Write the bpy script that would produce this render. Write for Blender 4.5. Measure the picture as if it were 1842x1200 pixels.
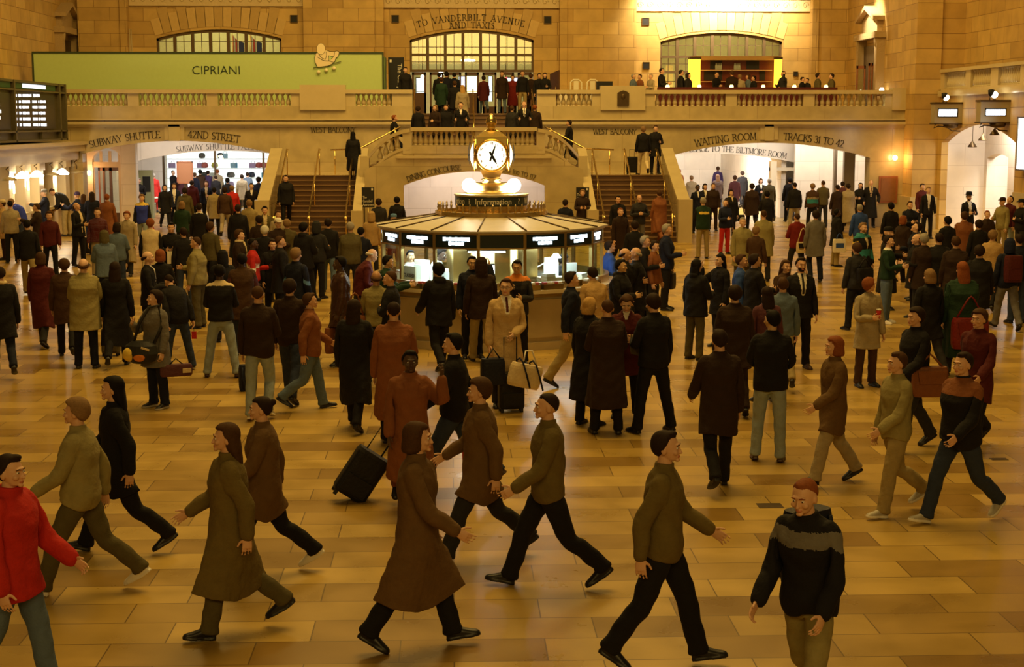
import bpy, bmesh, math, random
import numpy as np
from mathutils import Vector, Matrix

for _o in list(bpy.data.objects):
    bpy.data.objects.remove(_o, do_unlink=True)
SC = bpy.context.scene
COL = SC.collection
R = math.radians

# ------------------------------------------------------------------ camera
CAM_H, FPX, YAW, TILT = 4.0, 2750.0, math.atan(108 / 2750), math.atan(380 / 2750)
cd = bpy.data.cameras.new('camera')
cam = bpy.data.objects.new('camera', cd)
COL.objects.link(cam)
cam.location = (0, 0, CAM_H)
cam.rotation_euler = (math.pi / 2 - TILT, 0, -YAW)
cd.sensor_width = 36
cd.lens = FPX * 36 / 1842
cd.clip_start = .1
cd.clip_end = 400
SC.camera = cam
_F = Vector((math.sin(YAW) * math.cos(TILT), math.cos(YAW) * math.cos(TILT), -math.sin(TILT)))
_Rt = Vector((math.cos(YAW), -math.sin(YAW), 0))
_Up = _Rt.cross(_F)


def ray(px, py):
    return _F * FPX + _Rt * (px - 921) + _Up * (600 - py)


def U(px, py, Y):
    """The point at depth Y behind the photograph's pixel (px, py)."""
    r = ray(px, py)
    t = Y / r.y
    return Vector((r.x * t, Y, CAM_H + r.z * t))


def UX(px, py, X):
    """The point of the vertical plane x = X behind the pixel."""
    r = ray(px, py)
    t = X / r.x
    return Vector((X, r.y * t, CAM_H + r.z * t))


def FLOORP(px, py, z=0.0):
    r = ray(px, py)
    t = (z - CAM_H) / r.z
    return Vector((r.x * t, r.y * t, z))


# ------------------------------------------------------------------ view, world, large lights
SC.view_settings.view_transform = 'Standard'
SC.view_settings.look = 'None'
SC.view_settings.exposure = -0.2
SC.view_settings.gamma = 1.0
SC.view_settings.use_curve_mapping = False
W = bpy.data.worlds.new('world')
SC.world = W
W.use_nodes = True
W.node_tree.nodes['Background'].inputs[0].default_value = (1.0, .60, .18, 1)
W.node_tree.nodes['Background'].inputs[1].default_value = .10
SC.cycles.max_bounces = 6
SC.cycles.diffuse_bounces = 3
SC.cycles.glossy_bounces = 3
SC.cycles.transparent_max_bounces = 12
SC.cycles.sample_clamp_indirect = 4.0
SC.cycles.caustics_reflective = False
SC.cycles.caustics_refractive = False
try:
    SC.cycles.use_denoising = True
except Exception:
    pass


def area(name, loc, target, sx, sy, power, color, spread=180):
    d = bpy.data.lights.new(name, 'AREA')
    d.shape = 'RECTANGLE'
    d.size, d.size_y = sx, sy
    d.energy = power
    d.color = color
    d.spread = R(spread)
    o = bpy.data.objects.new(name, d)
    COL.objects.link(o)
    o.location = loc
    v = Vector(target) - Vector(loc)
    o.rotation_euler = v.to_track_quat('-Z', 'Y').to_euler()
    return o


def point(name, loc, power, color, r=.1):
    d = bpy.data.lights.new(name, 'POINT')
    d.energy = power
    d.color = color
    d.shadow_soft_size = r
    o = bpy.data.objects.new(name, d)
    COL.objects.link(o)
    o.location = loc
    return o


def spot(name, loc, target, power, color, angle=60, blend=.8, r=.15):
    d = bpy.data.lights.new(name, 'SPOT')
    d.energy = power
    d.color = color
    d.spot_size = R(angle)
    d.spot_blend = blend
    d.shadow_soft_size = r
    o = bpy.data.objects.new(name, d)
    COL.objects.link(o)
    o.location = loc
    v = Vector(target) - Vector(loc)
    o.rotation_euler = v.to_track_quat('-Z', 'Y').to_euler()
    return o


WARM = (1.0, .625, .16)
TUNG = (1.0, .74, .42)
# the lamps high under the vault of the hall, out of the picture
area('vault_lamps', (1, 24, 21), (1, 24, 0), 14, 14, 4700, WARM)
area('vault_lamps', (1, 47, 21), (1, 50, 0), 22, 10, 5200, WARM)
area('face_fill_light', (1, -8, 11), (1, 26, 1.2), 18, 3, 1500, WARM)  # added fill from behind the camera, brightens faces and fronts
area('balcony_wall_lamps', (1, 52, 15), (1, 69, 6), 26, 2, 900, WARM)

# ------------------------------------------------------------------ materials
MATS = {}


def lin(h):
    """'#rrggbb' as shown on screen -> linear."""
    h = h.lstrip('#')
    out = []
    for i in (0, 2, 4):
        c = int(h[i:i + 2], 16) / 255
        out.append(c / 12.92 if c <= .04045 else ((c + .055) / 1.055) ** 2.4)
    return tuple(out)


def mat(name, color, rough=.6, metal=0.0, emit=None, estr=0.0, var=0.0, vscale=8.0, spec=.5, bump=0.0, bscale=40.0):
    if name in MATS:
        return MATS[name]
    if isinstance(color, str):
        color = lin(color)
    m = bpy.data.materials.new(name)
    m.use_nodes = True
    nt = m.node_tree
    b = nt.nodes['Principled BSDF']
    b.inputs['Base Color'].default_value = (*color, 1)
    b.inputs['Roughness'].default_value = rough
    b.inputs['Metallic'].default_value = metal
    b.inputs['Specular IOR Level'].default_value = spec
    if emit is not None:
        b.inputs['Emission Color'].default_value = (*emit, 1)
        b.inputs['Emission Strength'].default_value = estr
    if var or bump:
        tc = nt.nodes.new('ShaderNodeTexCoord')
        nz = nt.nodes.new('ShaderNodeTexNoise')
        nz.inputs['Scale'].default_value = vscale
        nz.inputs['Detail'].default_value = 5
        nt.links.new(tc.outputs['Object'], nz.inputs['Vector'])
        if var:
            mx = nt.nodes.new('ShaderNodeMixRGB')
            mx.inputs[1].default_value = (*[c * (1 - var) for c in color], 1)
            mx.inputs[2].default_value = (*[min(1, c * (1 + var)) for c in color], 1)
            nt.links.new(nz.outputs['Fac'], mx.inputs[0])
            nt.links.new(mx.outputs[0], b.inputs['Base Color'])
        if bump:
            n2 = nt.nodes.new('ShaderNodeTexNoise')
            n2.inputs['Scale'].default_value = bscale
            nt.links.new(tc.outputs['Object'], n2.inputs['Vector'])
            bp = nt.nodes.new('ShaderNodeBump')
            bp.inputs['Strength'].default_value = bump
            bp.inputs['Distance'].default_value = .02
            nt.links.new(n2.outputs['Fac'], bp.inputs['Height'])
            nt.links.new(bp.outputs['Normal'], b.inputs['Normal'])
    MATS[name] = m
    return m


def emat(name, color, strength):
    if name in MATS:
        return MATS[name]
    return mat(name, tuple(min(.8, c) for c in color), .5, emit=color, estr=strength)


def block_mat(name, c1, c2, mortar, bw, bh, axes='XZ', rough=.5, mort=.012, cloud=.25, spec=.4, tint=None, offset=.5, gloss_var=False):
    """Coursed slabs: every slab its own tone, thin joints, cloudy veins."""
    if name in MATS:
        return MATS[name]
    m = bpy.data.materials.new(name)
    m.use_nodes = True
    nt = m.node_tree
    N, L = nt.nodes, nt.links
    b = N['Principled BSDF']
    tc = N.new('ShaderNodeTexCoord')
    sp = N.new('ShaderNodeSeparateXYZ')
    L.new(tc.outputs['Object'], sp.inputs[0])
    cb = N.new('ShaderNodeCombineXYZ')
    L.new(sp.outputs[axes[0]], cb.inputs[0])
    L.new(sp.outputs[axes[1]], cb.inputs[1])
    br = N.new('ShaderNodeTexBrick')
    L.new(cb.outputs[0], br.inputs['Vector'])
    br.offset = offset
    br.inputs['Color1'].default_value = (0, 0, 0, 1)
    br.inputs['Color2'].default_value = (1, 1, 1, 1)
    br.inputs['Mortar'].default_value = (.5, .5, .5, 1)
    br.inputs['Scale'].default_value = 1
    br.inputs['Brick Width'].default_value = bw
    br.inputs['Row Height'].default_value = bh
    br.inputs['Mortar Size'].default_value = mort
    br.inputs['Mortar Smooth'].default_value = .2
    mx = N.new('ShaderNodeMixRGB')
    mx.inputs[1].default_value = (*c1, 1)
    mx.inputs[2].default_value = (*c2, 1)
    L.new(br.outputs['Color'], mx.inputs[0])
    nz = N.new('ShaderNodeTexNoise')
    nz.inputs['Scale'].default_value = 1.6
    nz.inputs['Detail'].default_value = 7
    nz.inputs['Distortion'].default_value = .35
    L.new(tc.outputs['Object'], nz.inputs['Vector'])
    rmp = N.new('ShaderNodeMapRange')
    rmp.inputs[1].default_value = .3
    rmp.inputs[2].default_value = .7
    rmp.inputs[3].default_value = 1 - cloud
    rmp.inputs[4].default_value = 1 + cloud
    L.new(nz.outputs['Fac'], rmp.inputs[0])
    vm = N.new('ShaderNodeVectorMath')
    vm.operation = 'SCALE'
    L.new(mx.outputs[0], vm.inputs[0])
    L.new(rmp.outputs[0], vm.inputs['Scale'])
    m2 = N.new('ShaderNodeMixRGB')
    L.new(br.outputs['Fac'], m2.inputs[0])
    L.new(vm.outputs[0], m2.inputs[1])
    m2.inputs[2].default_value = (*mortar, 1)
    L.new(m2.outputs[0], b.inputs['Base Color'])
    b.inputs['Roughness'].default_value = rough
    b.inputs['Specular IOR Level'].default_value = spec
    if gloss_var:
        r2 = N.new('ShaderNodeMapRange')
        r2.inputs[3].default_value = rough - .08
        r2.inputs[4].default_value = rough + .14
        L.new(nz.outputs['Fac'], r2.inputs[0])
        L.new(r2.outputs[0], b.inputs['Roughness'])
    MATS[name] = m
    return m


M_ASH = block_mat('limestone_blocks', (.46, .29, .085), (.62, .42, .14), (.26, .15, .045), 1.35, .56, 'XZ', .6, .012, .12)
M_ASHY = block_mat('limestone_blocks_side', (.46, .29, .085), (.62, .42, .14), (.26, .15, .045), 1.35, .56, 'YZ', .6, .012, .12)
M_MARB = block_mat('polished_marble', (.46, .37, .19), (.52, .42, .23), (.32, .24, .12), 2.6, 1.25, 'XZ', .16, .008, .14, .5)
M_MARBY = block_mat('polished_marble_side', (.46, .37, .19), (.52, .42, .23), (.32, .24, .12), 2.6, 1.25, 'YZ', .16, .008, .14, .5)
M_COP = mat('coping_marble', (.54, .44, .24), .22, var=.12, vscale=2.5)
M_FLOOR = block_mat('floor_marble', (.24, .135, .020), (.52, .35, .085), (.13, .075, .015), 1.12, .50, 'XY', .27, .006, .16, .5, offset=.37, gloss_var=True)
M_WHITE = block_mat('pale_passage_stone', (.78, .70, .60), (.84, .76, .66), (.60, .52, .42), 1.6, .8, 'XZ', .45, .008, .06)
M_WHITEY = block_mat('pale_passage_stone_side', (.78, .70, .60), (.84, .76, .66), (.60, .52, .42), 1.6, .8, 'YZ', .45, .008, .06)
M_STEP = mat('stair_marble', (.11, .055, .024), .35, var=.2, vscale=3)
M_NOSE = mat('stair_nosing', (.22, .13, .06), .3, var=.15)
M_BRASS = mat('polished_brass', (.83, .60, .22), .22, 1.0)
M_BRASSD = mat('aged_brass', (.50, .36, .14), .34, 1.0, var=.2)
M_BRONZE = mat('dark_bronze', (.10, .065, .03), .4, .7, var=.2)
M_INK = mat('engraved_letters', (.035, .025, .015), .7)
M_BLACK = mat('matt_black', (.008, .008, .008), .7)
M_GLASSD = None


def glass(name='clear_glass', tint=(.95, 1, .98), g=.08):
    if name in MATS:
        return MATS[name]
    m = bpy.data.materials.new(name)
    m.use_nodes = True
    N, L = m.node_tree.nodes, m.node_tree.links
    N.remove(N['Principled BSDF'])
    out = N['Material Output']
    t = N.new('ShaderNodeBsdfTransparent')
    t.inputs[0].default_value = (*tint, 1)
    gl = N.new('ShaderNodeBsdfGlossy')
    gl.inputs['Roughness'].default_value = .03
    gl.inputs['Color'].default_value = (.9, .9, .9, 1)
    mx = N.new('ShaderNodeMixShader')
    mx.inputs[0].default_value = g
    L.new(t.outputs[0], mx.inputs[1])
    L.new(gl.outputs[0], mx.inputs[2])
    L.new(mx.outputs[0], out.inputs[0])
    MATS[name] = m
    return m


M_GLASS = glass()


# ------------------------------------------------------------------ object helpers
def tag(o, label=None, cat=None, group=None, kind=None):
    if label:
        o['label'] = label
    if cat:
        o['category'] = cat
    if group:
        o['group'] = group
    if kind:
        o['kind'] = kind
    return o


def thing(name, label, cat, loc=(0, 0, 0), rz=0, group=None):
    o = bpy.data.objects.new(name, None)
    o.empty_display_size = .2
    COL.objects.link(o)
    o.location = loc
    o.rotation_euler = (0, 0, rz)
    return tag(o, label, cat, group)


def copy_tree(o, parent=None):
    c = o.copy()
    COL.objects.link(c)
    c.parent = parent
    for ch in [x for x in o.children]:
        copy_tree(ch, c)
    return c


class MB:
    """Collects shapes and links them as one mesh object."""

    def __init__(s):
        s.v, s.f, s.m, s.sm = [], [], [], []

    def add(s, verts, faces, mi=0, smooth=False):
        n = len(s.v)
        s.v += [tuple(v) for v in verts]
        s.f += [tuple(i + n for i in f) for f in faces]
        s.m += [mi] * len(faces)
        s.sm += [smooth] * len(faces)
        return s

    def box(s, x0, x1, y0, y1, z0, z1, mi=0):
        if x0 > x1: x0, x1 = x1, x0
        if y0 > y1: y0, y1 = y1, y0
        if z0 > z1: z0, z1 = z1, z0
        v = [(x, y, z) for z in (z0, z1) for y in (y0, y1) for x in (x0, x1)]
        return s.add(v, [(0, 2, 3, 1), (4, 5, 7, 6), (0, 1, 5, 4), (2, 6, 7, 3), (0, 4, 6, 2), (1, 3, 7, 5)], mi)

    def obox(s, c, ux, uy, uz, mi=0):
        """box with centre c and half-vectors"""
        c, ux, uy, uz = map(Vector, (c, ux, uy, uz))
        v = [c + a * ux + b * uy + d * uz for d in (-1, 1) for b in (-1, 1) for a in (-1, 1)]
        return s.add(v, [(0, 2, 3, 1), (4, 5, 7, 6), (0, 1, 5, 4), (2, 6, 7, 3), (0, 4, 6, 2), (1, 3, 7, 5)], mi)

    def prism(s, poly, d, axis='y', mi=0):
        """poly: list of 3D points; extruded by vector d"""
        d = Vector(d)
        n = len(poly)
        a = [Vector(p) for p in poly]
        v = a + [p + d for p in a]
        f = [tuple(range(n)), tuple(range(2 * n - 1, n - 1, -1))]
        f += [((i + 1) % n, i, i + n, (i + 1) % n + n) for i in range(n)]
        return s.add(v, f, mi)

    def lathe(s, prof, c=(0, 0, 0), seg=16, mi=0, smooth=True, squash=(1, 1)):
        """prof: list of (radius, z)"""
        cx, cy, cz = c
        v, f = [], []
        for r, z in prof:
            for k in range(seg):
                a = 2 * math.pi * k / seg
                v.append((cx + r * squash[0] * math.cos(a), cy + r * squash[1] * math.sin(a), cz + z))
        for i in range(len(prof) - 1):
            for k in range(seg):
                k2 = (k + 1) % seg
                f.append((i * seg + k, i * seg + k2, (i + 1) * seg + k2, (i + 1) * seg + k))
        f.append(tuple(range(seg - 1, -1, -1)))
        f.append(tuple((len(prof) - 1) * seg + k for k in range(seg)))
        return s.add(v, f, mi, smooth)

    def tube(s, pts, r, seg=8, mi=0, closed=False):
        pts = [Vector(p) for p in pts]
        rr = r if isinstance(r, (list, tuple)) else [r] * len(pts)
        v, f = [], []
        n = len(pts)
        up = Vector((0, 0, 1))
        for i, p in enumerate(pts):
            t = (pts[min(i + 1, n - 1)] - pts[max(i - 1, 0)])
            if closed:
                t = pts[(i + 1) % n] - pts[i - 1]
            t.normalize()
            a = t.cross(up)
            if a.length < .05:
                a = t.cross(Vector((1, 0, 0)))
            a.normalize()
            b = a.cross(t)
            for k in range(seg):
                an = 2 * math.pi * k / seg
                v.append(p + rr[i] * (math.cos(an) * a + math.sin(an) * b))
        m = n if closed else n - 1
        for i in range(m):
            j = (i + 1) % n
            for k in range(seg):
                k2 = (k + 1) % seg
                f.append((i * seg + k, i * seg + k2, j * seg + k2, j * seg + k))
        if not closed:
            f.append(tuple(range(seg - 1, -1, -1)))
            f.append(tuple((n - 1) * seg + k for k in range(seg)))
        return s.add(v, f, mi, True)

    def sphere(s, c, r, seg=14, rings=8, mi=0):
        rx, ry, rz = r if isinstance(r, (tuple, list)) else (r, r, r)
        prof = [(math.sin(math.pi * i / rings), -math.cos(math.pi * i / rings)) for i in range(rings + 1)]
        v, f = [], []
        for a, z in prof:
            for k in range(seg):
                t = 2 * math.pi * k / seg
                v.append((c[0] + rx * a * math.cos(t), c[1] + ry * a * math.sin(t), c[2] + rz * z))
        for i in range(rings):
            for k in range(seg):
                k2 = (k + 1) % seg
                f.append((i * seg + k, i * seg + k2, (i + 1) * seg + k2, (i + 1) * seg + k))
        return s.add(v, f, mi, True)

    def build(s, name, mats, parent=None, loc=None):
        me = bpy.data.meshes.new(name)
        me.from_pydata(s.v, [], s.f)
        if not isinstance(mats, (list, tuple)):
            mats = [mats]
        for m in mats:
            me.materials.append(m)
        me.polygons.foreach_set('material_index', s.m)
        me.polygons.foreach_set('use_smooth', s.sm)
        me.update()
        o = bpy.data.objects.new(name, me)
        COL.objects.link(o)
        if parent is not None:
            o.parent = parent
        if loc is not None:
            o.location = loc
        return o


# ------------------------------------------------------------------ lettering
def _arc(cx, cy, rx, ry, a0, a1, n=8):
    return [(cx + rx * math.cos(R(a0 + (a1 - a0) * i / n)), cy + ry * math.sin(R(a0 + (a1 - a0) * i / n))) for i in range(n + 1)]


GL = {
    'A': (.78, [[(.02, 0), (.38, 1)], [(.38, 1), (.76, 0)], [(.17, .36), (.6, .36)]]),
    'B': (.66, [[(.12, 0), (.12, 1)], [(.12, 1), (.34, 1)] + _arc(.34, .77, .2, .23, 90, -90, 6) + [(.12, .54)], [(.34, .54)] + _arc(.34, .27, .25, .27, 90, -90, 6) + [(.12, 0)]]),
    'C': (.78, [_arc(.44, .5, .38, .5, 45, 315, 14)]),
    'D': (.8, [[(.12, 0), (.12, 1)], [(.12, 1)] + _arc(.32, .5, .4, .5, 90, -90, 10) + [(.12, 0)]]),
    'E': (.62, [[(.12, 0), (.12, 1)], [(.12, 1), (.54, 1), (.54, .86)], [(.12, .52), (.44, .52)], [(.12, 0), (.57, 0), (.57, .14)]]),
    'F': (.58, [[(.12, 0), (.12, 1)], [(.12, 1), (.54, 1), (.54, .86)], [(.12, .52), (.44, .52)]]),
    'G': (.8, [_arc(.44, .5, .38, .5, 45, 300, 12) + [(.72, .1), (.72, .42)]]),
    'H': (.82, [[(.12, 0), (.12, 1)], [(.7, 0), (.7, 1)], [(.12, .52), (.7, .52)]]),
    'I': (.3, [[(.15, 0), (.15, 1)]]),
    'J': (.4, [[(.25, 1), (.25, 0), (.1, -.1)]]),
    'K': (.74, [[(.12, 0), (.12, 1)], [(.12, .45), (.62, 1)], [(.3, .62), (.68, 0)]]),
    'L': (.6, [[(.12, 0), (.12, 1)], [(.12, 0), (.55, 0), (.55, .16)]]),
    'M': (.95, [[(.12, 0), (.15, 1)], [(.15, 1), (.47, .12)], [(.47, .12), (.79, 1)], [(.79, 1), (.83, 0)]]),
    'N': (.84, [[(.12, 0), (.12, 1)], [(.12, 1), (.71, 0)], [(.71, 0), (.71, 1)]]),
    'O': (.86, [_arc(.43, .5, .39, .5, 0, 360, 18)]),
    'P': (.62, [[(.12, 0), (.12, 1)], [(.12, 1), (.34, 1)] + _arc(.34, .75, .22, .25, 90, -90, 6) + [(.12, .5)]]),
    'R': (.74, [[(.12, 0), (.12, 1)], [(.12, 1), (.34, 1)] + _arc(.34, .75, .21, .25, 90, -90, 6) + [(.12, .5)], [(.34, .5), (.7, 0)]]),
    'S': (.58, [_arc(.29, .76, .2, .24, 35, 250, 8) + _arc(.29, .26, .22, .26, 80, -150, 8)]),
    'T': (.7, [[(.35, 0), (.35, 1)], [(.04, .86), (.04, 1), (.66, 1), (.66, .86)]]),
    'U': (.8, [[(.12, 1), (.12, .3)] + _arc(.4, .3, .28, .3, 180, 360, 8) + [(.68, 1)]]),
    'V': (.76, [[(.02, 1), (.38, 0)], [(.38, 0), (.74, 1)]]),
    'W': (1.05, [[(.02, 1), (.28, 0)], [(.28, 0), (.52, .9)], [(.52, .9), (.78, 0)], [(.78, 0), (1.03, 1)]]),
    'X': (.74, [[(.04, 1), (.7, 0)], [(.04, 0), (.7, 1)]]),
    'Y': (.72, [[(.02, 1), (.36, .5), (.7, 1)], [(.36, .5), (.36, 0)]]),
    'Z': (.6, [[(.05, 1), (.55, 1), (.05, 0), (.57, 0)]]),
    '1': (.4, [[(.08, .82), (.22, 1), (.22, 0)]]),
    '0': (.6, [_arc(.3, .42, .26, .42, 0, 360, 14)]),
    '3': (.55, [_arc(.26, .76, .2, .24, 150, -80, 8) + _arc(.26, .26, .24, .27, 80, -150, 8)]),
    '7': (.55, [[(.05, 1), (.52, 1), (.2, 0)]]),
    '4': (.66, [[(.46, 0), (.46, 1), (.04, .3), (.62, .3)]]),
    '2': (.6, [_arc(.28, .74, .22, .26, 160, -20, 7) + [(.06, 0), (.55, 0)]]),
    ' ': (.42, []),
}


def lettering(name, text, h, place, mats, parent=None, thick=.015, bold=1.0, track=.12):
    """place(s) -> (origin Vector, along, up, out) for the pen at distance s from the middle of the line"""
    mb = MB()
    total = sum(GL[c][0] + track for c in text) * h
    pen = -total / 2
    for c in text:
        w, strokes = GL[c]
        o, ax, up, out = place(pen + w * h / 2)
        P = lambda q: o + ax * ((q[0] - w / 2) * h) + up * (q[1] * h)
        for st in strokes:
            for i in range(len(st) - 1):
                a, b = Vector(st[i]), Vector(st[i + 1])
                d = b - a
                if d.length < 1e-6:
                    continue
                sn = abs(d.y) / d.length
                t = (.04 + .065 * sn ** 2) * bold
                if d.x * d.y > 0 and sn > .3 and c in 'AVWXYMUK':
                    t *= .55
                n = Vector((-d.y, d.x)).normalized() * t / 2
                e = d.normalized() * t * .3
                q = [P(a - e + n), P(a - e - n), P(b + e - n), P(b + e + n)]
                mb.prism(q, out * thick)
            for q, r_ in ((st[0], st[1]), (st[-1], st[-2])):
                if abs(q[1] - round(q[1])) < .02 and abs(r_[1] - q[1]) > .35:
                    a = Vector((q[0] - .14 * bold, q[1]))
                    b = Vector((q[0] + .14 * bold, q[1]))
                    k = Vector((0, .025 * bold))
                    mb.prism([P(a + k), P(a - k), P(b - k), P(b + k)], out * thick)
        pen += (w + track) * h
    return mb.build(name, mats, parent)


def line_place(center, ax=Vector((1, 0, 0)), up=Vector((0, 0, 1)), out=Vector((0, -1, 0))):
    c = Vector(center)
    return lambda s: (c + ax * s, ax, up, out)


def arc_place(center_xz, radius, y, mid_ang=90.0, out=Vector((0, -1, 0))):
    """Letters standing on a circle of the x-z plane at depth y; pen 0 at angle mid_ang."""
    cx, cz = center_xz

    def f(s):
        a = R(mid_ang) - s / radius
        up = Vector((math.cos(a), 0, math.sin(a)))
        ax = Vector((math.sin(a), 0, -math.cos(a)))
        return Vector((cx, y, cz)) + up * radius, ax, up, out
    return f


def font_part(name, text, size, loc, rot, mats, parent=None, extrude=.004, align='CENTER', sx=1.0, bold=0.0):
    cu = bpy.data.curves.new(name, 'FONT')
    cu.body = text
    cu.size = size
    cu.extrude = extrude
    cu.offset = bold
    cu.align_x = align
    cu.align_y = 'CENTER'
    cu.resolution_u = 3
    tmp = bpy.data.objects.new(name + '_tmp', cu)
    COL.objects.link(tmp)
    dg = bpy.context.evaluated_depsgraph_get()
    me = bpy.data.meshes.new_from_object(tmp.evaluated_get(dg))
    bpy.data.objects.remove(tmp)
    me.materials.clear()
    me.materials.append(mats)
    me.transform(Matrix.Translation(Vector(loc)) @ Matrix(rot).to_4x4() @ Matrix.Diagonal((sx, 1, 1, 1)))
    o = bpy.data.objects.new(name, me)
    COL.objects.link(o)
    o.parent = parent
    return o


FACE_CAM = ((1, 0, 0), (0, 0, -1), (0, 1, 0))    # text plane x-z, read from -y
def circ3(p0, p1, p2):
    """circle in 2D through three points -> centre, radius"""
    ax, ay = p0; bx, by = p1; cx, cy = p2
    d = 2 * (ax * (by - cy) + bx * (cy - ay) + cx * (ay - by))
    ux = ((ax**2 + ay**2) * (by - cy) + (bx**2 + by**2) * (cy - ay) + (cx**2 + cy**2) * (ay - by)) / d
    uy = ((ax**2 + ay**2) * (cx - bx) + (bx**2 + by**2) * (ax - cx) + (cx**2 + cy**2) * (bx - ax)) / d
    return (ux, uy), math.hypot(ax - ux, ay - uy)


def seg_arc(p0, ptop, p1, n=20):
    """points of the arc p0 -> ptop -> p1 (2D)"""
    c, r = circ3(p0, ptop, p1)
    a0 = math.atan2(p0[1] - c[1], p0[0] - c[0])
    a1 = math.atan2(p1[1] - c[1], p1[0] - c[0])
    return [(c[0] + r * math.cos(a0 + (a1 - a0) * i / n), c[1] + r * math.sin(a0 + (a1 - a0) * i / n)) for i in range(n + 1)]
# ================================================================== THE HALL
AX = .73                     # the hall's long axis
YW, YU = 58.5, 69.0          # balcony front, upper wall
XL, XR = -17.6, 18.3         # side walls of the hall
ZB = 4.35                    # balcony floor
_tn = [0]


def structure(mb, name, m, parent=None):
    o = mb.build(name, m, parent)
    if parent is None:
        o['kind'] = 'structure'
    return o


def trim(mb, m):
    _tn[0] += 1
    return structure(mb, 'trim_%d' % _tn[0], m)


def poly_wall(mb, poly2, Y0, th, mi=0):
    """poly2: (x, z) outline; wall from depth Y0 to Y0 + th"""
    mb.prism([(x, Y0, z) for x, z in poly2], (0, th, 0), mi=mi)


def q(px, py, Y):
    p = U(px, py, Y)
    return (p.x, p.z)


# floor: one slab of laid marble, running on under the passages
structure(MB().box(-34, 34, 2, 90, -.3, 0), 'floor', M_FLOOR)
for px, py, w, d, l_ in ((1385, 910, .13, .10, 'small flat bronze cover in the floor right of the centre foreground'), (1797, 826, .1, .06, 'tiny bronze cover in the floor near the right edge')):
    p = FLOORP(px, py)
    tag(MB().box(-w, w, -d, d, 0, .004).build('floor_cover', M_BRONZE, None, (p.x, p.y, 0)), l_, 'floor cover')

# --- balcony front wall with its two wide arches
zt = q(0, 214, YW)[1]
archL = seg_arc(q(148, 277, YW), q(322, 253.5, YW), q(499, 279, YW), 24)
archR = seg_arc(q(1207, 280, YW), q(1383, 257, YW), q(1565, 284, YW), 24)
xl0, xl1 = -17.6, q(742, 300, YW)[0]
xr0, xr1 = q(966, 300, YW)[0], 17.62
mb = MB()
aL = [(archL[0][0], 0)] + archL + [(archL[-1][0], 0)]
poly_wall(mb, [(xl0, 0)] + aL + [(xl1, 0), (xl1, zt), (xl0, zt)], YW, .7)
aR = [(archR[0][0], 0)] + archR + [(archR[-1][0], 0)]
poly_wall(mb, [(xr0, 0)] + aR + [(xr1, 0), (xr1, zt), (xr0, zt)], YW, .7)
mb.box(xl1, xr0, YW, YW + .7, 0, 2.93)
wall_front = structure(mb, 'wall_front', M_MARB)

lt = lambda t, h, pl: lettering('lettering', t, h, pl, M_INK, wall_front)
cL, rL = circ3(q(148, 277, YW), q(322, 253.5, YW), q(499, 279, YW))
cR, rR = circ3(q(1207, 280, YW), q(1383, 257, YW), q(1565, 284, YW))


def on_arc(c, r, dz, x0, x1, text, h, Y, parent=None, bold=1.0, m=M_INK, name='lettering'):
    """text on the circle (c, r + dz) between pixel columns x0 and x1"""
    X0, X1 = q(x0, 250, Y)[0], q(x1, 250, Y)[0]
    a0, a1 = math.acos((X0 - c[0]) / (r + dz)), math.acos((X1 - c[0]) / (r + dz))
    mid = math.degrees((a0 + a1) / 2)
    length = abs(a1 - a0) * (r + dz)
    wsum = sum(GL[ch][0] for ch in text)
    tr = (length / h - wsum) / len(text)
    return lettering(name, text, h, arc_place(c, r + dz, Y - .002, mid), m, parent, .02, bold, tr)


on_arc(cL, rL, .13, 162, 289, 'SUBWAY SHUTTLE', .26, YW, wall_front)
on_arc(cL, rL, .13, 338, 431, '42ND STREET', .26, YW, wall_front)
on_arc(cR, rR, .13, 1251, 1361, 'WAITING ROOM', .26, YW, wall_front)
on_arc(cR, rR, .13, 1409, 1517, 'TRACKS 31 TO 42', .26, YW, wall_front)


def straight(text, x0, x1, y, h, Y, parent, m=M_INK, bold=1.0):
    X0, X1 = q(x0, y, Y)[0], q(x1, y, Y)[0]
    wsum = sum(GL[ch][0] for ch in text)
    tr = ((X1 - X0) / h - wsum) / len(text)
    c = U((x0 + x1) / 2, y, Y)
    c.x = (X0 + X1) / 2
    c.y = Y - .002
    return lettering('lettering', text, h, line_place(c), m, parent, .02, bold, tr)


straight('WEST BALCONY', 559, 640, 238, .19, YW, wall_front)
straight('WEST BALCONY', 1067, 1145, 241, .19, YW, wall_front)

# mouldings of the balcony front
for x0, x1, seed in ((xl0, xl1, 0), (xr0, xr1, 1)):
    z = lambda y: q(0, y, YW)[1]
    mb = MB()
    mb.box(x0, x1, YW - .10, YW + .7, z(216), z(213.5))
    mb.box(x0, x1, YW - .16, YW + .7, z(224), z(219))
    mb.box(x0, x1, YW - .09, YW, z(228), z(224))
    trim(mb, M_COP)
# keystone panels over the arches
mb = MB()
for x0, x1 in ((296, 304), (324, 332), (1367, 1375), (1391, 1399)):
    mb.box(q(x0, 240, YW)[0], q(x1, 240, YW)[0], YW - .05, YW, q(0, 252, YW)[1], q(0, 226, YW)[1])
for x0, x1 in ((304, 324), (1375, 1391)):
    mb.box(q(x0, 240, YW)[0], q(x1, 240, YW)[0], YW - .09, YW, q(0, 254, YW)[1], q(0, 224, YW)[1])
trim(mb, M_COP)

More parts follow.
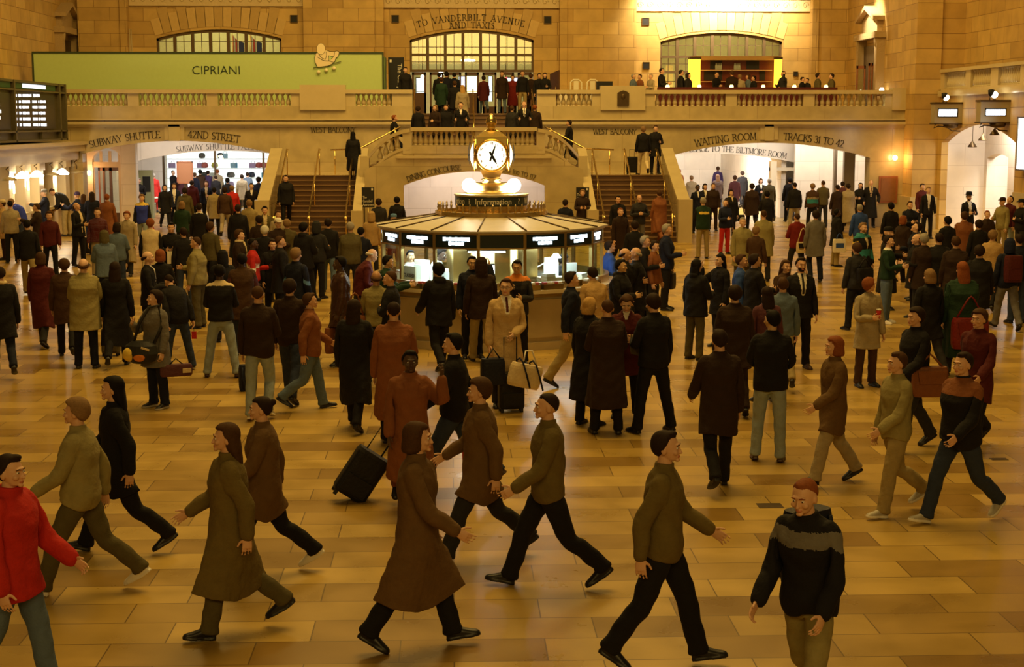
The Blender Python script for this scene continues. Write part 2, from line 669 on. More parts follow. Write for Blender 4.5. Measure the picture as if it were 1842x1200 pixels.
# --- balcony slab
mb = MB()
xs0, xs1 = xl1, q(992, 300, YW)[0]
mb.box(-17.3, xs0, YW + .08, YU + .5, 4.05, ZB)
mb.box(xs1, 17.6, YW + .08, YU + .5, 4.05, ZB)
mb.box(xs0, xs1, YW + 3.3, YU + .5, 4.05, ZB)
mb.box(xr0, xs1, YW + .08, YW + .7, 3.0, ZB)
o = mb.build('floor_balcony', M_MARB)
o['kind'] = 'structure'
# ceiling of the passages beneath the balcony
mb = MB()
mb.box(-17.5, -1.6, YW + .7, 74, 3.98, 4.04)
mb.box(3.9, 17.5, YW + .7, 74, 3.98, 4.04)
o = mb.build('ceiling', M_WHITE)
o['kind'] = 'structure'

# --- upper wall with three wide arched openings
ZTOP = 10.6
wins = [((281, 69), (394, 53), (506, 69)), ((737, 72), (850, 54), (960, 72)), ((1188, 75), (1297, 59), (1407, 75))]
mb = MB()
outline = [(-16.75, ZB)]
arcs = []
for a, t, b in wins:
    pts = seg_arc(q(*a, YU), q(*t, YU), q(*b, YU), 20)
    arcs.append(pts)
    outline += [(pts[0][0], ZB)] + pts + [(pts[-1][0], ZB)]
outline += [(17.62, ZB), (17.62, ZTOP), (-16.75, ZTOP)]
poly_wall(mb, outline, YU, .6)
wall_back = structure(mb, 'wall_back', M_ASH)
# piers standing forward of the wall, and pilaster strips
mb = MB()
for x0, x1, d in ((145, 232, .5), (547, 690, .35), (1008, 1143, .35), (1457, 1520, .5)):
    mb.box(q(x0, 50, YU)[0], q(x1, 50, YU)[0], YU - d, YU, ZB, ZTOP)
for x0, x1, d in ((677, 691, .45), (1006, 1019, .45), (1456, 1467, .6), (221, 233, .6)):
    mb.box(q(x0, 50, YU)[0], q(x1, 50, YU)[0], YU - d, YU, ZB, ZTOP)
trim(mb, M_ASH)
# voussoirs
M_V1 = mat('voussoir_pale', (.60, .41, .15), .6, var=.1)
M_V2 = mat('voussoir_dark', (.50, .33, .11), .6, var=.1)
for pts, (a, t, b) in zip(arcs, wins):
    c, r = circ3(q(*a, YU), q(*t, YU), q(*b, YU))
    mb = MB()
    a0 = math.atan2(pts[0][1] - c[1], pts[0][0] - c[0])
    a1 = math.atan2(pts[-1][1] - c[1], pts[-1][0] - c[0])
    n = 15
    for i in range(n):
        b0, b1 = a0 + (a1 - a0) * i / n, a0 + (a1 - a0) * (i + 1) / n - .002
        Rr = r + .12
        R2 = r + (1.15 if i % 2 else .8) + .25 * math.sin(math.pi * (i + .5) / n)
        P = [(c[0] + k * math.cos(g), YU - .03, c[1] + k * math.sin(g)) for k, g in ((Rr, b0), (Rr, b1), (R2, b1), (R2, b0))]
        mb.prism(P, (0, .03, 0), mi=i % 2)
    trim(mb, [M_V1, M_V2])
# carved frieze bands at the top of the bays
M_FRZ = mat('frieze_stone', (.62, .48, .26), .6, bump=.9, bscale=9)
for x0, x1, yb in ((232, 547, 10), (690, 1007, 12), (1143, 1457, 17)):
    mb = MB()
    X0, X1 = q(x0, 0, YU)[0], q(x1, 0, YU)[0]
    z0 = q(0, yb, YU)[1]
    mb.box(X0, X1, YU - .12, YU, z0, z0 + .05)
    mb.box(X0, X1, YU - .05, YU, z0 + .05, z0 + .52)
    mb.box(X0, X1, YU - .14, YU, z0 + .52, z0 + .6)
    n = int((X1 - X0) / .42)
    for i in range(n):
        cx = X0 + (i + .5) * (X1 - X0) / n
        pts = []
        for k in range(15):
            a = k * .55
            rr = .15 * (1 - k / 18)
            pts.append((cx + rr * math.cos(a), YU - .06, z0 + .28 + rr * math.sin(a)))
        mb.tube(pts, .02, 5)
    trim(mb, M_FRZ)
# dark square vents
for px, py, s in ((529, 34, 5.5), (711, 34, 5.5), (985, 36, 5.5), (1163, 38, 5.5), (1162, 118, 5.0), (1431, 133, 3.0)):
    x, z = q(px, py, YU - (.35 if px == 1163 else 0))
    yy = YU - (.0 if 232 < px < 547 or 690 < px < 1007 else .0)
    w = s / 40
    t = thing('wall_vent', {529: 'dark square vent in the stone high right of the left arched window', 711: 'dark square vent left of the carved words over the doors',
                            985: 'dark square vent right of the carved words over the doors', 1163: 'dark square vent high left of the bar window',
                            1162: 'small dark square vent beside the bar window, the lower of two', 1431: 'tiny dark wall box to the right of the bar'}[px], 'vent', (x, yy - .02, z))
    MB().box(-w, w, -.03, .02, -w, w).build('grille', M_BLACK, t)
    b_ = MB()
    b_.box(-w - .03, w + .03, -.05, .02, w, w + .03).box(-w - .03, w + .03, -.05, .02, -w - .03, -w)
    b_.box(-w - .03, -w, -.05, .02, -w, w).box(w, w + .03, -.05, .02, -w, w)
    b_.build('frame', M_BRONZE, t)
# words over the middle doors
c, r = circ3(q(*wins[1][0], YU), q(*wins[1][1], YU), q(*wins[1][2], YU))
on_arc(c, r, .42, 753, 944, 'TO VANDERBILT AVENUE', .26, YU - .03, wall_back, 1.25)
on_arc(c, r, .10, 810, 892, 'AND TAXIS', .25, YU - .03, wall_back, 1.25)


# --- arched windows: frame, mullions, glazing bars, panes
M_WIN = mat('window_bronze', (.13, .085, .04), .5, .4)
M_ROOM = mat('lit_room_plaster', (.80, .74, .45), .8, var=.1)
M_PANE = glass('window_glass', (.92, .95, .86), .06)


def arched_window(k, trio, transoms, bottom, bars_y):
    a, t, b = trio
    pts = seg_arc(q(*a, YU), q(*t, YU), q(*b, YU), 28)
    c, r = circ3(q(*a, YU), q(*t, YU), q(*b, YU))
    top = lambda x: c[1] + math.sqrt(max(0, r * r - (x - c[0]) ** 2))
    fr = MB()
    y0 = YU + .12
    for i in range(len(pts) - 1):
        p0, p1 = pts[i], pts[i + 1]
        fr.prism([(p0[0], y0, p0[1]), (p1[0], y0, p1[1]), (p1[0], y0, p1[1] - .12), (p0[0], y0, p0[1] - .12)], (0, .14, 0))
    X0, X1 = pts[0][0], pts[-1][0]
    if X0 > X1:
        X0, X1 = X1, X0
    zb = q(0, bottom, YU)[1]
    fr.box(X0, X0 + .09, y0, y0 + .14, zb, top(X0 + .05))
    fr.box(X1 - .09, X1, y0, y0 + .14, zb, top(X1 - .05))
    for i in range(1, 7):
        x = X0 + (X1 - X0) * i / 7
        fr.box(x - .065, x + .065, y0 - .03, y0 + .16, zb, top(x) - .02)
    for ty in transoms:
        z = q(0, ty, YU)[1]
        fr.box(X0, X1, y0 - .02, y0 + .15, z - .06, z + .05)
    win = fr.build('window_%d' % k, M_WIN)
    win['kind'] = 'structure'
    gb = MB()
    for i in range(7):
        x = X0 + (X1 - X0) * (i + .5) / 7
        gb.box(x - .015, x + .015, y0 + .05, y0 + .08, zb, top(x) - .03)
    for by in bars_y:
        z = q(0, by, YU)[1]
        gb.box(X0, X1, y0 + .05, y0 + .08, z - .015, z + .015)
    gb.build('glazing_bars', M_WIN, win)
    gp = MB()
    gp.prism([(x, y0 + .06, z) for x, z in [(X0, zb)] + pts + [(X1, zb)]], (0, .008, 0))
    gp.build('pane', M_PANE, win)
    return X0, X1, top, zb


arched_window(1, wins[0], (), 118, (73, 96))
wx0, wx1, wtop, _ = arched_window(2, wins[1], (97, 126), 126, (83, 110))
arched_window(3, wins[2], (100, 128), 160, (79, 113, 145))
# rooms behind the windows
mb = MB()
mb.box(-14, -6.5, 72.4, 72.6, ZB, 9.5)
mb.box(8.5, 16.5, 72.4, 72.6, ZB, 9.5)
mb.box(-3.6, 5.0, 75.4, 75.6, ZB, 9.5)
mb.box(-14, 16.5, YU + .6, 75.6, ZB - .1, ZB)
mb.box(-14, 16.5, YU + .6, 75.6, 9.4, 9.5)
o = mb.build('wall_rooms', M_ROOM)
o['kind'] = 'structure'
area('window_room_light', (-10.2, 70.6, 9.1), (-10.2, 72.5, 6.5), 6, 1, 70, (1, .86, .45))
area('window_room_light', (12.2, 70.6, 9.1), (12.2, 72.5, 6.5), 6, 1, 55, (1, .8, .42))
area('entrance_room_light', (.8, 73, 9.1), (.8, 75, 5.5), 6, 2, 80, (1, .85, .55))
# dark posts standing in the room: seen through the panes as soft shapes
# doors of the middle entrance: seven bays, glazed leaves
M_DOORW = mat('door_dark_wood', (.10, .045, .02), .45, .0, var=.2)
M_NIGHT = mat('night_street_wall', (.05, .05, .07), .8)
for i in range(7):
    x0 = wx0 + (wx1 - wx0) * i / 7 + .08
    x1 = wx0 + (wx1 - wx0) * (i + 1) / 7 - .08
    z1 = q(0, 129, YU)[1]
    d = MB()
    y0 = YU + .16
    kz = ZB + (.95 if i in (0, 3) else .35)
    d.box(x0, x0 + .09, y0, y0 + .06, ZB, z1).box(x1 - .09, x1, y0, y0 + .06, ZB, z1)
    d.box(x0, x1, y0, y0 + .06, ZB, kz).box(x0, x1, y0, y0 + .06, z1 - .12, z1)
    o = d.build('door_%d' % (i + 1), M_DOORW)
    o['kind'] = 'structure'
    MB().box(x0 + .09, x1 - .09, y0 + .02, y0 + .035, kz, z1 - .12).build('pane', M_PANE, o)
    MB().tube([((x0 + x1) / 2 - .25, y0 - .06, ZB + 1.0), ((x0 + x1) / 2 + .25, y0 - .06, ZB + 1.0)], .015).build('push_bar', M_BRASSD, o)
M_COLD = emat('cold_white_lamp', (.75, .88, 1.0), 30)
M_STREET = emat('lit_street_panel', (.62, .72, 1.0), 2.2)
M_STREETW = emat('lit_vestibule_panel', (1.0, .85, .5), 4.0)
for lab, px, py, Y, w, h, m_ in (
        ('pale blue lit vestibule panel behind the leftmost door', 757, 168, 71.5, 16, 55, M_STREET),
        ('pale blue lit street strip behind the third door', 832, 150, 71.5, 13, 24, M_STREET),
        ('bright yellow lit vestibule panel behind the middle door', 848, 166, 71.0, 21, 58, M_STREETW),
        ('narrow lit strip behind the fifth door', 882, 160, 71.5, 6, 45, M_STREET),
        ('short cold lit strip behind the sixth door', 925, 143, 71.5, 26, 6, M_STREET)):
    a, b = U(px - w / 2, py - h / 2, Y), U(px + w / 2, py + h / 2, Y)
    t = thing('light_panel', lab, 'light', ((a.x + b.x) / 2, Y, b.z))
    W2, H2 = (b.x - a.x) / 2, a.z - b.z
    MB().box(-W2, W2, -.02, .04, 0, H2).build('lit_face', m_, t)
    fr = MB().box(-W2 - .04, -W2, -.05, .06, 0, H2).box(W2, W2 + .04, -.05, .06, 0, H2).box(-W2 - .04, W2 + .04, -.05, .06, H2, H2 + .04)
    fr.build('frame', M_WIN, t)
for lab, px, py, Y, r_, m_ in (('bright cold white headlamp glaring through the second door', 793, 134, 70.4, .13, M_COLD),
                               ('smaller cold white lamp behind the leftmost door', 760, 138, 70.8, .08, M_COLD),
                               ('small red signal lamp glowing behind the sixth door', 910, 142, 70.2, .06, emat('red_signal', (1, .03, .05), 40))):
    p = U(px, py, Y)
    t = thing('street_lamp', lab, 'lamp', (p.x, p.y, p.z))
    MB().sphere((0, 0, 0), r_).build('bulb', m_, t)
    MB().tube([(0, .02, r_), (0, .3, r_ + .3), (0, .3, 9.4 - p.z)], .02, 6).build('stem', M_BRONZE, t)
# chandelier glow in the entrance room
p = U(842, 108, 72)
t = thing('ceiling_lamp', 'flat glowing ceiling lamp seen through the transom over the doors', 'lamp', (p.x, p.y, p.z))
MB().lathe([(.05, .05), (.32, .02), (.34, -.04), (.2, -.09), (.05, -.1)], seg=18).build('lamp_shade', emat('warm_bowl', (1, .82, .45), 12), t)
MB().tube([(0, 0, 0), (0, 0, 9.4 - p.z)], .015, 6).build('stem', M_BRASSD, t)

# --- side walls round the balcony
mb = MB()
mb.box(-17.3, -16.75, 57.0, YU + .6, ZB, ZTOP)
mb.box(-17.75, -17.3, 40, YU, 0, ZTOP)
wall_left = structure(mb, 'wall_left', M_ASHY)
mb = MB()
mb.box(17.62, 18.3, 57.3, YU + .6, 0, ZTOP)
mb.box(17.35, 17.62, 57.3, 58.9, 0, ZTOP)
mb.box(18.3, 19.5, 57.4, 58.5, 0, ZTOP)
# hall wall at the right, with the arch of the side passage cut out
pa, pt, pb = UX(1694, 256, XR), UX(1767, 224, XR), UX(1827, 257, XR)
arS = seg_arc((pa.y, pa.z), (pt.y, pt.z), (pb.y, pb.z), 20)
zband = 5.15
poly = [(57.4, 0), (arS[0][0], 0)] + arS + [(arS[-1][0], 0), (38, 0), (38, zband), (57.4, zband)]
mb.prism([(XR, y, z) for y, z in poly], (.25, 0, 0))
mb.box(19.2, 19.4, 38, 57.4, zband, ZTOP)
mb.box(18.3, 19.4, 38, 57.4, zband - .1, zband)
wall_right = structure(mb, 'wall_right', M_ASHY)
# cornice line on the hall wall
mb = MB()
mb.box(17.25, 18.3, 57.1, 58.5, 0, 1.2)
mb.box(XR - .12, XR, 38, 57.2, 4.95, 5.15)
mb.box(XR - .08, XR, 38, arS[-1][0] - .1, 0, 1.75)
trim(mb, M_COP)

# --- side passage at the right
yA, yB = arS[0][0], arS[-1][0]
mb = MB()
mb.box(XR + .25, 24.5, yA, yA + .3, 0, 4.6)           # far reveal
mb.box(XR + .25, 24.5, yB - 3.3, yB - 3.0, 0, 4.6)
o = mb.build('wall_side_passage', M_WHITE)
o['kind'] = 'structure'
X2 = 19.95
i0, it, i1 = UX(1776, 284, X2), UX(1797, 277, X2), UX(1814, 284, X2)
ar2 = seg_arc((i0.y, i0.z), (it.y, it.z), (i1.y, i1.z), 12)
poly = [(yA, 0), (ar2[0][0], 0)] + ar2 + [(ar2[-1][0], 0), (yB - 3, 0), (yB - 3, 4.6), (yA, 4.6)]
mb = MB()
mb.prism([(X2, y, z) for y, z in poly], (.3, 0, 0))
mb.box(22.5, 22.7, yB - 3, yA, 0, 4.6)
mb.box(XR + .25, 24.5, yB - 3, yA, 4.5, 4.6)
o = mb.build('wall_side_passage_inner', M_WHITEY)
o['kind'] = 'structure'
area('side_passage_light', (19.1, 54.0, 4.4), (19.6, 56.5, 1.2), .8, 2.5, 200, (1, .88, .72))
area('side_passage_light', (21.3, 54.5, 4.3), (21.5, 56.0, 0), 1.5, 1.5, 260, (1, .90, .78))
for i, (px, py) in enumerate(((1749, 262), (1768, 250), (1789, 240))):
    X = 19.0
    p = UX(px, py, X - .25 * i)
    t = thing('pendant_lamp', ('pyramid pendant lamp hanging lowest in the right side passage', 'pyramid pendant lamp hanging in the middle under the side arch',
                               'pyramid pendant lamp nearest the right jamb of the side arch')[i], 'lamp', (p.x, p.y, p.z))
    MB().lathe([(.17, -.06), (.17, -.03), (.02, .17), (.02, .2)], seg=4).build('lamp_shade', M_BRONZE, t)
    MB().tube([(0, 0, .2), (0, 0, 4.45 - p.z)], .012, 6).build('stem', M_BRONZE, t)

# --- passages beneath the balcony
YI = 64.0
mb = MB()
# left passage: inner wall with a flat arch in front of the shop
zi = 4.0
aI = seg_arc(q(245, 290, YI), q(390, 271.5, YI), q(530, 283, YI), 20)
poly_wall(mb, [(q(205, 300, YI)[0] - .1, 0), (aI[0][0], 0)] + aI + [(aI[-1][0], 0), (q(560, 300, YI)[0], 0), (q(560, 300, YI)[0], zi), (q(205, 300, YI)[0] - .1, zi)], YI, .35)
mb.box(-17.4, -1.6, 76, 76.2, 0, 4.0)
# right passage
aJ = seg_arc(q(1130, 290, YI), q(1240, 277, YI), q(1442, 295, YI), 20)
xj1 = q(1500, 300, YI)[0]
poly_wall(mb, [(aJ[0][0] - .5, 0), (aJ[0][0], 0)] + aJ + [(aJ[-1][0], 0), (xj1, 0), (xj1, zi), (aJ[0][0] - .5, zi)], YI, .35)
mb.box(3.9, 17.4, 79, 79.2, 0, 4.0)
o = mb.build('wall_passage', M_WHITE)
o['kind'] = 'structure'
cI, rI = circ3(q(245, 290, YI), q(390, 271.5, YI), q(530, 283, YI))
on_arc(cI, rI, .07, 317, 478, 'SUBWAY SHUTTLE PASSAGE', .22, YI, o, .8)
cJ, rJ = circ3(q(1130, 290, YI), q(1240, 277, YI), q(1442, 295, YI))
on_arc(cJ, rJ, .08, 1228, 1415, 'PASSAGE TO THE BILTMORE ROOM', .23, YI, o, .9)
mb = MB()
mb.box(q(497, 300, YI)[0] + .6, q(497, 300, YI)[0] + .8, YW + .7, 76, 0, 4.0)
mb.box(-17.5, -17.3, YW + .7, 76, 0, 4.0)
mb.box(q(1207, 300, YI)[0] - 2.2, q(1207, 300, YI)[0] - 2.0, YW + .7, 79, 0, 4.0)
mb.box(17.4, 17.6, YW + .7, 79, 0, 4.0)
mb.box(13.9, 14.1, YI + .35, 79, 0, 4.0)
o = mb.build('wall_passage_side', M_WHITEY)
o['kind'] = 'structure'
# door opening surround and lit room at the end of the right passage wall
mb = MB()
x0, x1 = q(1397, 300, YI)[0], q(1442, 300, YI)[0]
zt2 = q(0, 296, YI)[1]
mb.box(x0 - .25, x0, YI - .06, YI + .4, 0, zt2 + .1)
mb.box(x1 - .02, x1 + .06, YI - .06, YI + .4, 0, zt2)
mb.box(x0 - .25, x1, YI + .1, YI + .4, zt2 - .30, zt2 - .16)
trim(mb, mat('pale_jamb', (.86, .76, .58), .4))
# dark posts and white cloth bays right in the waiting room arch
mb = MB()
for xa, xb, Y in ((1501, 1506, 61.2), (1519, 1538, 60.2)):
    mb.box(q(xa, 300, Y)[0], q(xb, 300, Y)[0], Y, Y + .25, 0, 3.9)
trim(mb, mat('grey_stone_post', (.28, .22, .15), .5))
mb = MB()
mb.box(q(1440, 300, 62)[0], 17.4, 63.0, 63.2, 0, 4.0)
o = mb.build('wall_waiting_room', M_WHITE)
o['kind'] = 'structure'
area('left_passage_light', (-10.5, 61.5, 3.9), (-9.8, 63.5, 0), 5, 2, 210, (1, .90, .78))
area('shop_light', (-10.3, 68.5, 3.9), (-10.3, 71, 0), 8, 4, 900, (1, .95, .9))
area('right_passage_light', (11.5, 61.4, 3.9), (11, 63.5, 0), 6, 2, 330, (1, .90, .76))
area('biltmore_light', (11.5, 70.5, 3.9), (11.6, 72, 0), 5, 9, 2300, (1, .93, .84))
area('waiting_light', (15.8, 61.3, 3.9), (15.8, 62.5, 1.2), 2.2, 1.2, 170, (1, .88, .72))

# --- left corner of the arch: glazed timber doors in a pale pier
YD = 60.2
mb = MB()
xa, xb = q(146, 300, YD)[0], q(244, 300, YD)[0]
xo0, xo1 = q(166, 300, YD)[0], q(216, 300, YD)[0]
topd = seg_arc(q(166, 287, YD), q(200, 268, YD), q(216, 281, YD), 10)
poly_wall(mb, [(xa - 1.5, 0), (xo0, 0)] + topd + [(xo1, 0), (xb, 0), (xb, 3.98), (xa - 1.5, 3.98)], YD, .5)
o = mb.build('wall_door_pier', M_WHITE)
o['kind'] = 'structure'
M_WOODR = mat('red_brown_wood', (.30, .10, .035), .45, var=.25, vscale=5)
d = MB()
zt3 = q(0, 296, YD)[1]
for px in (166, 181, 197, 214):
    x = q(px, 300, YD)[0]
    d.box(x - .05, x + .05, YD + .1, YD + .2, 0 if px in (166, 214) else zt3, q(0, 272, YD)[1])
d.box(xo0, xo1, YD + .08, YD + .22, zt3 - .12, zt3 + .1)
o = d.build('door_8', mat('pale_painted_wood', (.62, .50, .34), .5))
o['kind'] = 'structure'
for k, (x0, x1, yy) in enumerate(((173, 184, .3), (184, 197, .16), (197, 214, .12))):
    X0, X1 = q(x0, 300, YD)[0], q(x1, 300, YD)[0]
    lf = MB()
    lf.box(X0, X0 + .06, YD + yy, YD + yy + .05, 0, zt3 - .12).box(X1 - .06, X1, YD + yy, YD + yy + .05, 0, zt3 - .12)
    lf.box(X0, X1, YD + yy, YD + yy + .05, 0, .5).box(X0, X1, YD + yy, YD + yy + .05, zt3 - .25, zt3 - .12)
    l = lf.build('door_leaf', M_WOODR if k == 0 else M_DOORW, o)
    MB().box(X0 + .06, X1 - .06, YD + yy + .02, YD + yy + .03, .5, zt3 - .25).build('pane', M_PANE, l)
area('door_room_light', (xo0 + .4, YD + 1.8, 3.2), (xo0 + .4, YD + 1.0, 0), 1, 1, 40, (1, .9, .8))

# --- shop beyond the left passage: glazed front with goods
t = thing('shop_front', 'brightly lit shop front with dark frame at the end of the left passage', 'shop front', (-10.2, 74, 0))
M_SHOPW = emat('shop_wall_glow', (1, .97, .95), 1.3)  # back wall given its own glow, brightness put into the material
w = 3.55
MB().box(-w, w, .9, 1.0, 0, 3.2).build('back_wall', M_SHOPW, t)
fr = MB()
for x in (-w, -1.1, 1.2, w):
    fr.box(x - .05, x + .05, 0, .1, 0, 3.2)
fr.box(-w, w, 0, .1, 3.1, 3.25).box(-w, w, 0, .1, .0, .35)
fr.build('frame', M_BRONZE, t)
MB().box(-w, w, .03, .045, .35, 3.1).build('pane', M_GLASS, t)
rs = random.Random(4)
goods_c = [(.02, .03, .08), (.25, .3, .55), (.55, .1, .1), (.05, .05, .06), (.4, .25, .5), (.7, .6, .1), (.1, .3, .5), (.75, .72, .7)]
for i in range(46):
    gx = t.location.x - w + .2 + rs.random() * (2 * w - .4)
    gz = .9 + int(rs.random() * 5) * .46
    cidx = rs.randrange(len(goods_c))
    b = MB()
    k = rs.random()
    if k < .5:
        b.lathe([(.05, 0), (.14, .02), (.17, .12), (.13, .24), (.04, .27)], seg=8)
    else:
        b.box(-.12 - .1 * k, .12, -.06, .06, 0, .24)
        b.tube([(-.08, 0, .24), (-.05, 0, .34), (.05, 0, .34), (.08, 0, .24)], .012, 5)
    o = b.build('souvenir', mat('goods_%d' % cidx, goods_c[cidx], .6), None, (gx, 74.55 + rs.random() * .1, gz))
    tag(o, 'small souvenir standing on the shelves of the bright shop window', 'souvenir', 'goods in the bright shop window')
sh = MB()
for k in range(5):
    sh.box(-w, w, .5, .9, .88 + k * .46 - .03, .88 + k * .46)
sh.build('shelf', mat('white_shelf', (.8, .8, .8), .5), t)
# santa-red display and framed board beside the shop
b = MB().box(-.31, .31, -.04, .04, 0, .9)
p = U(334, 352, 70)
t = thing('notice_board', 'tan framed notice board on the pale wall left of the shop', 'notice board', (p.x, 70, 1.3))
b.build('panel', mat('tan_board', (.30, .12, .045), .6), t)
MB().box(-.36, -.31, -.06, .05, -.05, .95).box(.31, .36, -.06, .05, -.05, .95).box(-.36, .36, -.06, .05, .9, .95).box(-.36, .36, -.06, .05, -.05, 0).build('frame', M_WOODR, t)
MB().box(-.05, .05, -.02, .02, -1.3, -.04).build('post', M_BRONZE, t)
p = U(253, 320, 65)
t = thing('ticket_machine', 'narrow green ticket machine inside the left passage arch', 'machine', (p.x + .1, 65.2, 0))
MB().box(-.36, .36, -.2, .25, 0, 2.0).build('body', mat('machine_green', (.36, .38, .20), .5), t)
MB().box(-.02, .3, -.22, -.2, 1.1, 1.75).build('screen', M_BLACK, t)
# wooden cupboard door in the wall right of the arch
x0, z1 = q(1581, 317, YW)
x1, z0 = q(1613, 365, YW)
t = thing('wall_cabinet', 'small orange-brown wooden cabinet door in the wall right of the arch', 'cabinet', (x0, YW, z0))
w, h = x1 - x0, z1 - z0
MB().box(0, w, -.05, .02, 0, h).build('frame', M_WOODR, t)
MB().box(.08, w - .08, -.07, -.05, .08, h - .08).build('door', mat('orange_wood', (.24, .10, .03), .45, var=.2), t)

# wall lamps: glowing bulbs
for lab, px, py, Y in (('round glowing wall lamp on the marble right of the right arch', 1610, 284, YW - .22), ('round glowing wall lamp on the jamb of the timber doors', 160, 311, YD - .25)):
    p = U(px, py, Y)
    t = thing('wall_lamp', lab, 'lamp', (p.x, Y, p.z))
    MB().sphere((0, 0, 0), .095).build('bulb', emat('orange_bulb', (1, .72, .40), 22), t)
    MB().tube([(0, .22, 0), (0, .1, 0)], .03, 8).build('bracket', M_BRASSD, t)
    point('wall_lamp_light', (p.x, Y - .14, p.z), 34, (1, .45, .14), .1)
# ================================================================== BALUSTRADES AND STAIRS
def baluster_mesh(h, r=.096, seg=10):
    p = [(r * .95, 0), (r * .95, .06), (r * .55, .08), (r * .8, .13), (r * 1.0, .26), (r * .95, .36), (r * .5, .62), (r * .38, .80), (r * .62, .86), (r * .5, .9), (r * .95, .93), (r * .95, 1.0)]
    return MB().lathe([(a, z * h) for a, z in p], seg=seg)


_bal = {}


def baluster(h, loc, parent):
    k = round(h, 2)
    if k not in _bal:
        o = baluster_mesh(h).build('baluster', M_COP, parent, loc)
        _bal[k] = o.data
        return o
    o = bpy.data.objects.new('baluster', _bal[k])
    COL.objects.link(o)
    o.parent = parent
    o.location = loc
    return o


zz = lambda y, Y=YW: q(0, y, Y)[1]
Z_BASE, Z_BOT, Z_TOPB, Z_COP = zz(214), zz(190.5), zz(168), zz(161)


def balustrade(label, xa, xb, openings, solids, Y=YW, d=.42):
    """openings: (px0, px1, n) between piers; solids: (px0, px1, extra height)"""
    t = thing('balustrade', label, 'balustrade', (q((xa + xb) / 2, 200, Y)[0], Y, Z_BASE), 0)
    X0, X1, cx = q(xa, 200, Y)[0], q(xb, 200, Y)[0], t.location.x
    b = MB()
    b.box(X0 - cx, X1 - cx, 0, d, 0, Z_BOT - Z_BASE)
    b.build('plinth', M_MARB, t)
    c = MB()
    c.box(X0 - cx, X1 - cx, -.06, d + .04, Z_TOPB - Z_BASE, Z_COP - Z_BASE)
    c.build('coping', M_COP, t)
    edges = [xa]
    for o in openings:
        edges += [o[0], o[1]]
    edges.append(xb)
    for i in range(0, len(edges), 2):
        if edges[i + 1] - edges[i] > 1:
            MB().box(q(edges[i], 200, Y)[0] - cx, q(edges[i + 1], 200, Y)[0] - cx, .01, d - .02, Z_BOT - Z_BASE, Z_TOPB - Z_BASE).build('pier', M_COP, t)
    for a, b_, e in solids:
        MB().box(q(a, 200, Y)[0] - cx, q(b_, 200, Y)[0] - cx, -.08, d + .05, Z_BOT - Z_BASE - .15, Z_COP - Z_BASE + e).build('pedestal', M_COP, t)
    for a, b_, n in openings:
        A, B = q(a, 200, Y)[0], q(b_, 200, Y)[0]
        for i in range(n):
            x = A + (B - A) * (i + .5) / n
            baluster(Z_TOPB - Z_BOT, (x - cx, d / 2, Z_BOT - Z_BASE), t)
    return t


balustrade('long marble balustrade of the balcony under the green banner', 0, 742,
           [(116, 230, 12), (250, 372, 12), (392, 523, 13), (640, 705, 7)], [(540, 622, .18)])
B2 = balustrade('marble balustrade of the balcony right of the stairs, in front of the bar', 966, 1637,
                [(1000, 1065, 7), (1178, 1305, 12), (1325, 1445, 12), (1465, 1592, 12)], [(1080, 1160, .16), (1604, 1637, .08)])
# bronze plaque
p = U(1121, 178, YW - .12)
t = thing('bronze_plaque', 'dark bronze plaque with a rounded top on the solid pedestal of the right balustrade', 'plaque', (p.x, p.y + .03, p.z - .26))
MB().prism([(x, 0, z) for x, z in [(-.22, 0), (.22, 0), (.22, .48), (.12, .54), (0, .58), (-.12, .54), (-.22, .48)]], (0, -.05, 0)).build('plate', M_BRONZE, t)
MB().sphere((0, -.06, .34), (.08, .02, .1)).build('relief', M_BRONZE, t)

# --- the double staircase
YB = 53.0            # face of the central block
ZL, ZC = 2.12, 2.93  # mid landings and central landing
xi0, xi1 = -3.25, 4.80   # inner edges of the lower flights
xo0, xo1 = -6.10, 7.62   # outer edges
YT, YF = 55.5, 51.2      # top and foot of the lower flights


def flight(label, x0, x1):
    t = thing('staircase', label, 'stairs', ((x0 + x1) / 2, YF, 0))
    cx = t.location.x
    n = 13
    mb, nb = MB(), MB()
    for i in range(n):
        ya = (YT - YF) * i / n
        z1 = ZL * (i + 1) / n
        mb.box(x0 - cx, x1 - cx, ya, YT - YF, ZL * i / n, z1 - .03)
        nb.box(x0 - cx, x1 - cx, ya - .025, ya + (YT - YF) / n + .0, z1 - .03, z1)
    mb.build('steps', M_STEP, t)
    nb.build('treads', M_NOSE, t)
    return t


flight('broad marble flight of steps left of the central arch', xo0, xi0)
flight('broad marble flight of steps right of the central arch', xi1, xo1)
mb = MB()
mb.box(xo0 - .35, xi0, YT, YW, 0, ZL)
mb.box(xi1, xo1 + .35, YT, YW, 0, ZL)
structure(mb, 'floor_mid_landing', M_MARB)
# upper short flights from the mid landings to the central landing
for sgn, xa, xb, lab in ((1, xi0 - .05, xi0 + 1.45, 'short marble flight from the left mid landing up to the central landing'), (-1, xi1 + .05, xi1 - 1.45, 'short marble flight from the right mid landing up to the central landing')):
    t = thing('staircase', lab, 'stairs', (xa, YT, ZL))
    mb = MB()
    n = 5
    for i in range(n):
        mb.box((xb - xa) * i / n, xb - xa, 0, YW - YT, (ZC - ZL) * i / n, (ZC - ZL) * (i + 1) / n)
    mb.build('steps', M_STEP, t)

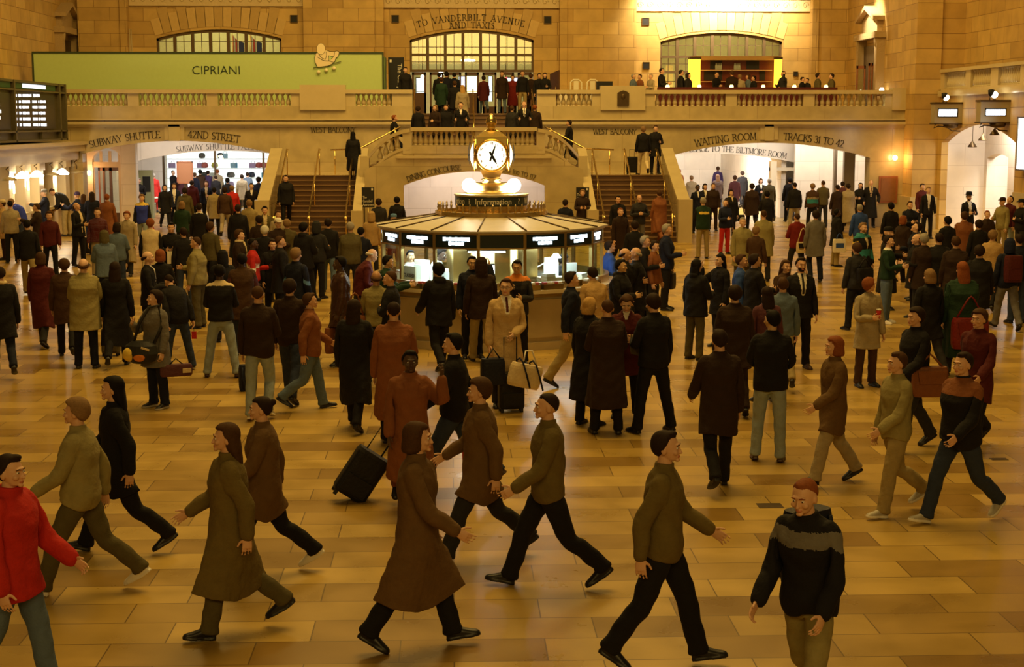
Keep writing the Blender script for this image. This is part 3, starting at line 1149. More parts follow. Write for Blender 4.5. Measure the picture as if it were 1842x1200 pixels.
# central block with its arch
cA = seg_arc(q(726, 334, YB), q(853, 308.5, YB), q(980, 334, YB), 20)
mb = MB()
zc0 = ZC
xw0, xw1 = xi0 - .0, xi1 + .0
polyc = [(xw0 + .25, 0), (cA[0][0], 0)] + cA + [(cA[-1][0], 0), (xw1 - .25, 0), (xw1 - .25, ZL + .25), (xi1 - 1.45, zc0), (xi0 + 1.45, zc0), (xw0 + .25, ZL + .25)]
mb.prism([(x, YB, z) for x, z in polyc], (0, .4, 0))
mb.box(xi0 + 1.45, xi1 - 1.45, YB + .4, YW, ZC - .2, ZC)
mb.box(xi0 + .3, xi0 + .55, YB + .4, YW, 0, ZL)
mb.box(xi1 - .55, xi1 - .3, YB + .4, YW, 0, ZL)
mb.box(xi0 + .3, xi0 + 1.45, YB + .4, YT, ZL - .2, ZL + .1)
mb.box(xi1 - 1.45, xi1 - .3, YB + .4, YT, ZL - .2, ZL + .1)
blk = structure(mb, 'wall_stair_front', M_MARB)
cC, rC = circ3(q(726, 334, YB), q(853, 308.5, YB), q(980, 334, YB))
on_arc(cC, rC, .07, 733, 829, 'DINING CONCOURSE', .18, YB, blk, .9)
on_arc(cC, rC, .07, 884, 962, 'TRACKS 100 TO 117', .15, YB, blk, .8)
mb = MB()
mb.box(xi0 + .6, xi1 - .6, 57.4, 57.6, 0, ZC - .2)
mb.box(xi0 + .55, xi0 + .62, YB + .45, 57.4, 0, ZL + .1).box(xi1 - .62, xi1 - .55, YB + .45, 57.4, 0, ZL + .1)
structure(mb, 'wall_dining_passage', M_WHITE)
area('dining_passage_light', (.75, 55.6, 2.6), (.75, 57.2, .9), 4.6, 1.2, 150, (1, .84, .72))
# mouldings on the block
mb = MB()
zm = q(0, 283, YB)[1]
mb.box(xi0 + 1.5, xi1 - 1.5, YB - .035, YB, zm - .02, zm + .02)
mb.box(xi0 + 1.35, xi1 - 1.35, YB - .07, YB, ZC - .16, ZC - .08)
trim(mb, M_COP)

# balustrade of the central landing with its curved wings
t = thing('balustrade', 'marble balustrade of the central landing behind the clock, with curved wings', 'balustrade', (.78, YB, ZC))
zt1, zt0 = q(0, 229, YB)[1] - ZC, q(0, 236, YB)[1] - ZC
zb1 = q(0, 262, YB)[1] - ZC
L0, L1 = q(740, 230, YB)[0] - .78, q(965, 230, YB)[0] - .78
MB().box(L0, L1, -.02, .36, 0, zb1).build('plinth', M_MARB, t)
MB().box(L0 - .03, L1 + .03, -.06, .4, zt0, zt1).build('coping', M_COP, t)
ops = [(742, 855, 12), (893, 962, 8)]
MB().box(q(855, 230, YB)[0] - .78, q(893, 230, YB)[0] - .78, .01, .33, zb1, zt0).build('pier', M_COP, t)
for a, b_, n in ops:
    A, B = q(a, 230, YB)[0] - .78, q(b_, 230, YB)[0] - .78
    for i in range(n):
        baluster(zt0 - zb1, (A + (B - A) * (i + .5) / n, .17, zb1), t)
for s in (-1, 1):
    E0 = L0 if s < 0 else L1
    path = []
    for k in range(13):
        u = k / 12
        x = E0 + s * (.05 + 1.5 * u - .04 * u)
        y = .15 + .55 * (1 - math.cos(u * math.pi / 2))
        z = zt1 - .04 - .16 * u - .78 * u ** 2.2
        path.append((x, y, z))
    cop, base, wall = MB(), MB(), MB()
    for k in range(12):
        (xa, ya, za), (xb, yb, zb_) = path[k], path[k + 1]
        for B_, (t0, t1_), wd in ((cop, (-.13, .0), .22), (base, (-.72, -.62), .18), (wall, (-1.25, -.72), .16)):
            v = []
            for (x, y, z) in (path[k], path[k + 1]):
                zlo = z + t0 if B_ is not wall else min(z - .72, -.35)
                v += [(x, y - wd, z + t1_), (x, y + wd, z + t1_), (x, y + wd, zlo if B_ is wall else z + t0), (x, y - wd, zlo if B_ is wall else z + t0)]
            B_.add(v, [(0, 1, 5, 4), (1, 2, 6, 5), (2, 3, 7, 6), (3, 0, 4, 7), (0, 3, 2, 1), (4, 5, 6, 7)])
    cop.build('coping', M_COP, t)
    base.build('plinth', M_COP, t)
    wall.build('plinth', M_MARB, t)
    MB().box(E0, E0 + s * .3, -.02, .34, 0, zt0).build('pier', M_COP, t)
    for u in (.30, .44, .58, .72):
        k = u * 12
        i = int(k)
        f = k - i
        x, y, z = [path[i][j] * (1 - f) + path[i + 1][j] * f for j in range(3)]
        baluster(zt0 - zb1, (x, y, z - .62), t)
    px_, py_, pz_ = path[-1]
    MB().box(px_ - .02 * s, px_ + .3 * s, py_ - .25, py_ + .25, -ZC + 0.0, pz_ - .02).build('pier', M_COP, t)


# parapets beside the lower flights: solid walls with sloping copings
def parapet(label, x, w, zf, zt_, brass_side):
    t = thing('parapet', label, 'parapet', (x, YF, 0))
    L = YT - YF
    b = MB().prism([(-w / 2, 0, 0), (-w / 2, L, 0), (-w / 2, L, zt_ - .1), (-w / 2, 0, zf - .1)], (w, 0, 0))
    b.build('wall', M_MARBY, t)
    c = MB().prism([(-w / 2 - .04, -.03, zf - .1), (-w / 2 - .04, L, zt_ - .1), (-w / 2 - .04, L, zt_ + .04), (-w / 2 - .04, -.03, zf + .04)], (w + .08, 0, 0))
    c.build('coping', M_COP, t)
    MB().box(-w / 2 - .07, w / 2 + .07, -.35, .02, 0, zf + .1).build('newel', M_COP, t)
    return t


parapet('marble parapet with sloping coping at the outer edge of the left stairs', xo0 - .17, .34, 1.35, ZL + .92, 1)
parapet('marble parapet with sloping coping at the inner edge of the left stairs', xi0 + .1, .24, 1.0, ZL + .92, -1)
parapet('marble parapet with sloping coping at the inner edge of the right stairs', xi1 - .1, .24, 1.0, ZL + .92, 1)
parapet('marble parapet with sloping coping at the outer edge of the right stairs', xo1 + .17, .34, 1.35, ZL + .92, -1)


def handrail(label, x, dx=0.0):
    t = thing('handrail', label, 'handrail', (x, YF, 0))
    L = YT - YF
    MB().tube([(dx, -.45, .86), (0, -.2, .92), (0, L, ZL + .92), (0, L + .35, ZL + .9)], .032, 8).build('rail', M_BRASS, t)
    for u in (.02, .5, 1.0):
        MB().tube([(0, L * u, ZL * u), (0, L * u, ZL * u + .92)], .022, 8).build('post', M_BRASS, t)
    return t


handrail('brass handrail up the middle of the left stairs', -4.75)
handrail('brass handrail along the inner side of the left stairs', xi0 - .28)
handrail('brass handrail along the outer side of the left stairs', xo0 + .2)
handrail('brass handrail up the middle of the right stairs', 6.25)
handrail('brass handrail along the inner side of the right stairs', xi1 + .28)
handrail('brass handrail along the outer side of the right stairs', xo1 - .2)
for s, x0, lab in ((-1, xi0, 'sloping brass handrail rising to the central landing on the left'), (1, xi1, 'sloping brass handrail rising to the central landing on the right')):
    t = thing('handrail', lab, 'handrail', (x0, YT + .8, ZL))
    MB().tube([(s * 1.15, 0, .88), (s * .1, 0, .92), (-s * 1.4, 0, ZC - ZL + .92)], .03, 8).build('rail', M_BRASS, t)
    MB().tube([(s * 1.0, 0, 0), (s * 1.0, 0, .88)], .02, 8).build('post', M_BRASS, t)
    MB().tube([(-s * 1.2, 0, ZC - ZL), (-s * 1.2, 0, ZC - ZL + .88)], .02, 8).build('post', M_BRASS, t)

# stairs from the central landing up to the doors
t = thing('staircase', 'dark marble steps from the central landing up to the entrance doors', 'stairs', ((xs0 + xs1) / 2, YW, ZC))
cx = t.location.x
mb, nb = MB(), MB()
n = 9
for i in range(n):
    z0, z1 = (ZB - ZC) * i / n, (ZB - ZC) * (i + 1) / n
    ya = 3.3 * i / n
    mb.box(xs0 - cx + .02, xs1 - cx - .02, ya, 3.3, z0, z1 - .05)
    nb.box(xs0 - cx + .02, xs1 - cx - .02, ya - .03, ya + 3.3 / n, z1 - .05, z1)
mb.build('steps', M_STEP, t)
nb.build('treads', M_NOSE, t)
for lab, px in (('tall brass handrail in the middle of the entrance steps', 852), ('brass handrail at the left side of the entrance steps', 744), ('brass handrail at the right side of the entrance steps', 961)):
    X = q(px, 200, 60)[0]
    t = thing('handrail', lab, 'handrail', (X, YW + .1, ZC))
    MB().tube([(0, 0, .0), (0, 0, .95), (0, 3.2, ZB - ZC + .95), (0, 3.2, ZB - ZC)], .025, 8).build('rail', M_BRASS, t)

# ================================================================== BALCONY FITTINGS
# green banner
YG = 60.6
M_GREEN = mat('banner_green', (.46, .60, .23), .6, var=.05)
x0, z1 = q(60, 96, YG)
x1, z0 = q(688, 162, YG)
t = thing('green_banner', 'long green hoarding reading CIPRIANI standing on the left balcony', 'banner', ((x0 + x1) / 2, YG, ZB))
cx = t.location.x
MB().box(x0 - cx, x1 - cx, 0, .08, .0, z1 - ZB).build('panel', M_GREEN, t)
MB().box(x0 - cx - .06, x1 - cx + .06, -.03, .1, z1 - ZB, z1 - ZB + .07).box(x0 - cx - .07, x0 - cx, -.03, .1, 0, z1 - ZB).box(x1 - cx, x1 - cx + .06, -.03, .1, .9, z1 - ZB).build('frame', mat('banner_edge', (.03, .05, .02), .5), t)
p = U(389, 127, YG)
font_part('lettering', 'CIPRIANI', .47, (p.x - cx, -.012, p.z - ZB), FACE_CAM, mat('banner_letters', (.01, .03, .02), .5), t, .01, sx=1.0, bold=-.006)
sb = MB().box(x1 - cx + .06, x1 - cx + .10, .1, 1.6, 0, z1 - ZB - .1)
sb.build('side_panel', mat('banner_side', (.16, .24, .08), .6, var=.5, vscale=2), t)
# the white figure leaning over its line, with three balls
S = 1 / 45.4
pc = U(587, 106, YG)
M_FIG = mat('figure_cream', (.78, .66, .42), .6)
M_LINE = mat('figure_line', (.06, .07, .02), .6)


def F2(x, y):      # 10x-zoom crop pixels -> local
    p = U(540 + x / 10, 60 + y / 10, YG)
    return (p.x - cx, p.z - ZB)


def plate(poly, d, m, name, y0=-.015):
    MB().prism([(a, y0, b) for a, b in poly], (0, -d, 0)).build(name, m, t)


body = [F2(*a) for a in ((310, 600), (270, 520), (262, 440), (280, 370), (320, 330), (400, 350), (470, 300), (540, 328), (620, 330), (660, 312), (700, 330), (700, 370), (680, 420), (640, 450), (630, 500), (600, 525), (560, 560), (460, 598), (390, 602))]
plate(body, .03, M_FIG, 'figure_body')
hole = [F2(*a) for a in ((520, 400), (570, 415), (600, 420), (560, 460), (545, 490), (525, 470))]
plate(hole, .002, M_GREEN, 'figure_gap', -.046)
head = [F2(375 + 76 * math.cos(R(a)) * .98, 283 + 100 * math.sin(R(a))) for a in range(0, 360, 15)]
plate(head, .05, M_FIG, 'figure_head')
ln = MB()


def stroke(pts, r=.010):
    ln.tube([(F2(*a)[0], -.05, F2(*a)[1]) for a in pts], r, 5)


stroke(((240, 622), (390, 604), (500, 590), (600, 545), (738, 508)), .016)
stroke([(375 + 76 * math.cos(R(a)), 283 + 100 * math.sin(R(a))) for a in range(0, 361, 20)])
stroke(((310, 600), (270, 520), (262, 440), (280, 370), (312, 335)))
stroke(((470, 300), (540, 328), (620, 330), (660, 312), (700, 330), (700, 370), (680, 420), (640, 450), (630, 500), (600, 525)))
stroke(((310, 425), (380, 470), (440, 495), (540, 498), (600, 525)))
stroke(((325, 355), (360, 410), (400, 450), (455, 470), (475, 400), (465, 330)))
stroke(((520, 495), (515, 400), (570, 415), (610, 410), (620, 340)))
stroke(((600, 420), (560, 465)))
ln.build('outline', M_LINE, t)
for bx, by in ((333, 698), (470, 663), (610, 628)):
    a, b_ = F2(bx, by)
    MB().sphere((a, -.06, b_), .075, 14, 8).build('ball', mat('ball_cream', (.8, .74, .5), .35), t)
# black sign with vertical words
YS = 62.0
a, b_ = U(698, 103, YS), U(727, 160, YS)
t = thing('board_sign', 'black upright sign reading The Campbell Apartment at the end of the green banner', 'sign', ((a.x + b_.x) / 2, YS, ZB))
w = (b_.x - a.x) / 2
MB().box(-w, w, 0, .06, .1, a.z - ZB).build('panel', M_BLACK, t)
MB().box(-w, w, -.3, .36, 0, .1).build('base', M_BLACK, t)
rot = ((0, 1, 0), (0, 0, -1), (-1, 0, 0))
font_part('lettering', 'The Campbell', .24, (w * .45, -.01, (a.z - ZB) * .58), rot, mat('sign_white', (.75, .72, .6), .5), t, .004)
MB().box(-w + .06, -w + .14, -.012, 0, a.z - ZB - .2, a.z - ZB - .1).build('emblem', mat('sign_white', (.75, .72, .6), .5), t)


def stair_sign(lab, px, py0, py1, face_text):
    Y = 51.6
    a, b_ = U(px - 11.5, py0, Y), U(px + 11.5, py1, Y)
    t = thing('stand_sign', lab, 'sign', ((a.x + b_.x) / 2, Y, 0))
    w = (b_.x - a.x) / 2
    MB().box(-w, w, 0, .04, b_.z, a.z).build('panel', M_BLACK, t)
    MB().tube([(0, .02, 0), (0, .02, b_.z)], .02, 8).build('post', M_BRASSD, t)
    MB().lathe([(.18, 0), (.18, .02), (.03, .04)], seg=16).build('base', M_BRASSD, t)
    for i, wd in enumerate(('The', 'Campbell', 'Apartment')):
        font_part('lettering', wd, .12, (-w + .03, -.008, b_.z + .33 - i * .12), FACE_CAM, MATS['sign_white'], t, .003, 'LEFT', sx=.72)
    MB().box(w - .1, w - .04, -.008, 0, a.z - .1, a.z - .03).build('emblem', MATS['sign_white'], t)
    if face_text:
        MB().sphere((0, -.005, a.z - .22), (.07, .01, .1), 12, 8).build('portrait', mat('portrait_skin', (.45, .25, .14), .6), t)


stair_sign('black stand sign reading The Campbell Apartment at the foot of the left stairs', 662, 337, 373, False)
stair_sign('black stand sign with a portrait at the foot of the right stairs', 1048, 337, 368, True)

# bar on the right balcony
YR = 60.0
M_RED = mat('dark_red_velvet', (.10, .008, .006), .7, var=.2)
X0, X1 = q(1182, 158, YR)[0], q(1505, 158, YR)[0]
t = thing('bar_bench', 'long dark red banquette behind the right balustrade', 'bench', ((X0 + X1) / 2, YR, ZB))
w = (X1 - X0) / 2
MB().box(-w, w, 0, .5, 0, .45).build('seat', M_RED, t)
MB().box(-w, w, -.15, 0, 0, q(0, 156, YR)[1] - ZB).build('backrest', M_RED, t)
names = ['leftmost', 'second from the left', 'third from the left', 'third from the right', 'second from the right', 'rightmost']
M_CAND = emat('candle_glass', (1, .62, .16), 14)
for i, px in enumerate((1201, 1258, 1316, 1373, 1429, 1486)):
    p = U(px, 151, 61.2)
    tb = thing('cocktail_table', 'small round balcony table under the %s candle lamp' % names[i], 'table', (p.x, p.y, ZB))
    MB().lathe([(.3, .82), (.3, .85)], seg=16).build('tabletop', M_DOORW, tb)
    MB().tube([(0, 0, 0), (0, 0, .82)], .03, 8).build('pedestal', M_BRONZE, tb)
    t = thing('candle_lamp', 'glowing orange candle lamp, %s of the six along the right balcony' % names[i], 'lamp', (p.x, p.y, ZB + .85))
    MB().lathe([(.05, .02), (.075, .05), (.085, .14), (.07, .24), (.05, .27)], seg=12).build('glass_shade', M_CAND, t)
    MB().lathe([(.06, 0), (.06, .02)], seg=12).build('base', M_BRASSD, t)
    point('candle_light', (p.x, p.y, ZB + 1.25), 9, (1, .5, .12), .06)
YBAR = 66.0
M_MAHO = mat('mahogany', (.13, .022, .008), .35, var=.25, vscale=3)
M_SHEL = mat('bar_shelf', (.5, .38, .26), .3)
X0, X1, ZT = q(1248, 103, YBAR)[0], q(1402, 103, YBAR)[0], q(0, 101, YBAR)[1]
t = thing('back_bar', 'mahogany back bar with shelves and a pale top between two glowing orange columns', 'bar', ((X0 + X1) / 2, YBAR, ZB))
w, h = (X1 - X0) / 2, ZT - ZB
MB().box(-w, w, .25, .6, 0, h - .1).build('back_panel', M_MAHO, t)
MB().box(-w - .05, w + .05, -.1, .65, h - .12, h + .05).build('canopy', mat('bar_canopy', (.42, .26, .08), .4), t)
for k, z in enumerate((q(0, 124, YBAR)[1], q(0, 145, YBAR)[1])):
    MB().box(-w + .3, w - .3, .0, .25, z - ZB - .03, z - ZB).build('shelf', M_SHEL, t)
for a, b_, za, zb_ in ((1281, 1303, 105, 122), (1347, 1370, 105, 122), (1270, 1303, 126, 143), (1371, 1381, 126, 143)):
    MB().box(q(a, 0, YBAR)[0] - t.location.x, q(b_, 0, YBAR)[0] - t.location.x, .22, .26, q(0, zb_, YBAR)[1] - ZB, q(0, za, YBAR)[1] - ZB).build('niche', M_BLACK, t)
MB().box(-w + .3, w - .3, -.9, -.5, 0, 1.08).build('counter', M_MAHO, t)
for i in range(12):
    px = 1288 + i * 1.9 + (22 if i > 5 else 0)
    pb = U(px, 123, YBAR + .1)
    o = MB().lathe([(.03, 0), (.035, .02), (.035, .16), (.012, .22), (.012, .3)], seg=8).build('bottle', mat('bottle_glass', (.3, .34, .3), .1), None, (pb.x, YBAR + .12, q(0, 124, YBAR)[1]))
    tag(o, 'small bottle standing on the upper shelf of the back bar', 'bottle', 'bottles on the back bar shelf')
M_AMB = emat('amber_glow', (1, .44, .03), 3.2)
for lab, a, b_ in (('glowing amber column at the left end of the bar', 1240, 1259), ('glowing amber column at the right end of the bar', 1394, 1406)):
    A, B = q(a, 100, YBAR - .3)[0], q(b_, 100, YBAR - .3)[0]
    t = thing('lit_column', lab, 'lamp', ((A + B) / 2, YBAR - .3, ZB))
    w = (B - A) / 2
    MB().box(-w, w, -w, w, .05, ZT - ZB - .1).build('lit_face', M_AMB, t)
    MB().box(-w - .03, w + .03, -w - .03, w + .03, 0, .05).build('base', M_BRONZE, t)
    MB().box(-w - .02, w + .02, -w - .02, w + .02, ZT - ZB - .1, ZT - ZB).build('cap', M_BRONZE, t)
# timber door frame and lamps at the right end of the balcony
YQ = 63.5
t = thing('folding_doors', 'open orange-brown glazed folding doors at the right end of the balcony', 'door', (q(1562, 160, YQ)[0], YQ, ZB))
cx = t.location.x
hd = q(0, 116, YQ)[1] - ZB
for a, b_, yy, hh in ((1545, 1561, 0, hd), (1563, 1571, -.3, hd + .1), (1573, 1581, .1, hd + .05)):
    A, B = q(a, 0, YQ)[0] - cx, q(b_, 0, YQ)[0] - cx
    MB().box(A, A + .06, yy, yy + .06, 0, hh).box(B - .06, B, yy, yy + .06, 0, hh).box(A, B, yy, yy + .06, hh - .12, hh).box(A, B, yy, yy + .06, 0, .25).build('leaf_frame', M_WOODR, t)
    MB().box(A + .06, B - .06, yy + .02, yy + .03, .25, hh - .12).build('pane', M_PANE, t)
t = thing('folding_door', 'dark brown door leaf standing open beyond the right balustrade of the entrance steps', 'door', (q(997, 160, 66)[0], 66, ZB))
hh = q(0, 125, 66)[1] - ZB
MB().prism([(-.17, .3, 0), (.17, -.3, 0), (.17, -.3, hh), (-.17, .3, hh - .15)], (.05, .03, 0)).build('leaf', M_DOORW, t)
MB().tube([(.05, -.1, .95), (.05, -.1, 1.15)], .02, 6).build('handle', M_BRASSD, t)
p = U(1586, 161, 62)
t = thing('table_lamp', 'small table lamp with glowing white shade at the right end of the balcony', 'lamp', (p.x, p.y, ZB + .76))
MB().lathe([(.13, .12), (.06, .28), (.05, .28)], seg=14).build('lamp_shade', emat('white_shade', (1, .85, .55), 9), t)
MB().lathe([(.06, 0), (.02, .03), (.02, .13)], seg=10).build('base', M_BRASSD, t)
tb = thing('side_table', 'dark side table at the right end of the balcony carrying the table lamp', 'table', (p.x, p.y, ZB))
MB().box(-.3, .3, -.25, .25, .7, .76).build('tabletop', M_DOORW, tb)
for sx in (-1, 1):
    for sy in (-1, 1):
        MB().box(sx * .26 - .02, sx * .26 + .02, sy * .2 - .02, sy * .2 + .02, 0, .7).build('leg', M_DOORW, tb)
spot('wall_uplight', (q(1600, 160, 62.5)[0] - .2, 62.5, ZB + .3), (17.6, 63.2, 7.5), 240, (1, .75, .4), 50)
# high-backed white chairs seen over the balustrade right of the steps
for i, px in enumerate((1037, 1067)):
    p = U(px, 160, 63)
    t = thing('patio_chair', ('white high-backed chair behind the balustrade, left of the two beside the steps', 'white high-backed chair behind the balustrade, right of the two beside the steps')[i], 'chair', (p.x, 63, ZB))
    mw = mat('white_chair_paint', (.75, .68, .5), .5)
    hb = q(0, 142, 63)[1] - ZB
    MB().tube([(-.24, .2, .45), (-.22, .24, hb - .1), (-.1, .25, hb), (.1, .25, hb), (.22, .24, hb - .1), (.24, .2, .45)], .035, 8).build('back_frame', mw, t)
    MB().box(-.1, .1, .2, .24, .45, hb - .05).build('backrest', mw, t)
    MB().box(-.26, .26, -.25, .25, .41, .46).build('seat', mw, t)
    for sx in (-1, 1):
        for sy in (-1, 1):
            MB().box(sx * .22 - .02, sx * .22 + .02, sy * .21 - .02, sy * .21 + .02, 0, .41).build('leg', mw, t)
p = U(1014, 152, 63)
t = thing('cabinet_lamp', 'small bright cabinet light standing right of the entrance steps', 'lamp', (p.x, 63, ZB))
MB().box(-.22, .22, -.15, .15, 0, .95).build('body', mat('white_chair_paint', (.75, .68, .5), .5), t)
MB().box(-.2, .2, -.17, -.15, .84, .93).build('lit_face', emat('cabinet_glow', (1, .9, .6), 5), t)
p = U(1087, 155, 63)
t = thing('service_cart', 'black service cart behind the balustrade right of the white chairs', 'cart', (p.x, 63, ZB))
MB().box(-.32, .32, -.2, .2, .12, 1.3).build('body', M_BLACK, t)
for sx in (-1, 1):
    MB().tube([(sx * .25, -.14, .06), (sx * .25 + .03, -.14, .06)], .06, 10).build('wheel', M_BRONZE, t)
    MB().tube([(sx * .25, .14, .06), (sx * .25 + .03, .14, .06)], .06, 10).build('wheel', M_BRONZE, t)

# flag rods leaning and stone door surrounds on the balcony's side walls
M_CARV = mat('carved_stone', (.40, .28, .13), .7, bump=.8, bscale=20)


def surround(lab, Xw, pxa, pxb, ytop, yo0, s, dark):
    pa, pb = UX(pxa, 90, Xw), UX(pxb, 90, Xw)
    ya, yb = pa.y, pb.y
    cy = (ya + yb) / 2
    ztop = UX((pxa + pxb) / 2, ytop, Xw).z
    zo = UX((pxa + pxb) / 2, yo0, Xw).z
    w = abs(yb - ya) / 2
    t = thing('door_surround', lab, 'door surround', (Xw, cy, ZB))
    h = zo - ZB
    H = ztop - ZB
    d = .35 * s
    for k in (-1, 1):
        MB().box(0, d, k * w - k * .32, k * w, 0, h + .25).build('jamb', M_CARV, t)
    MB().box(0, d * 1.3, -w - .1, w + .1, h + .25, h + .5).build('lintel', M_CARV, t)
    MB().prism([(0, -w * .75, h + .5), (0, w * .75, h + .5), (0, w * .75, H - .45), (0, 0, H), (0, -w * .75, H - .45)], (d * .7, 0, 0)).build('overdoor_panel', M_CARV, t)
    cr = MB()
    cr.prism([(0, -w * .9, H - .5), (0, 0, H), (0, 0, H + .16), (0, -w * .9, H - .34)], (d * 1.4, 0, 0))
    cr.prism([(0, w * .9, H - .5), (0, 0, H), (0, 0, H + .16), (0, w * .9, H - .34)], (d * 1.4, 0, 0))
    cr.build('pediment', M_CARV, t)
    MB().box(0, d * .3, -w + .3, w - .3, 0, h).build('door', dark, t)
    for k in (-1, 1):
        MB().sphere((d * .9, k * (w * .9), h + .15), (.12, .14, .3), 10, 8).build('bracket', M_CARV, t)


surround('carved stone door surround with pediment high on the left side wall', -16.75, 99, 127, 12, 72, 1, M_BRONZE)
surround('brightly lit carved stone door surround with pediment high on the right side wall', 17.62, 1555, 1592, 18, 82, -1, M_BRONZE)
# washes of light over the bar window and the right surround
for px, e in ((1195, 1500), (1300, 2600), (1395, 1300)):
    p = U(px, 38, 68.0)
    spot('wall_wash_lamp', (p.x, 67.3, 9.9), (p.x, 69.0, 8.75), e, (1, .82, .52), 110, .9)
spot('surround_wash_lamp', (15.6, 63.3, 10.2), (17.6, 63.6, 7.8), 3200, (1, .84, .6), 50, .8)
rod = thing('leaning_rods', 'two thin pale rods leaning against the wall left of the left window', 'rods', (q(236, 95, 68)[0], 68, ZB))
MB().tube([(.1, 0, 0), (-.1, .6, q(0, 50, 68)[1] - ZB)], .025, 6).build('rod', M_COP, rod)
MB().tube([(-.1, 0, 0), (-.16, .6, q(0, 50, 68)[1] - ZB)], .025, 6).build('rod', M_COP, rod)
# flags hanging in the room behind the left window
for i, px in enumerate((418, 450)):
    p = U(px, 75, 71)
    t = thing('flag', ('striped flag behind the left window, left of the two', 'striped flag behind the left window, right of the two')[i], 'flag', (p.x, 71, ZB))
    h = q(0, 56, 71)[1] - ZB
    MB().tube([(0, 0, 0), (0, 0, h)], .025, 8).build('pole', M_BRASSD, t)
    mb = MB()
    n = 7
    for k in range(n):
        x0_, x1_ = -.03 + .08 * k, -.03 + .08 * (k + 1)
        yy = [.05 * math.sin(k * 1.3), .05 * math.sin((k + 1) * 1.3)]
        zt_, zb_ = h - .1 - .09 * k, h - 1.7 - .05 * k
        mb.prism([(x0_, yy[0], zb_), (x1_, yy[1], zb_ - .05), (x1_, yy[1], zt_ - .09), (x0_, yy[0], zt_)], (0, .02, 0), mi=k % 2 if k < 5 else 0)
    mb.prism([(.3, -.02, h - .95), (.53, -.02, h - 1.0), (.53, -.02, h - .5), (.3, -.02, h - .4)], (0, -.02, 0), mi=2)
    mb.build('cloth', [mat('flag_red', (.45, .03, .02), .7), mat('flag_white', (.75, .7, .6), .7), mat('flag_blue', (.02, .03, .12), .7)], t)

# balcony opening in the right hall wall
t = thing('balustrade', 'small marble balustrade high in the right hall wall', 'balustrade', (XR, 52.5, zband))
ztop = UX(1697, 125, XR).z - zband
MB().box(-.08, .3, -12, 4.7, ztop - .12, ztop).build('coping', M_COP, t)
MB().box(-.02, .28, -12, 4.7, 0, .08).build('plinth', M_COP, t)
yy = 4.5
ys = [(1737, 1746), (1782, 1795), (1690, 1699), (1835, 1850)]
for a, b_ in ys:
    A, B = UX(a, 140, XR).y - 52.5, UX(b_, 140, XR).y - 52.5
    MB().box(0, .26, B, A, .08, ztop - .12).build('pier', M_COP, t)
for a, b_, n in ((1700, 1736, 11), (1747, 1782, 10), (1796, 1835, 10)):
    for i in range(n):
        y = UX(a + (b_ - a) * (i + .5) / n, 140, XR).y - 52.5
        baluster(ztop - .2, (.13, y, .08), t)
# ================================================================== RIGHT WALL SIGNS
M_SBOX = mat('sign_cream_metal', (.42, .36, .24), .4, .3)
M_LIT = emat('sign_lit', (.86, .93, 1.0), 6)
for i, (pxa, pxb, pya, pyb, la, lb, lc, ld) in enumerate(((1682, 1731, 187, 221, 1689, 1721, 197, 209), (1765, 1818, 183, 219, 1774, 1808, 197, 207))):
    s = (pxb - 813) / 18.25
    Y = FPX / s
    a, b_ = U(pxa, pya, Y), U(pxb, pyb, Y)
    t = thing('track_sign', ('box sign with white lit strip, left of two over the side arch', 'box sign with white lit strip, right of two over the side arch')[i], 'sign', ((a.x + b_.x) / 2, Y, b_.z))
    w, h = (b_.x - a.x) / 2, a.z - b_.z
    MB().box(-w, w, 0, .45, 0, h).build('box', M_SBOX, t)
    MB().box(-w - .03, w + .03, -.03, .48, h, h + .06).box(-w - .03, w + .03, -.03, .48, -.05, 0).build('moulding', M_BRONZE, t)
    a, b_ = U(la, lc, Y), U(lb, ld, Y)
    MB().box(a.x - t.location.x, b_.x - t.location.x, -.02, 0, b_.z - t.location.z, a.z - t.location.z).build('lit_strip', M_LIT, t)
    MB().box(a.x - t.location.x - .04, b_.x - t.location.x + .04, -.01, 0, b_.z - t.location.z - .04, a.z - t.location.z + .04).build('strip_frame', M_BLACK, t)
    MB().tube([(-w + .1, .2, -.05), (-w + .05, .2, -.18), (-w + .2, .2, -.12), (0, .2, -.14), (w - .3, .2, -.28), (w, .2, -.3)], .025, 6).build('bracket', M_BRONZE, t)
    MB().lathe([(.28, -.05), (.24, -.16), (.1, -.2)], (w - .35, .22, 0), 12).build('down_lamp', M_BRONZE, t)
    gx = (-.05, .0)[i]
    t2 = thing('globe_lamp', ('glowing globe lamp on top of the left box sign', 'glowing globe lamp on top of the right box sign')[i], 'lamp', (t.location.x + gx, Y + .2, t.location.z + h + .06))
    MB().lathe([(.06, 0), (.03, .03), (.03, .07)], seg=10).build('base', M_BRONZE, t2)
    MB().sphere((0, 0, .17), .11).build('globe', emat('globe_glow', (1, .93, .72), 16), t2)
    t3 = thing('floodlight', ('small black floodlight tilted on the left box sign', 'small black floodlight tilted on the right box sign')[i], 'lamp', (t.location.x - w + .35, Y + .2, t.location.z + h + .06))
    MB().tube([(0, 0, 0), (.02, 0, .12)], .02, 6).build('stem', M_BRONZE, t3)
    MB().lathe([(.05, -.08), (.1, 0), (.11, .12), (.05, .14)], (.04, 0, .2), 10).build('housing', M_BLACK, t3)
a, b_ = UX(1836, 210, 18.1), UX(1836, 307, 18.1)
t = thing('lit_poster_box', 'tall white lit poster box at the right edge of the photo', 'sign', (18.1, 48.15, b_.z))
h = a.z - b_.z
MB().box(-.02, 0, -1.5, .4, .05, h - .05).build('lit_face', emat('poster_white', (.85, .95, 1), 5), t)
MB().box(0, .18, -1.55, .45, 0, h).build('housing', M_SBOX, t)
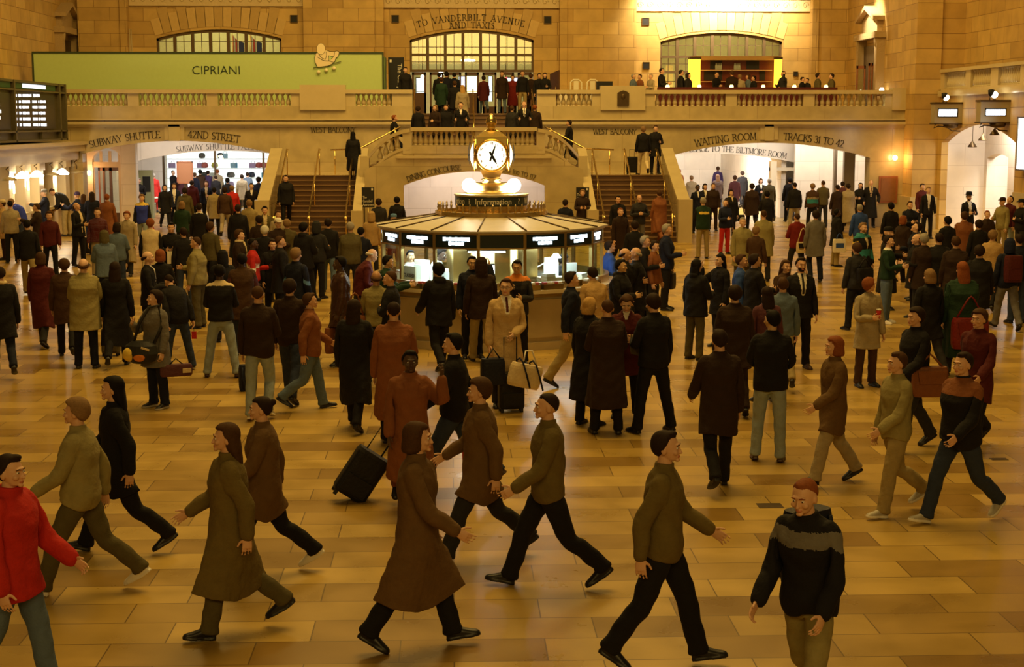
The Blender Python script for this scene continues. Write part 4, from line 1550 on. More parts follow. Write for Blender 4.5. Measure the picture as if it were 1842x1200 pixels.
MB().box(-.05, .0, -1.55, .45, 0, .05).box(-.05, 0, -1.55, .45, h - .05, h).box(-.05, 0, .4, .45, 0, h).build('frame', M_BRONZE, t)

# ================================================================== TICKET OFFICE AND DEPARTURES BOARD
XT = -14.1
t = thing('ticket_office', 'marble ticket office with cornice and lit windows along the left side', 'ticket office', (XT, 50, 0))
ye = 58.4 - 50
M_TWALL = mat('ticket_stone', (.56, .45, .28), .3, var=.12, vscale=2)
M_GRILL = mat('ticket_bronze', (.22, .15, .06), .35, .7, var=.2)
zc_top, zc_bot = UX(120, 255, XT).z, 2.62
wnd = [UX(px, 300, XT).y - 50 for px in (22, 40, 62, 86, 112, 138)]
MB().box(-3.2, -.9, -12, ye, 0, zc_top - .1).build('wall', M_TWALL, t)
MB().box(-3.3, .12, -12, ye, zc_bot, zc_bot + .32).box(-3.3, .34, -12, ye + .05, zc_bot + .32, zc_top - .12).box(-3.3, .46, -12, ye + .08, zc_top - .12, zc_top).build('cornice', M_TWALL, t)
ylist = [-11, -9.2, -7.4, -5.6, -3.8, -2.0, -.2, 1.6, 3.4, 5.2, 7.0, 8.3]
for i, y in enumerate(ylist):
    MB().box(-.9, 0, y - .28, y + .28, 0, zc_bot).build('pier', M_TWALL, t)
    MB().box(-.05, .05, y - .36, y + .36, zc_bot - .25, zc_bot).build('capital', M_TWALL, t)
    if i:
        y0_ = ylist[i - 1] + .28
        y1_ = y - .28
        lit = i in (1, 3, 5, 6, 8)
        MB().box(-.7, -.6, y0_, y1_, 1.05, zc_bot).build('window_back', emat('ticket_glow', (1, .78, .45), 1.1) if lit else M_GRILL, t)
        g = MB()
        for k in range(1, 4):
            yk = y0_ + (y1_ - y0_) * k / 4
            g.box(-.45, -.42, yk - .02, yk + .02, 1.1, zc_bot)
        g.box(-.45, -.42, y0_, y1_, 2.0, 2.05)
        g.build('grille', M_GRILL, t)
        MB().box(-.9, .16, y0_, y1_, .98, 1.06).build('counter', M_COP, t)
        MB().box(-.85, -.1, y0_, y1_, 0, .98).build('counter_front', M_TWALL, t)
lampsrc = [(66, 313, 1), (40, 315, 1), (112, 309, 1), (16, 322, 0), (94, 313, 0), (138, 309, 0), (-14, 318, 1)]
lampn = ['lit hanging lamp under the ticket office cornice, middle of three', 'lit hanging lamp under the ticket office cornice nearest the left edge',
         'lit hanging lamp under the ticket office cornice nearest the arch', 'unlit green-edged hanging sign lamp at the far left ticket window', 'unlit hanging lamp between two lit ticket windows',
         'unlit hanging lamp at the last ticket window beside the arch', 'lit hanging lamp at the ticket window just past the left edge']
for (px, py, lit), nm in zip(lampsrc, lampn):
    p = UX(px, py, XT + .25)
    if px < 0:
        continue
    l = thing('hanging_lamp', nm, 'lamp', (p.x, p.y, p.z))
    hgt = zc_bot - p.z
    MB().tube([(0, 0, .1), (0, 0, hgt * .6), (-.08, 0, hgt * .8), (.02, 0, hgt)], .02, 6).build('bracket', M_BRONZE, l)
    MB().lathe([(.22, -.1), (.24, -.05), (.1, .08), (.04, .12)] if lit else [(.24, -.05), (.24, 0), (.05, .06)], seg=14).build('lamp_shade', emat('lamp_glow', (1, .88, .62), 14) if lit else M_SBOX, l)
    if lit:
        point('ticket_lamp_light', (p.x, p.y, p.z - .3), 55, (1, .80, .52), .15)
# sheets of notice stuck beside windows
for lab, px, py in (('small white notice on the pier between two lit ticket windows', 51, 334), ('white notice sheet low at the left ticket window', 25, 340)):
    p = UX(px, py, XT + .02)
    o = MB().box(0, .012, -.14, .14, -.16, .16).build('paper_notice', mat('paper_white', (.8, .76, .66), .7), None, (XT + .005, p.y, p.z))
    tag(o, lab, 'notice')
# departures board
XB = XT + .05
yb1 = UX(119, 200, XB).y
zb0, zb1_ = UX(119, 252, XB).z, UX(119, 152, XB).z
M_BFR = mat('board_frame', (.13, .11, .055), .45, .4, var=.2)
t = thing('departures_board', 'dark departures board with lit white rows above the ticket office', 'display board', (XB, 50, zb0))
h = zb1_ - zb0
MB().box(-2.2, -.12, -12, yb1 - 50, 0, h).build('body', M_BFR, t)
M_SCR = mat('board_screen', (.012, .012, .02), .3)
M_GRN = mat('board_green', (.02, .09, .03), .5)
M_TXT = emat('board_white', (.80, .88, 1.0), 1.7)
zr = lambda py, px=60: UX(px, py, XB).z - zb0
yp = lambda px: UX(px, 200, XB).y - 50
fr = MB()
fr.box(-.12, 0, -12, yb1 - 50, h - .08, h).box(-.12, .02, -12, yb1 - 50, zr(165), zr(162)).box(-.12, .03, -12, yb1 - 50, zr(238), zr(235)).box(-.12, .03, -12, yb1 - 50, 0, .06)
for px in (27, 108, 118.5):
    fr.box(-.12, .03, yp(px) - .07, yp(px) + .07, 0, h)
for px in (31, 75):
    fr.box(-.12, .0, yp(px) - .02, yp(px) + .02, 0, zr(238))
fr.build('frame', M_BFR, t)
for pa_, pb_ in ((31, 102), (-60, 22)):
    MB().box(-.11, -.06, yp(pa_), yp(pb_), zr(232), zr(170)).build('screen', M_SCR, t)
    MB().box(-.11, -.05, yp(pa_) - .1, yp(pb_) + .1, zr(161), zr(149)).build('header', M_GRN, t)
MB().box(-.05, -.04, yp(45), yp(86), zr(159), zr(152)).build('header_text', M_TXT, t)
MB().box(-.05, -.04, yp(-20), yp(3), zr(152), zr(146)).build('header_text', M_TXT, t)
rb = random.Random(3)
rowsy = [(172, 1), (183, 0), (193, 0), (203.5, 0), (214, 0), (224.5, 0)]
for py, hd_ in rowsy:
    rw = MB()
    segs = [(31, 35), (37.5, 43), (45, 61), (64, 76)] if hd_ else [(31.5, 34.5), (38, 42), (44, 56 + rb.random() * 3), (62, 71), (72.5, 75), (76, 84 + rb.random() * 3)]
    for a, b_ in segs:
        x = a
        while x < b_ - .8:
            x2 = min(b_, x + 1.5 + rb.random() * 2.4)
            u = .4 * rb.random()
            rw.box(-.058, -.05, yp(x), yp(x2 - .7), zr(py + 2.7 - u, x), zr(py - 2.7 + u, x))
            x = x2
    for a, b_ in ((-10, 3),) if py in (193, 214) else (((-5, 5),) if hd_ == 0 and rb.random() < .5 else ()):
        rw.box(-.058, -.05, yp(a), yp(b_), zr(py + 1), zr(py - 4.5))
    rw.build('text_row', M_TXT, t)['kind'] = 'stuff'
# walls of the left passage end
# ================================================================== INFORMATION BOOTH
BX, BY = .745, 28.85
ZR0 = 2.10
booth = thing('information_booth', 'round brass and marble information booth with lit glass windows under the clock', 'kiosk', (BX, BY, 0))
M_BOOTHM = mat('booth_marble', (.50, .40, .24), .3, var=.2, vscale=3)
M_LEDGE = mat('booth_ledge', (.62, .52, .34), .22, var=.1)
seg = 64
RB = 2.2


def ring(mb, r0, r1, z0, z1, n=seg, a0=0, a1=360, mi=0):
    v, f = [], []
    full = abs(a1 - a0) >= 359.9
    m = n if full else n + 1
    for i in range(m):
        a = R(a0 + (a1 - a0) * i / n)
        c, s_ = math.cos(a), math.sin(a)
        v += [(r0 * c, r0 * s_, z0), (r1 * c, r1 * s_, z0), (r1 * c, r1 * s_, z1), (r0 * c, r0 * s_, z1)]
    for i in range(n):
        j = (i + 1) % m
        for k in range(4):
            k2 = (k + 1) % 4
            f.append((i * 4 + k, j * 4 + k, j * 4 + k2, i * 4 + k2))
    if not full:
        f += [(0, 1, 2, 3), (n * 4 + 3, n * 4 + 2, n * 4 + 1, n * 4)]
    return mb.add(v, f, mi)


b = MB()
ring(b, 1.9, RB, 0, 1.0)
ring(b, 1.9, RB + .06, 0, .14)
b.build('base', M_BOOTHM, booth)
b = MB()
ring(b, RB - .02, RB + .03, .22, .9, n=seg)
b.build('base_panel', M_BOOTHM, booth)
b = MB()
ring(b, 1.75, RB + .22, 1.02, 1.08)
b.build('ledge', M_LEDGE, booth)
b = MB()
ring(b, 1.9, RB + .1, .96, 1.02)
ring(b, RB - .05, RB + .02, 1.08, 1.2)
b.build('brass_rail', M_BRASSD, booth)
# posts and panes: sixteen panels
NP = 16
RW = 2.08
off = -90 + 3.5
pr = math.cos(math.pi / NP)
for i in range(NP):
    a0 = R(off + 360 / NP * (i - .5))
    a1 = R(off + 360 / NP * (i + .5))
    p0 = Vector((RW * math.cos(a0), RW * math.sin(a0), 0))
    p1 = Vector((RW * math.cos(a1), RW * math.sin(a1), 0))
    out = Vector((math.cos((a0 + a1) / 2), math.sin((a0 + a1) / 2), 0))
    MB().obox(p0 + Vector((0, 0, (1.08 + ZR0) / 2)), Vector((math.cos(a0), math.sin(a0), 0)) * .03, Vector((-math.sin(a0), math.cos(a0), 0)) * .028, (0, 0, (ZR0 - 1.08) / 2)).build('post', M_BRASSD, booth)
    mid = (p0 + p1) / 2
    half = (p1 - p0) / 2
    # sign band
    MB().obox(mid + Vector((0, 0, 1.925)), half * .97, out * .02, (0, 0, .125)).build('sign_band', mat('band_navy', (.006, .02, .022), .35), booth)
    front = math.sin((a0 + a1) / 2) < .15
    if front:
        dead = (i == 0)
        lit = mat('dim_letters', (.05, .04, .02), .5) if dead else emat('booth_letters', (.72, .90, 1.0), 9)
        if not dead:
            o = MB()
            rb2 = random.Random(i)
            for row, wdt in ((.035, .62), (-.04, .36)):
                n_ = int(wdt * 16)
                for k in range(n_):
                    u = (-wdt + 2 * wdt * (k + .5) / n_)
                    o.obox(mid + out * .022 + half * u + Vector((0, 0, 1.925 + row)), half * (wdt / n_ * .84), out * .004, (0, 0, .026 + .006 * rb2.random()))
            o.build('lit_lettering', lit, booth)
    MB().obox(mid + Vector((0, 0, 1.44)), half * .95, out * .006, (0, 0, .36)).build('pane', M_GLASS, booth)
b = MB()
ring(b, RW - .04, RW + .045, 1.785, 1.81, n=NP, a0=off - 360 / NP / 2, a1=off - 360 / NP / 2 + 360)
ring(b, RW - .04, RW + .06, 2.04, ZR0 + .01, n=NP, a0=off - 360 / NP / 2, a1=off - 360 / NP / 2 + 360)
b.build('brass_fascia', M_BRASSD, booth)
# roof: sixteen pale panels with ribs
b = MB()
v, f = [], []
RO, RI, ZO, ZI = 2.2, 1.0, ZR0 + .01, ZR0 + .19
for i in range(NP):
    a = R(off + 360 / NP * (i - .5))
    v += [(RO * math.cos(a), RO * math.sin(a), ZO), (RI * math.cos(a), RI * math.sin(a), ZI), (RO * math.cos(a), RO * math.sin(a), ZO - .03), (RI * math.cos(a), RI * math.sin(a), ZI - .03)]
for i in range(NP):
    j = (i + 1) % NP
    f += [(i * 4, j * 4, j * 4 + 1, i * 4 + 1), (i * 4 + 2, i * 4 + 3, j * 4 + 3, j * 4 + 2), (i * 4, i * 4 + 2, j * 4 + 2, j * 4), (i * 4 + 1, j * 4 + 1, j * 4 + 3, i * 4 + 3)]
b.add(v, f)
b.build('roof', mat('booth_roof', (.50, .44, .32), .5, var=.12), booth)
for i in range(NP):
    a = R(off + 360 / NP * (i - .5))
    c, s_ = math.cos(a), math.sin(a)
    MB().tube([(RO * c, RO * s_, ZO + .01), (RI * c, RI * s_, ZI + .01)], .014, 6).build('roof_rib', M_BRONZE, booth)
b = MB()
ring(b, 1.5, RW - .04, 1.8, 1.84)
b.build('soffit', mat('booth_soffit', (.75, .72, .62), .6), booth)
b = MB()
ring(b, .9, 1.06, ZI - .02, ZI + .07)
ring(b, .55, 1.0, ZI + .0, ZI + .03)
b.build('brass_ring', M_BRASS, booth)
for i in range(44):
    a = 2 * math.pi * i / 44
    MB().lathe([(.022, 0), (.012, .03), (.028, .06), (.016, .09), (.024, .11), (.004, .16)], (1.0 * math.cos(a), 1.0 * math.sin(a), ZI + .07), 6).build('cresting_spike', M_BRASSD, booth)
b = MB()
ring(b, .55, .67, ZI + .03, ZI + .37, n=40)
b.build('drum', M_BRASS, booth)
b = MB()
ring(b, .66, .685, ZI + .17, ZI + .34, n=40)
b.build('drum_band', mat('drum_navy', (.035, .045, .04), .35), booth)
b = MB()
ring(b, .2, .70, ZI + .35, ZI + .38, n=40)
b.build('drum_top', M_COP, booth)


def drum_text(word, ang, size, m):
    cu = bpy.data.curves.new('t', 'FONT')
    cu.body = word
    cu.size = size
    cu.extrude = .003
    cu.offset = .002
    cu.align_x = 'CENTER'
    cu.align_y = 'CENTER'
    cu.resolution_u = 2
    tmp = bpy.data.objects.new('t', cu)
    COL.objects.link(tmp)
    me = bpy.data.meshes.new_from_object(tmp.evaluated_get(bpy.context.evaluated_depsgraph_get()))
    bpy.data.objects.remove(tmp)
    me.materials.clear()
    me.materials.append(m)
    r = .69
    for vtx in me.vertices:
        a = R(ang) + vtx.co.x / r
        rr = r + vtx.co.z
        vtx.co = (rr * math.cos(a), rr * math.sin(a), ZI + .255 + vtx.co.y)
    o = bpy.data.objects.new('lettering', me)
    COL.objects.link(o)
    o.parent = booth


for w_, a_ in (('Information', -88), ('i', -128), ('ation', -150), ('?', -44), ('Inf', -22)):
    drum_text(w_, a_, .15, mat('drum_letters', (.72, .64, .46), .4))
area('booth_inner_light', (BX, BY - .7, 1.74), (BX, BY - .7, 0), 3.2, 1.6, 190, (.80, .95, 1.0))
# core of the booth: inner column and brass panels
MB().lathe([(.85, 0), (.85, 2.2)], seg=24).build('core', M_BRASSD, booth)
for k, (ang, wd) in enumerate(((-66, .2), (-112, .17), (-84, .14))):
    a = R(ang)
    MB().obox((1.5 * math.cos(a), 1.5 * math.sin(a), 1.4), Vector((-math.sin(a), math.cos(a), 0)) * wd, Vector((math.cos(a), math.sin(a), 0)) * .02, (0, 0, .4)).build('inner_panel', M_BRASSD, booth)
# things standing in the booth windows
def in_booth(ang, r, z=1.08):
    a = R(ang)
    return (BX + r * math.cos(a), BY + r * math.sin(a), z)


wp = mat('paper_white', (.8, .76, .66), .7)
x, y, z = in_booth(-142, 1.93)
t = thing('closed_sign', 'pale CLOSED sign standing behind the left glass of the booth', 'sign', (x, y, 1.08), R(-142 + 90))
MB().box(-.19, .19, -.01, .01, 0, .34).build('panel', mat('sign_cream', (.62, .56, .36), .6), t)
MB().box(-.15, .15, .01, .08, 0, .02).build('foot', M_BRASSD, t)
font_part('lettering', 'CLOSED', .09, (0, -.014, .17), FACE_CAM, M_INK, t, .002, bold=.002)
x, y, z = in_booth(-52, 1.72)
t = thing('cardboard_box', 'pale cardboard box standing on the booth counter behind the right glass', 'box', (x, y, 1.08), R(15))
MB().box(-.26, .26, -.13, .13, 0, .13).build('body', mat('cardboard', (.52, .42, .24), .7), t)
MB().box(-.27, .27, -.14, .14, .13, .15).build('lid', mat('cardboard', (.52, .42, .24), .7), t)
x, y, z = in_booth(-33, 1.7)
t = thing('white_monitor', 'white monitor and stand on the booth counter at the right', 'monitor', (x, y, 1.08), R(30))
MB().box(-.13, .13, -.02, .03, .12, .36).build('screen', mat('monitor_white', (.75, .78, .76), .4), t)
MB().box(-.08, .08, -.06, .08, 0, .02).box(-.015, .015, 0, .02, .02, .12).build('stand', mat('monitor_white', (.75, .78, .76), .4), t)
x, y, z = in_booth(-45, 1.35)
t = thing('desk_lamp', 'white desk lamp with bent arm glowing inside the booth at the right', 'lamp', (x, y, 1.08))
MB().tube([(-.3, 0, 0), (-.3, 0, .2), (-.05, 0, .34), (.16, 0, .47)], .012, 6).build('arm', mat('monitor_white', (.75, .78, .76), .4), t)
MB().lathe([(.1, -.04), (.04, .04)], (.2, 0, .5), 12).build('lamp_shade', emat('desk_lamp_glow', (.85, .97, 1), 8), t)
x, y, z = in_booth(-94, 1.25)
t = thing('computer_screen', 'bluish white lit screen seen through the middle glass of the booth', 'monitor', (x, y, 1.12))
MB().box(-.26, .26, 0, .06, .05, .34).build('housing', M_BLACK, t)
MB().box(-.23, .23, -.01, 0, .08, .31).build('lit_screen', emat('screen_glow', (.75, .8, 1), 4), t)
MB().box(-.08, .08, -.02, .1, -.04, .05).build('foot', M_BLACK, t)
x, y, z = in_booth(-94, 1.95, 1.74)
t = thing('strip_light', 'white strip light over the middle glass of the booth', 'lamp', (x, y, z))
MB().box(-.33, .33, -.02, .02, -.02, .01).build('tube', emat('strip_glow', (.9, 1, .95), 10), t)
MB().box(-.35, .35, -.03, .03, .01, .04).build('housing', M_BRONZE, t)
for k, ang in enumerate((-118, -107, -75, -64, -40, -128)):
    x, y, z = in_booth(ang, RB + .1)
    t = thing('leaflet_rack', ['long low tray of white leaflets on the booth ledge left of the middle', 'low tray of leaflets on the booth ledge just left of the middle', 'low tray of leaflets on the ledge right of the middle', 'low tray of leaflets on the ledge in front of the box',
                               'low tray of leaflets at the right end of the booth ledge', 'low tray of leaflets at the left end of the booth ledge'][k], 'rack', (x, y, 1.08), R(ang + 90))
    MB().box(-.2, .2, -.07, -.055, 0, .1).box(-.2, .2, .055, .07, 0, .12).box(-.2, -.19, -.07, .07, 0, .1).box(.19, .2, -.07, .07, 0, .1).box(-.2, .2, -.07, .07, 0, .012).build('tray', M_BRASSD, t)
    for j in range(5):
        MB().box(-.18 + j * .075, -.12 + j * .075, -.045, .045, .012, .135).build('leaflet_stack', wp if (j + k) % 3 else mat('leaflet_red', (.5, .08, .05), .6), t)
# two bright globe lamps on the drum
for lab, s in (('dazzling white globe lamp left of the clock column', -1), ('dazzling white globe lamp right of the clock column', 1)):
    t = thing('globe_lamp', lab, 'lamp', (BX + s * .42, BY - .1, ZI + .38))
    MB().lathe([(.07, 0), (.03, .03), (.03, .06)], seg=10).build('base', M_BRASS, t)
    MB().sphere((0, 0, .16), .13, 18, 12).build('globe', emat('dazzle', (1, .96, .86), 26), t)
    point('globe_lamp_light', (BX + s * .47, BY - .35, ZI + .62), 20, (1, .86, .6), .1)
# the clock
zc = ZI + .38
clock = thing('brass_clock', 'four-faced brass clock on a fluted column on top of the information booth', 'clock', (BX, BY, zc))
zl = lambda py: (CAM_H + (U(880, py, BY).z - CAM_H)) - zc
prof = [(.42, 0), (.40, .05), (.34, .07), (.36, .12), (.30, .16), (.32, .20)]
MB().lathe(prof, seg=32).build('foot', M_BRASSD, clock)
zf0, zf1 = .20, zl(330)
v, f = [], []
NS, NZ = 64, 10
for k in range(NZ + 1):
    u = k / NZ
    r0 = .31 * (1 - u) ** 2.0 + .135 + .02 * u
    for j in range(NS):
        a = 2 * math.pi * j / NS
        r = r0 * (1 - .07 * (1 if (j // 2) % 2 else 0))
        v.append((r * math.cos(a), r * math.sin(a), zf0 + (zf1 - zf0) * u))
for k in range(NZ):
    for j in range(NS):
        j2 = (j + 1) % NS
        f.append((k * NS + j, k * NS + j2, (k + 1) * NS + j2, (k + 1) * NS + j))
MB().add(v, f).build('fluted_column', M_BRASS, clock)
z0 = zf1
MB().lathe([(.16, 0), (.2, .02), (.15, .05), (.2, .08), (.14, .10), (.14, .12)], (0, 0, z0), 28).build('collar', M_BRASSD, clock)
zb_ = zl(318)
cz = zl(279)
hh = .30
# clock body: cubic block with bevelled bottom, four bulging rims
MB().lathe([(.12, zb_ - .06), (.22, zb_), (.3, cz - .27), (.33, cz - .2)], seg=4, smooth=False).build('body_bottom', M_BRASSD, clock).rotation_euler = (0, 0, R(45))
bd = MB().box(-.30, .30, -.30, .30, cz - .26, cz + .30)
bd.build('body', M_BRASSD, clock)
MB().lathe([(.42, cz + .30), (.42, cz + .34), (.32, cz + .39), (.2, cz + .45), (.1, cz + .48), (.08, cz + .52)], seg=4, smooth=False).build('body_top', M_BRASS, clock).rotation_euler = (0, 0, R(45))
M_DIAL = emat('opal_dial', (1, .93, .66), 2.0)
M_RIMG = mat('dial_rim_gold', (.85, .50, .10), .25, 1.0)
for k in range(4):
    a = R(-90 + 90 * k)
    n = Vector((math.cos(a), math.sin(a), 0))
    u_ = Vector((-math.sin(a), math.cos(a), 0))
    up = Vector((0, 0, 1))
    c = n * .30 + Vector((0, 0, cz))
    # opal dome
    v, f = [], []
    NR, NA = 6, 36
    for i in range(NR + 1):
        rr = .275 * i / NR
        for j in range(NA):
            t_ = 2 * math.pi * j / NA
            v.append(c + u_ * rr * math.cos(t_) + up * rr * math.sin(t_) + n * (.10 - .09 * (i / NR) ** 2))
    for i in range(NR):
        for j in range(NA):
            j2 = (j + 1) % NA
            f.append((i * NA + j, (i + 1) * NA + j, (i + 1) * NA + j2, i * NA + j2))
    dial = MB().add(v, f, 0, True).build('dial', M_DIAL, clock)
    MB().tube([c + u_ * .285 * math.cos(2 * math.pi * j / 40) + up * .285 * math.sin(2 * math.pi * j / 40) + n * .015 for j in range(40)], .022, 8, closed=True).build('dial_rim', M_RIMG, dial)
    tk = MB()
    for j in range(60):
        t_ = 2 * math.pi * j / 60
        d = u_ * math.cos(t_) + up * math.sin(t_)
        s_ = u_ * -math.sin(t_) + up * math.cos(t_)
        tk.obox(c + d * .262 + n * .03, d * (.006 if j % 5 else .012), s_ * .0025, n * .003)
    tk.build('minute_track', M_RIMG, dial)
    nm = MB()
    hd_ = MB()
    t_ = R(90 - 150)      # hour hand past five
    d = u_ * math.cos(t_) + up * math.sin(t_)
    s_ = u_ * -math.sin(t_) + up * math.cos(t_)
    hd_.prism([c + n * .115 - d * .08 + s_ * .020, c + n * .115 - d * .08 - s_ * .020, c + n * .115 + d * .10 - s_ * .024, c + n * .105 + d * .20, c + n * .115 + d * .10 + s_ * .024], n * .006)
    hd_.build('hour_hand', M_BLACK, dial)
    hm = MB()
    t_ = R(90 - 19)
    d = u_ * math.cos(t_) + up * math.sin(t_)
    s_ = u_ * -math.sin(t_) + up * math.cos(t_)
    hm.prism([c + n * .125 - d * .11 + s_ * .018, c + n * .125 - d * .11 - s_ * .018, c + n * .125 + d * .12 - s_ * .017, c + n * .105 + d * .25, c + n * .125 + d * .12 + s_ * .017], n * .006)
    hm.sphere(c + n * .12, .022, 10, 6)
    hm.build('minute_hand', M_BLACK, dial)
    for j in range(12):
        num = str(12 if j == 0 else j)
        t_ = R(90 - 30 * j)
        pos = c + (u_ * math.cos(t_) + up * math.sin(t_)) * .22 + n * (.10 - .09 * .64 + .006)
        rot = Matrix((u_, up, n)).transposed()
        font_part('numeral', num, .06, pos, [list(r_) for r_ in rot], mat('numeral_gold', (.25, .13, .02), .4), dial, .002, bold=.003)
# acorn finial
zt_ = cz + .50
MB().lathe([(.05, 0), (.1, .02), (.07, .05), (.1, .07), (.11, .12), (.09, .18), (.05, .23), (.015, .27)], (0, 0, zt_), 20).build('finial', M_BRASS, clock)
for k in range(4):
    a = R(45 + 90 * k)
    MB().tube([(.40 * math.cos(a), .40 * math.sin(a), cz - .24), (.42 * math.cos(a), .42 * math.sin(a), cz + .3)], .022, 8).build('corner_rib', M_BRASS, clock)

# papers and boxes on the inner counters of the booth
b = MB()
ring(b, 1.25, RW - .06, 1.0, 1.07)
b.build('inner_counter', mat('booth_soffit', (.75, .72, .62), .6), booth)
for k, (ang, r_, w_, d_, h_, c_, lb) in enumerate(((-158, 1.75, .16, .12, .22, 'paper_white', 'white box file at the far left glass of the booth'), (-150, 1.5, .14, .10, .42, 'monitor_white', 'tall white rack behind the left glass of the booth'),
        (-128, 1.55, .12, .10, .30, 'monitor_white', 'white fan housing behind the CLOSED sign'), (-119, 1.8, .16, .10, .05, 'paper_white', 'stack of white papers behind the left middle glass'),
        (-72, 1.8, .14, .10, .10, 'paper_white', 'white paper pile behind the dark-signed glass of the booth'), (-58, 1.85, .10, .09, .24, 'cardboard', 'upright pale carton behind the right glass of the booth'),
        (-46, 1.85, .15, .10, .07, 'paper_white', 'white paper pile beside the carton in the booth'), (-24, 1.75, .16, .12, .16, 'paper_white', 'white box at the far right glass of the booth'), (-37, 1.35, .10, .10, .46, 'monitor_white', 'tall white machine deep in the right part of the booth'))):
    x, y, z = in_booth(ang, r_)
    o = thing('paper_stack' if h_ < .12 else 'storage_box', lb, 'papers' if h_ < .12 else 'box', (x, y, 1.07), R(ang + 90))
    MB().box(-w_, w_, -d_, d_, 0, h_ * .8).build('body', MATS[c_], o)
    MB().box(-w_ * .96, w_ * .96, -d_ * .9, d_ * .9, h_ * .8, h_).build('top_sheet' if h_ < .12 else 'lid', MATS['paper_white'], o)
# ================================================================== PEOPLE
# A rest figure 1.75 m tall facing -y is grown once per garment from overlapping volumes fused into one skin,
# then bent on a skeleton for every person.
J = {
    'pelvis': ((0, 0, .95), (0, 0, 1.06)), 'spine': ((0, 0, 1.06), (0, 0, 1.22)), 'chest': ((0, 0, 1.22), (0, 0, 1.44)),
    'neck': ((0, .01, 1.46), (0, 0, 1.54)), 'head': ((0, 0, 1.56), (0, -.005, 1.68)),
}
A35 = R(35)
for s, n in ((1, 'L'), (-1, 'R')):
    sh = Vector((s * .178, .01, 1.392))
    d = Vector((s * math.sin(A35), 0, -math.cos(A35)))
    el = sh + d * .29
    wr = el + d * .255
    ha = wr + d * .17
    J['uarm' + n] = (tuple(sh), tuple(el))
    J['farm' + n] = (tuple(el), tuple(wr))
    J['hand' + n] = (tuple(wr), tuple(ha))
    J['thigh' + n] = ((s * .095, 0, .91), (s * .105, .0, .50))
    J['shin' + n] = ((s * .105, 0, .50), (s * .11, .015, .09))
    J['foot' + n] = ((s * .11, .02, .09), (s * .115, -.15, .03))
BN = list(J)
BR = dict(pelvis=.12, spine=.11, chest=.12, neck=.05, head=.09, uarm=.048, farm=.04, hand=.035, thigh=.085, shin=.055, foot=.045)
BRAD = [BR[b.rstrip('LR') if b[:-1] in BR else b] for b in BN]
PARENT = {'spine': 'pelvis', 'chest': 'spine', 'neck': 'chest', 'head': 'neck', 'uarmL': 'chest', 'uarmR': 'chest', 'farmL': 'uarmL', 'farmR': 'uarmR',
          'handL': 'farmL', 'handR': 'farmR', 'thighL': 'pelvis', 'thighR': 'pelvis', 'shinL': 'thighL', 'shinR': 'thighR', 'footL': 'shinL', 'footR': 'shinR'}


def weights(co, skirt=False, rigid=None):
    n = len(co)
    if rigid:
        w = np.zeros((n, len(BN)))
        w[:, BN.index(rigid)] = 1
        return w
    sd = np.zeros((n, len(BN)))
    for i, b in enumerate(BN):
        a, e = np.array(J[b][0]), np.array(J[b][1])
        p = co - a
        ab = e - a
        if b in ('pelvis', 'spine', 'chest'):
            sc = np.array((.62, 1, 1))
            p = p * sc
            ab = ab * sc
        t = np.clip((p @ ab) / (ab @ ab), 0, 1)
        sd[:, i] = np.linalg.norm(p - t[:, None] * ab, axis=1) - BRAD[i]
    x, z = co[:, 0], co[:, 2]
    for i, b in enumerate(BN):      # keep sides apart
        s = 1 if b.endswith('L') else (-1 if b.endswith('R') else 0)
        if s:
            if b[:4] in ('thig', 'shin', 'foot'):
                sd[:, i] += np.clip(-x * s, 0, 1) * 3
                if b[:4] != 'thig' and skirt:
                    sd[:, i] += 1
            else:
                sd[:, i] += np.clip(-x * s + .1, 0, 1) * 3
    sd -= sd.min(axis=1)[:, None]
    w = np.exp(-sd / .02)
    if skirt:
        for i, b in enumerate(BN):
            if b[:4] == 'uarm' or b[:4] == 'farm' or b[:4] == 'hand':
                w[:, i] *= 1
        low = np.clip((.98 - z) / .30, 0, 1)
        arm = sum(w[:, BN.index(b)] for b in ('uarmL', 'uarmR', 'farmL', 'farmR', 'handL', 'handR')) / w.sum(axis=1)
        m = (low > 0) & (arm < .5)
        r = np.clip(x / .16 * .5 + .5, 0, 1)
        w[m] = 0
        w[m, BN.index('pelvis')] = 1 - .86 * low[m]
        w[m, BN.index('thighL')] = .86 * low[m] * r[m]
        w[m, BN.index('thighR')] = .86 * low[m] * (1 - r[m])
    w[w < .01] = 0
    return w / w.sum(axis=1)[:, None]


def loft(mb, rings, seg=18, sq=1.0):
    """rings: (cx, cy, cz, rx, ry[, tilt axis]) stacked in z"""
    v, f = [], []
    for r in rings:
        cx, cy, cz, rx, ry = r[:5]
        for k in range(seg):
            a = 2 * math.pi * k / seg
            c, s = math.cos(a), math.sin(a)
            if sq != 1:
                c = math.copysign(abs(c) ** sq, c)
                s = math.copysign(abs(s) ** sq, s)
            v.append((cx + rx * c, cy + ry * s, cz))
    n = len(rings)
    for i in range(n - 1):
        for k in range(seg):
            k2 = (k + 1) % seg
            f.append((i * seg + k, i * seg + k2, (i + 1) * seg + k2, (i + 1) * seg + k))
    f.append(tuple(range(seg - 1, -1, -1)))
    f.append(tuple((n - 1) * seg + k for k in range(seg)))
    mb.add(v, f)


def cap(mb, a, b, r0, r1, seg=14):
    """tapered limb with round ends"""
    a, b = Vector(a), Vector(b)
    d = (b - a).normalized()
    pts = [a - d * r0 * .9, a - d * r0 * .6, a, a.lerp(b, .33), a.lerp(b, .66), b, b + d * r1 * .6, b + d * r1 * .9]
    rr = [r0 * .35, r0 * .8, r0, r0 + (r1 - r0) * .33, r0 + (r1 - r0) * .66, r1, r1 * .8, r1 * .35]
    mb.tube(pts, rr, seg)


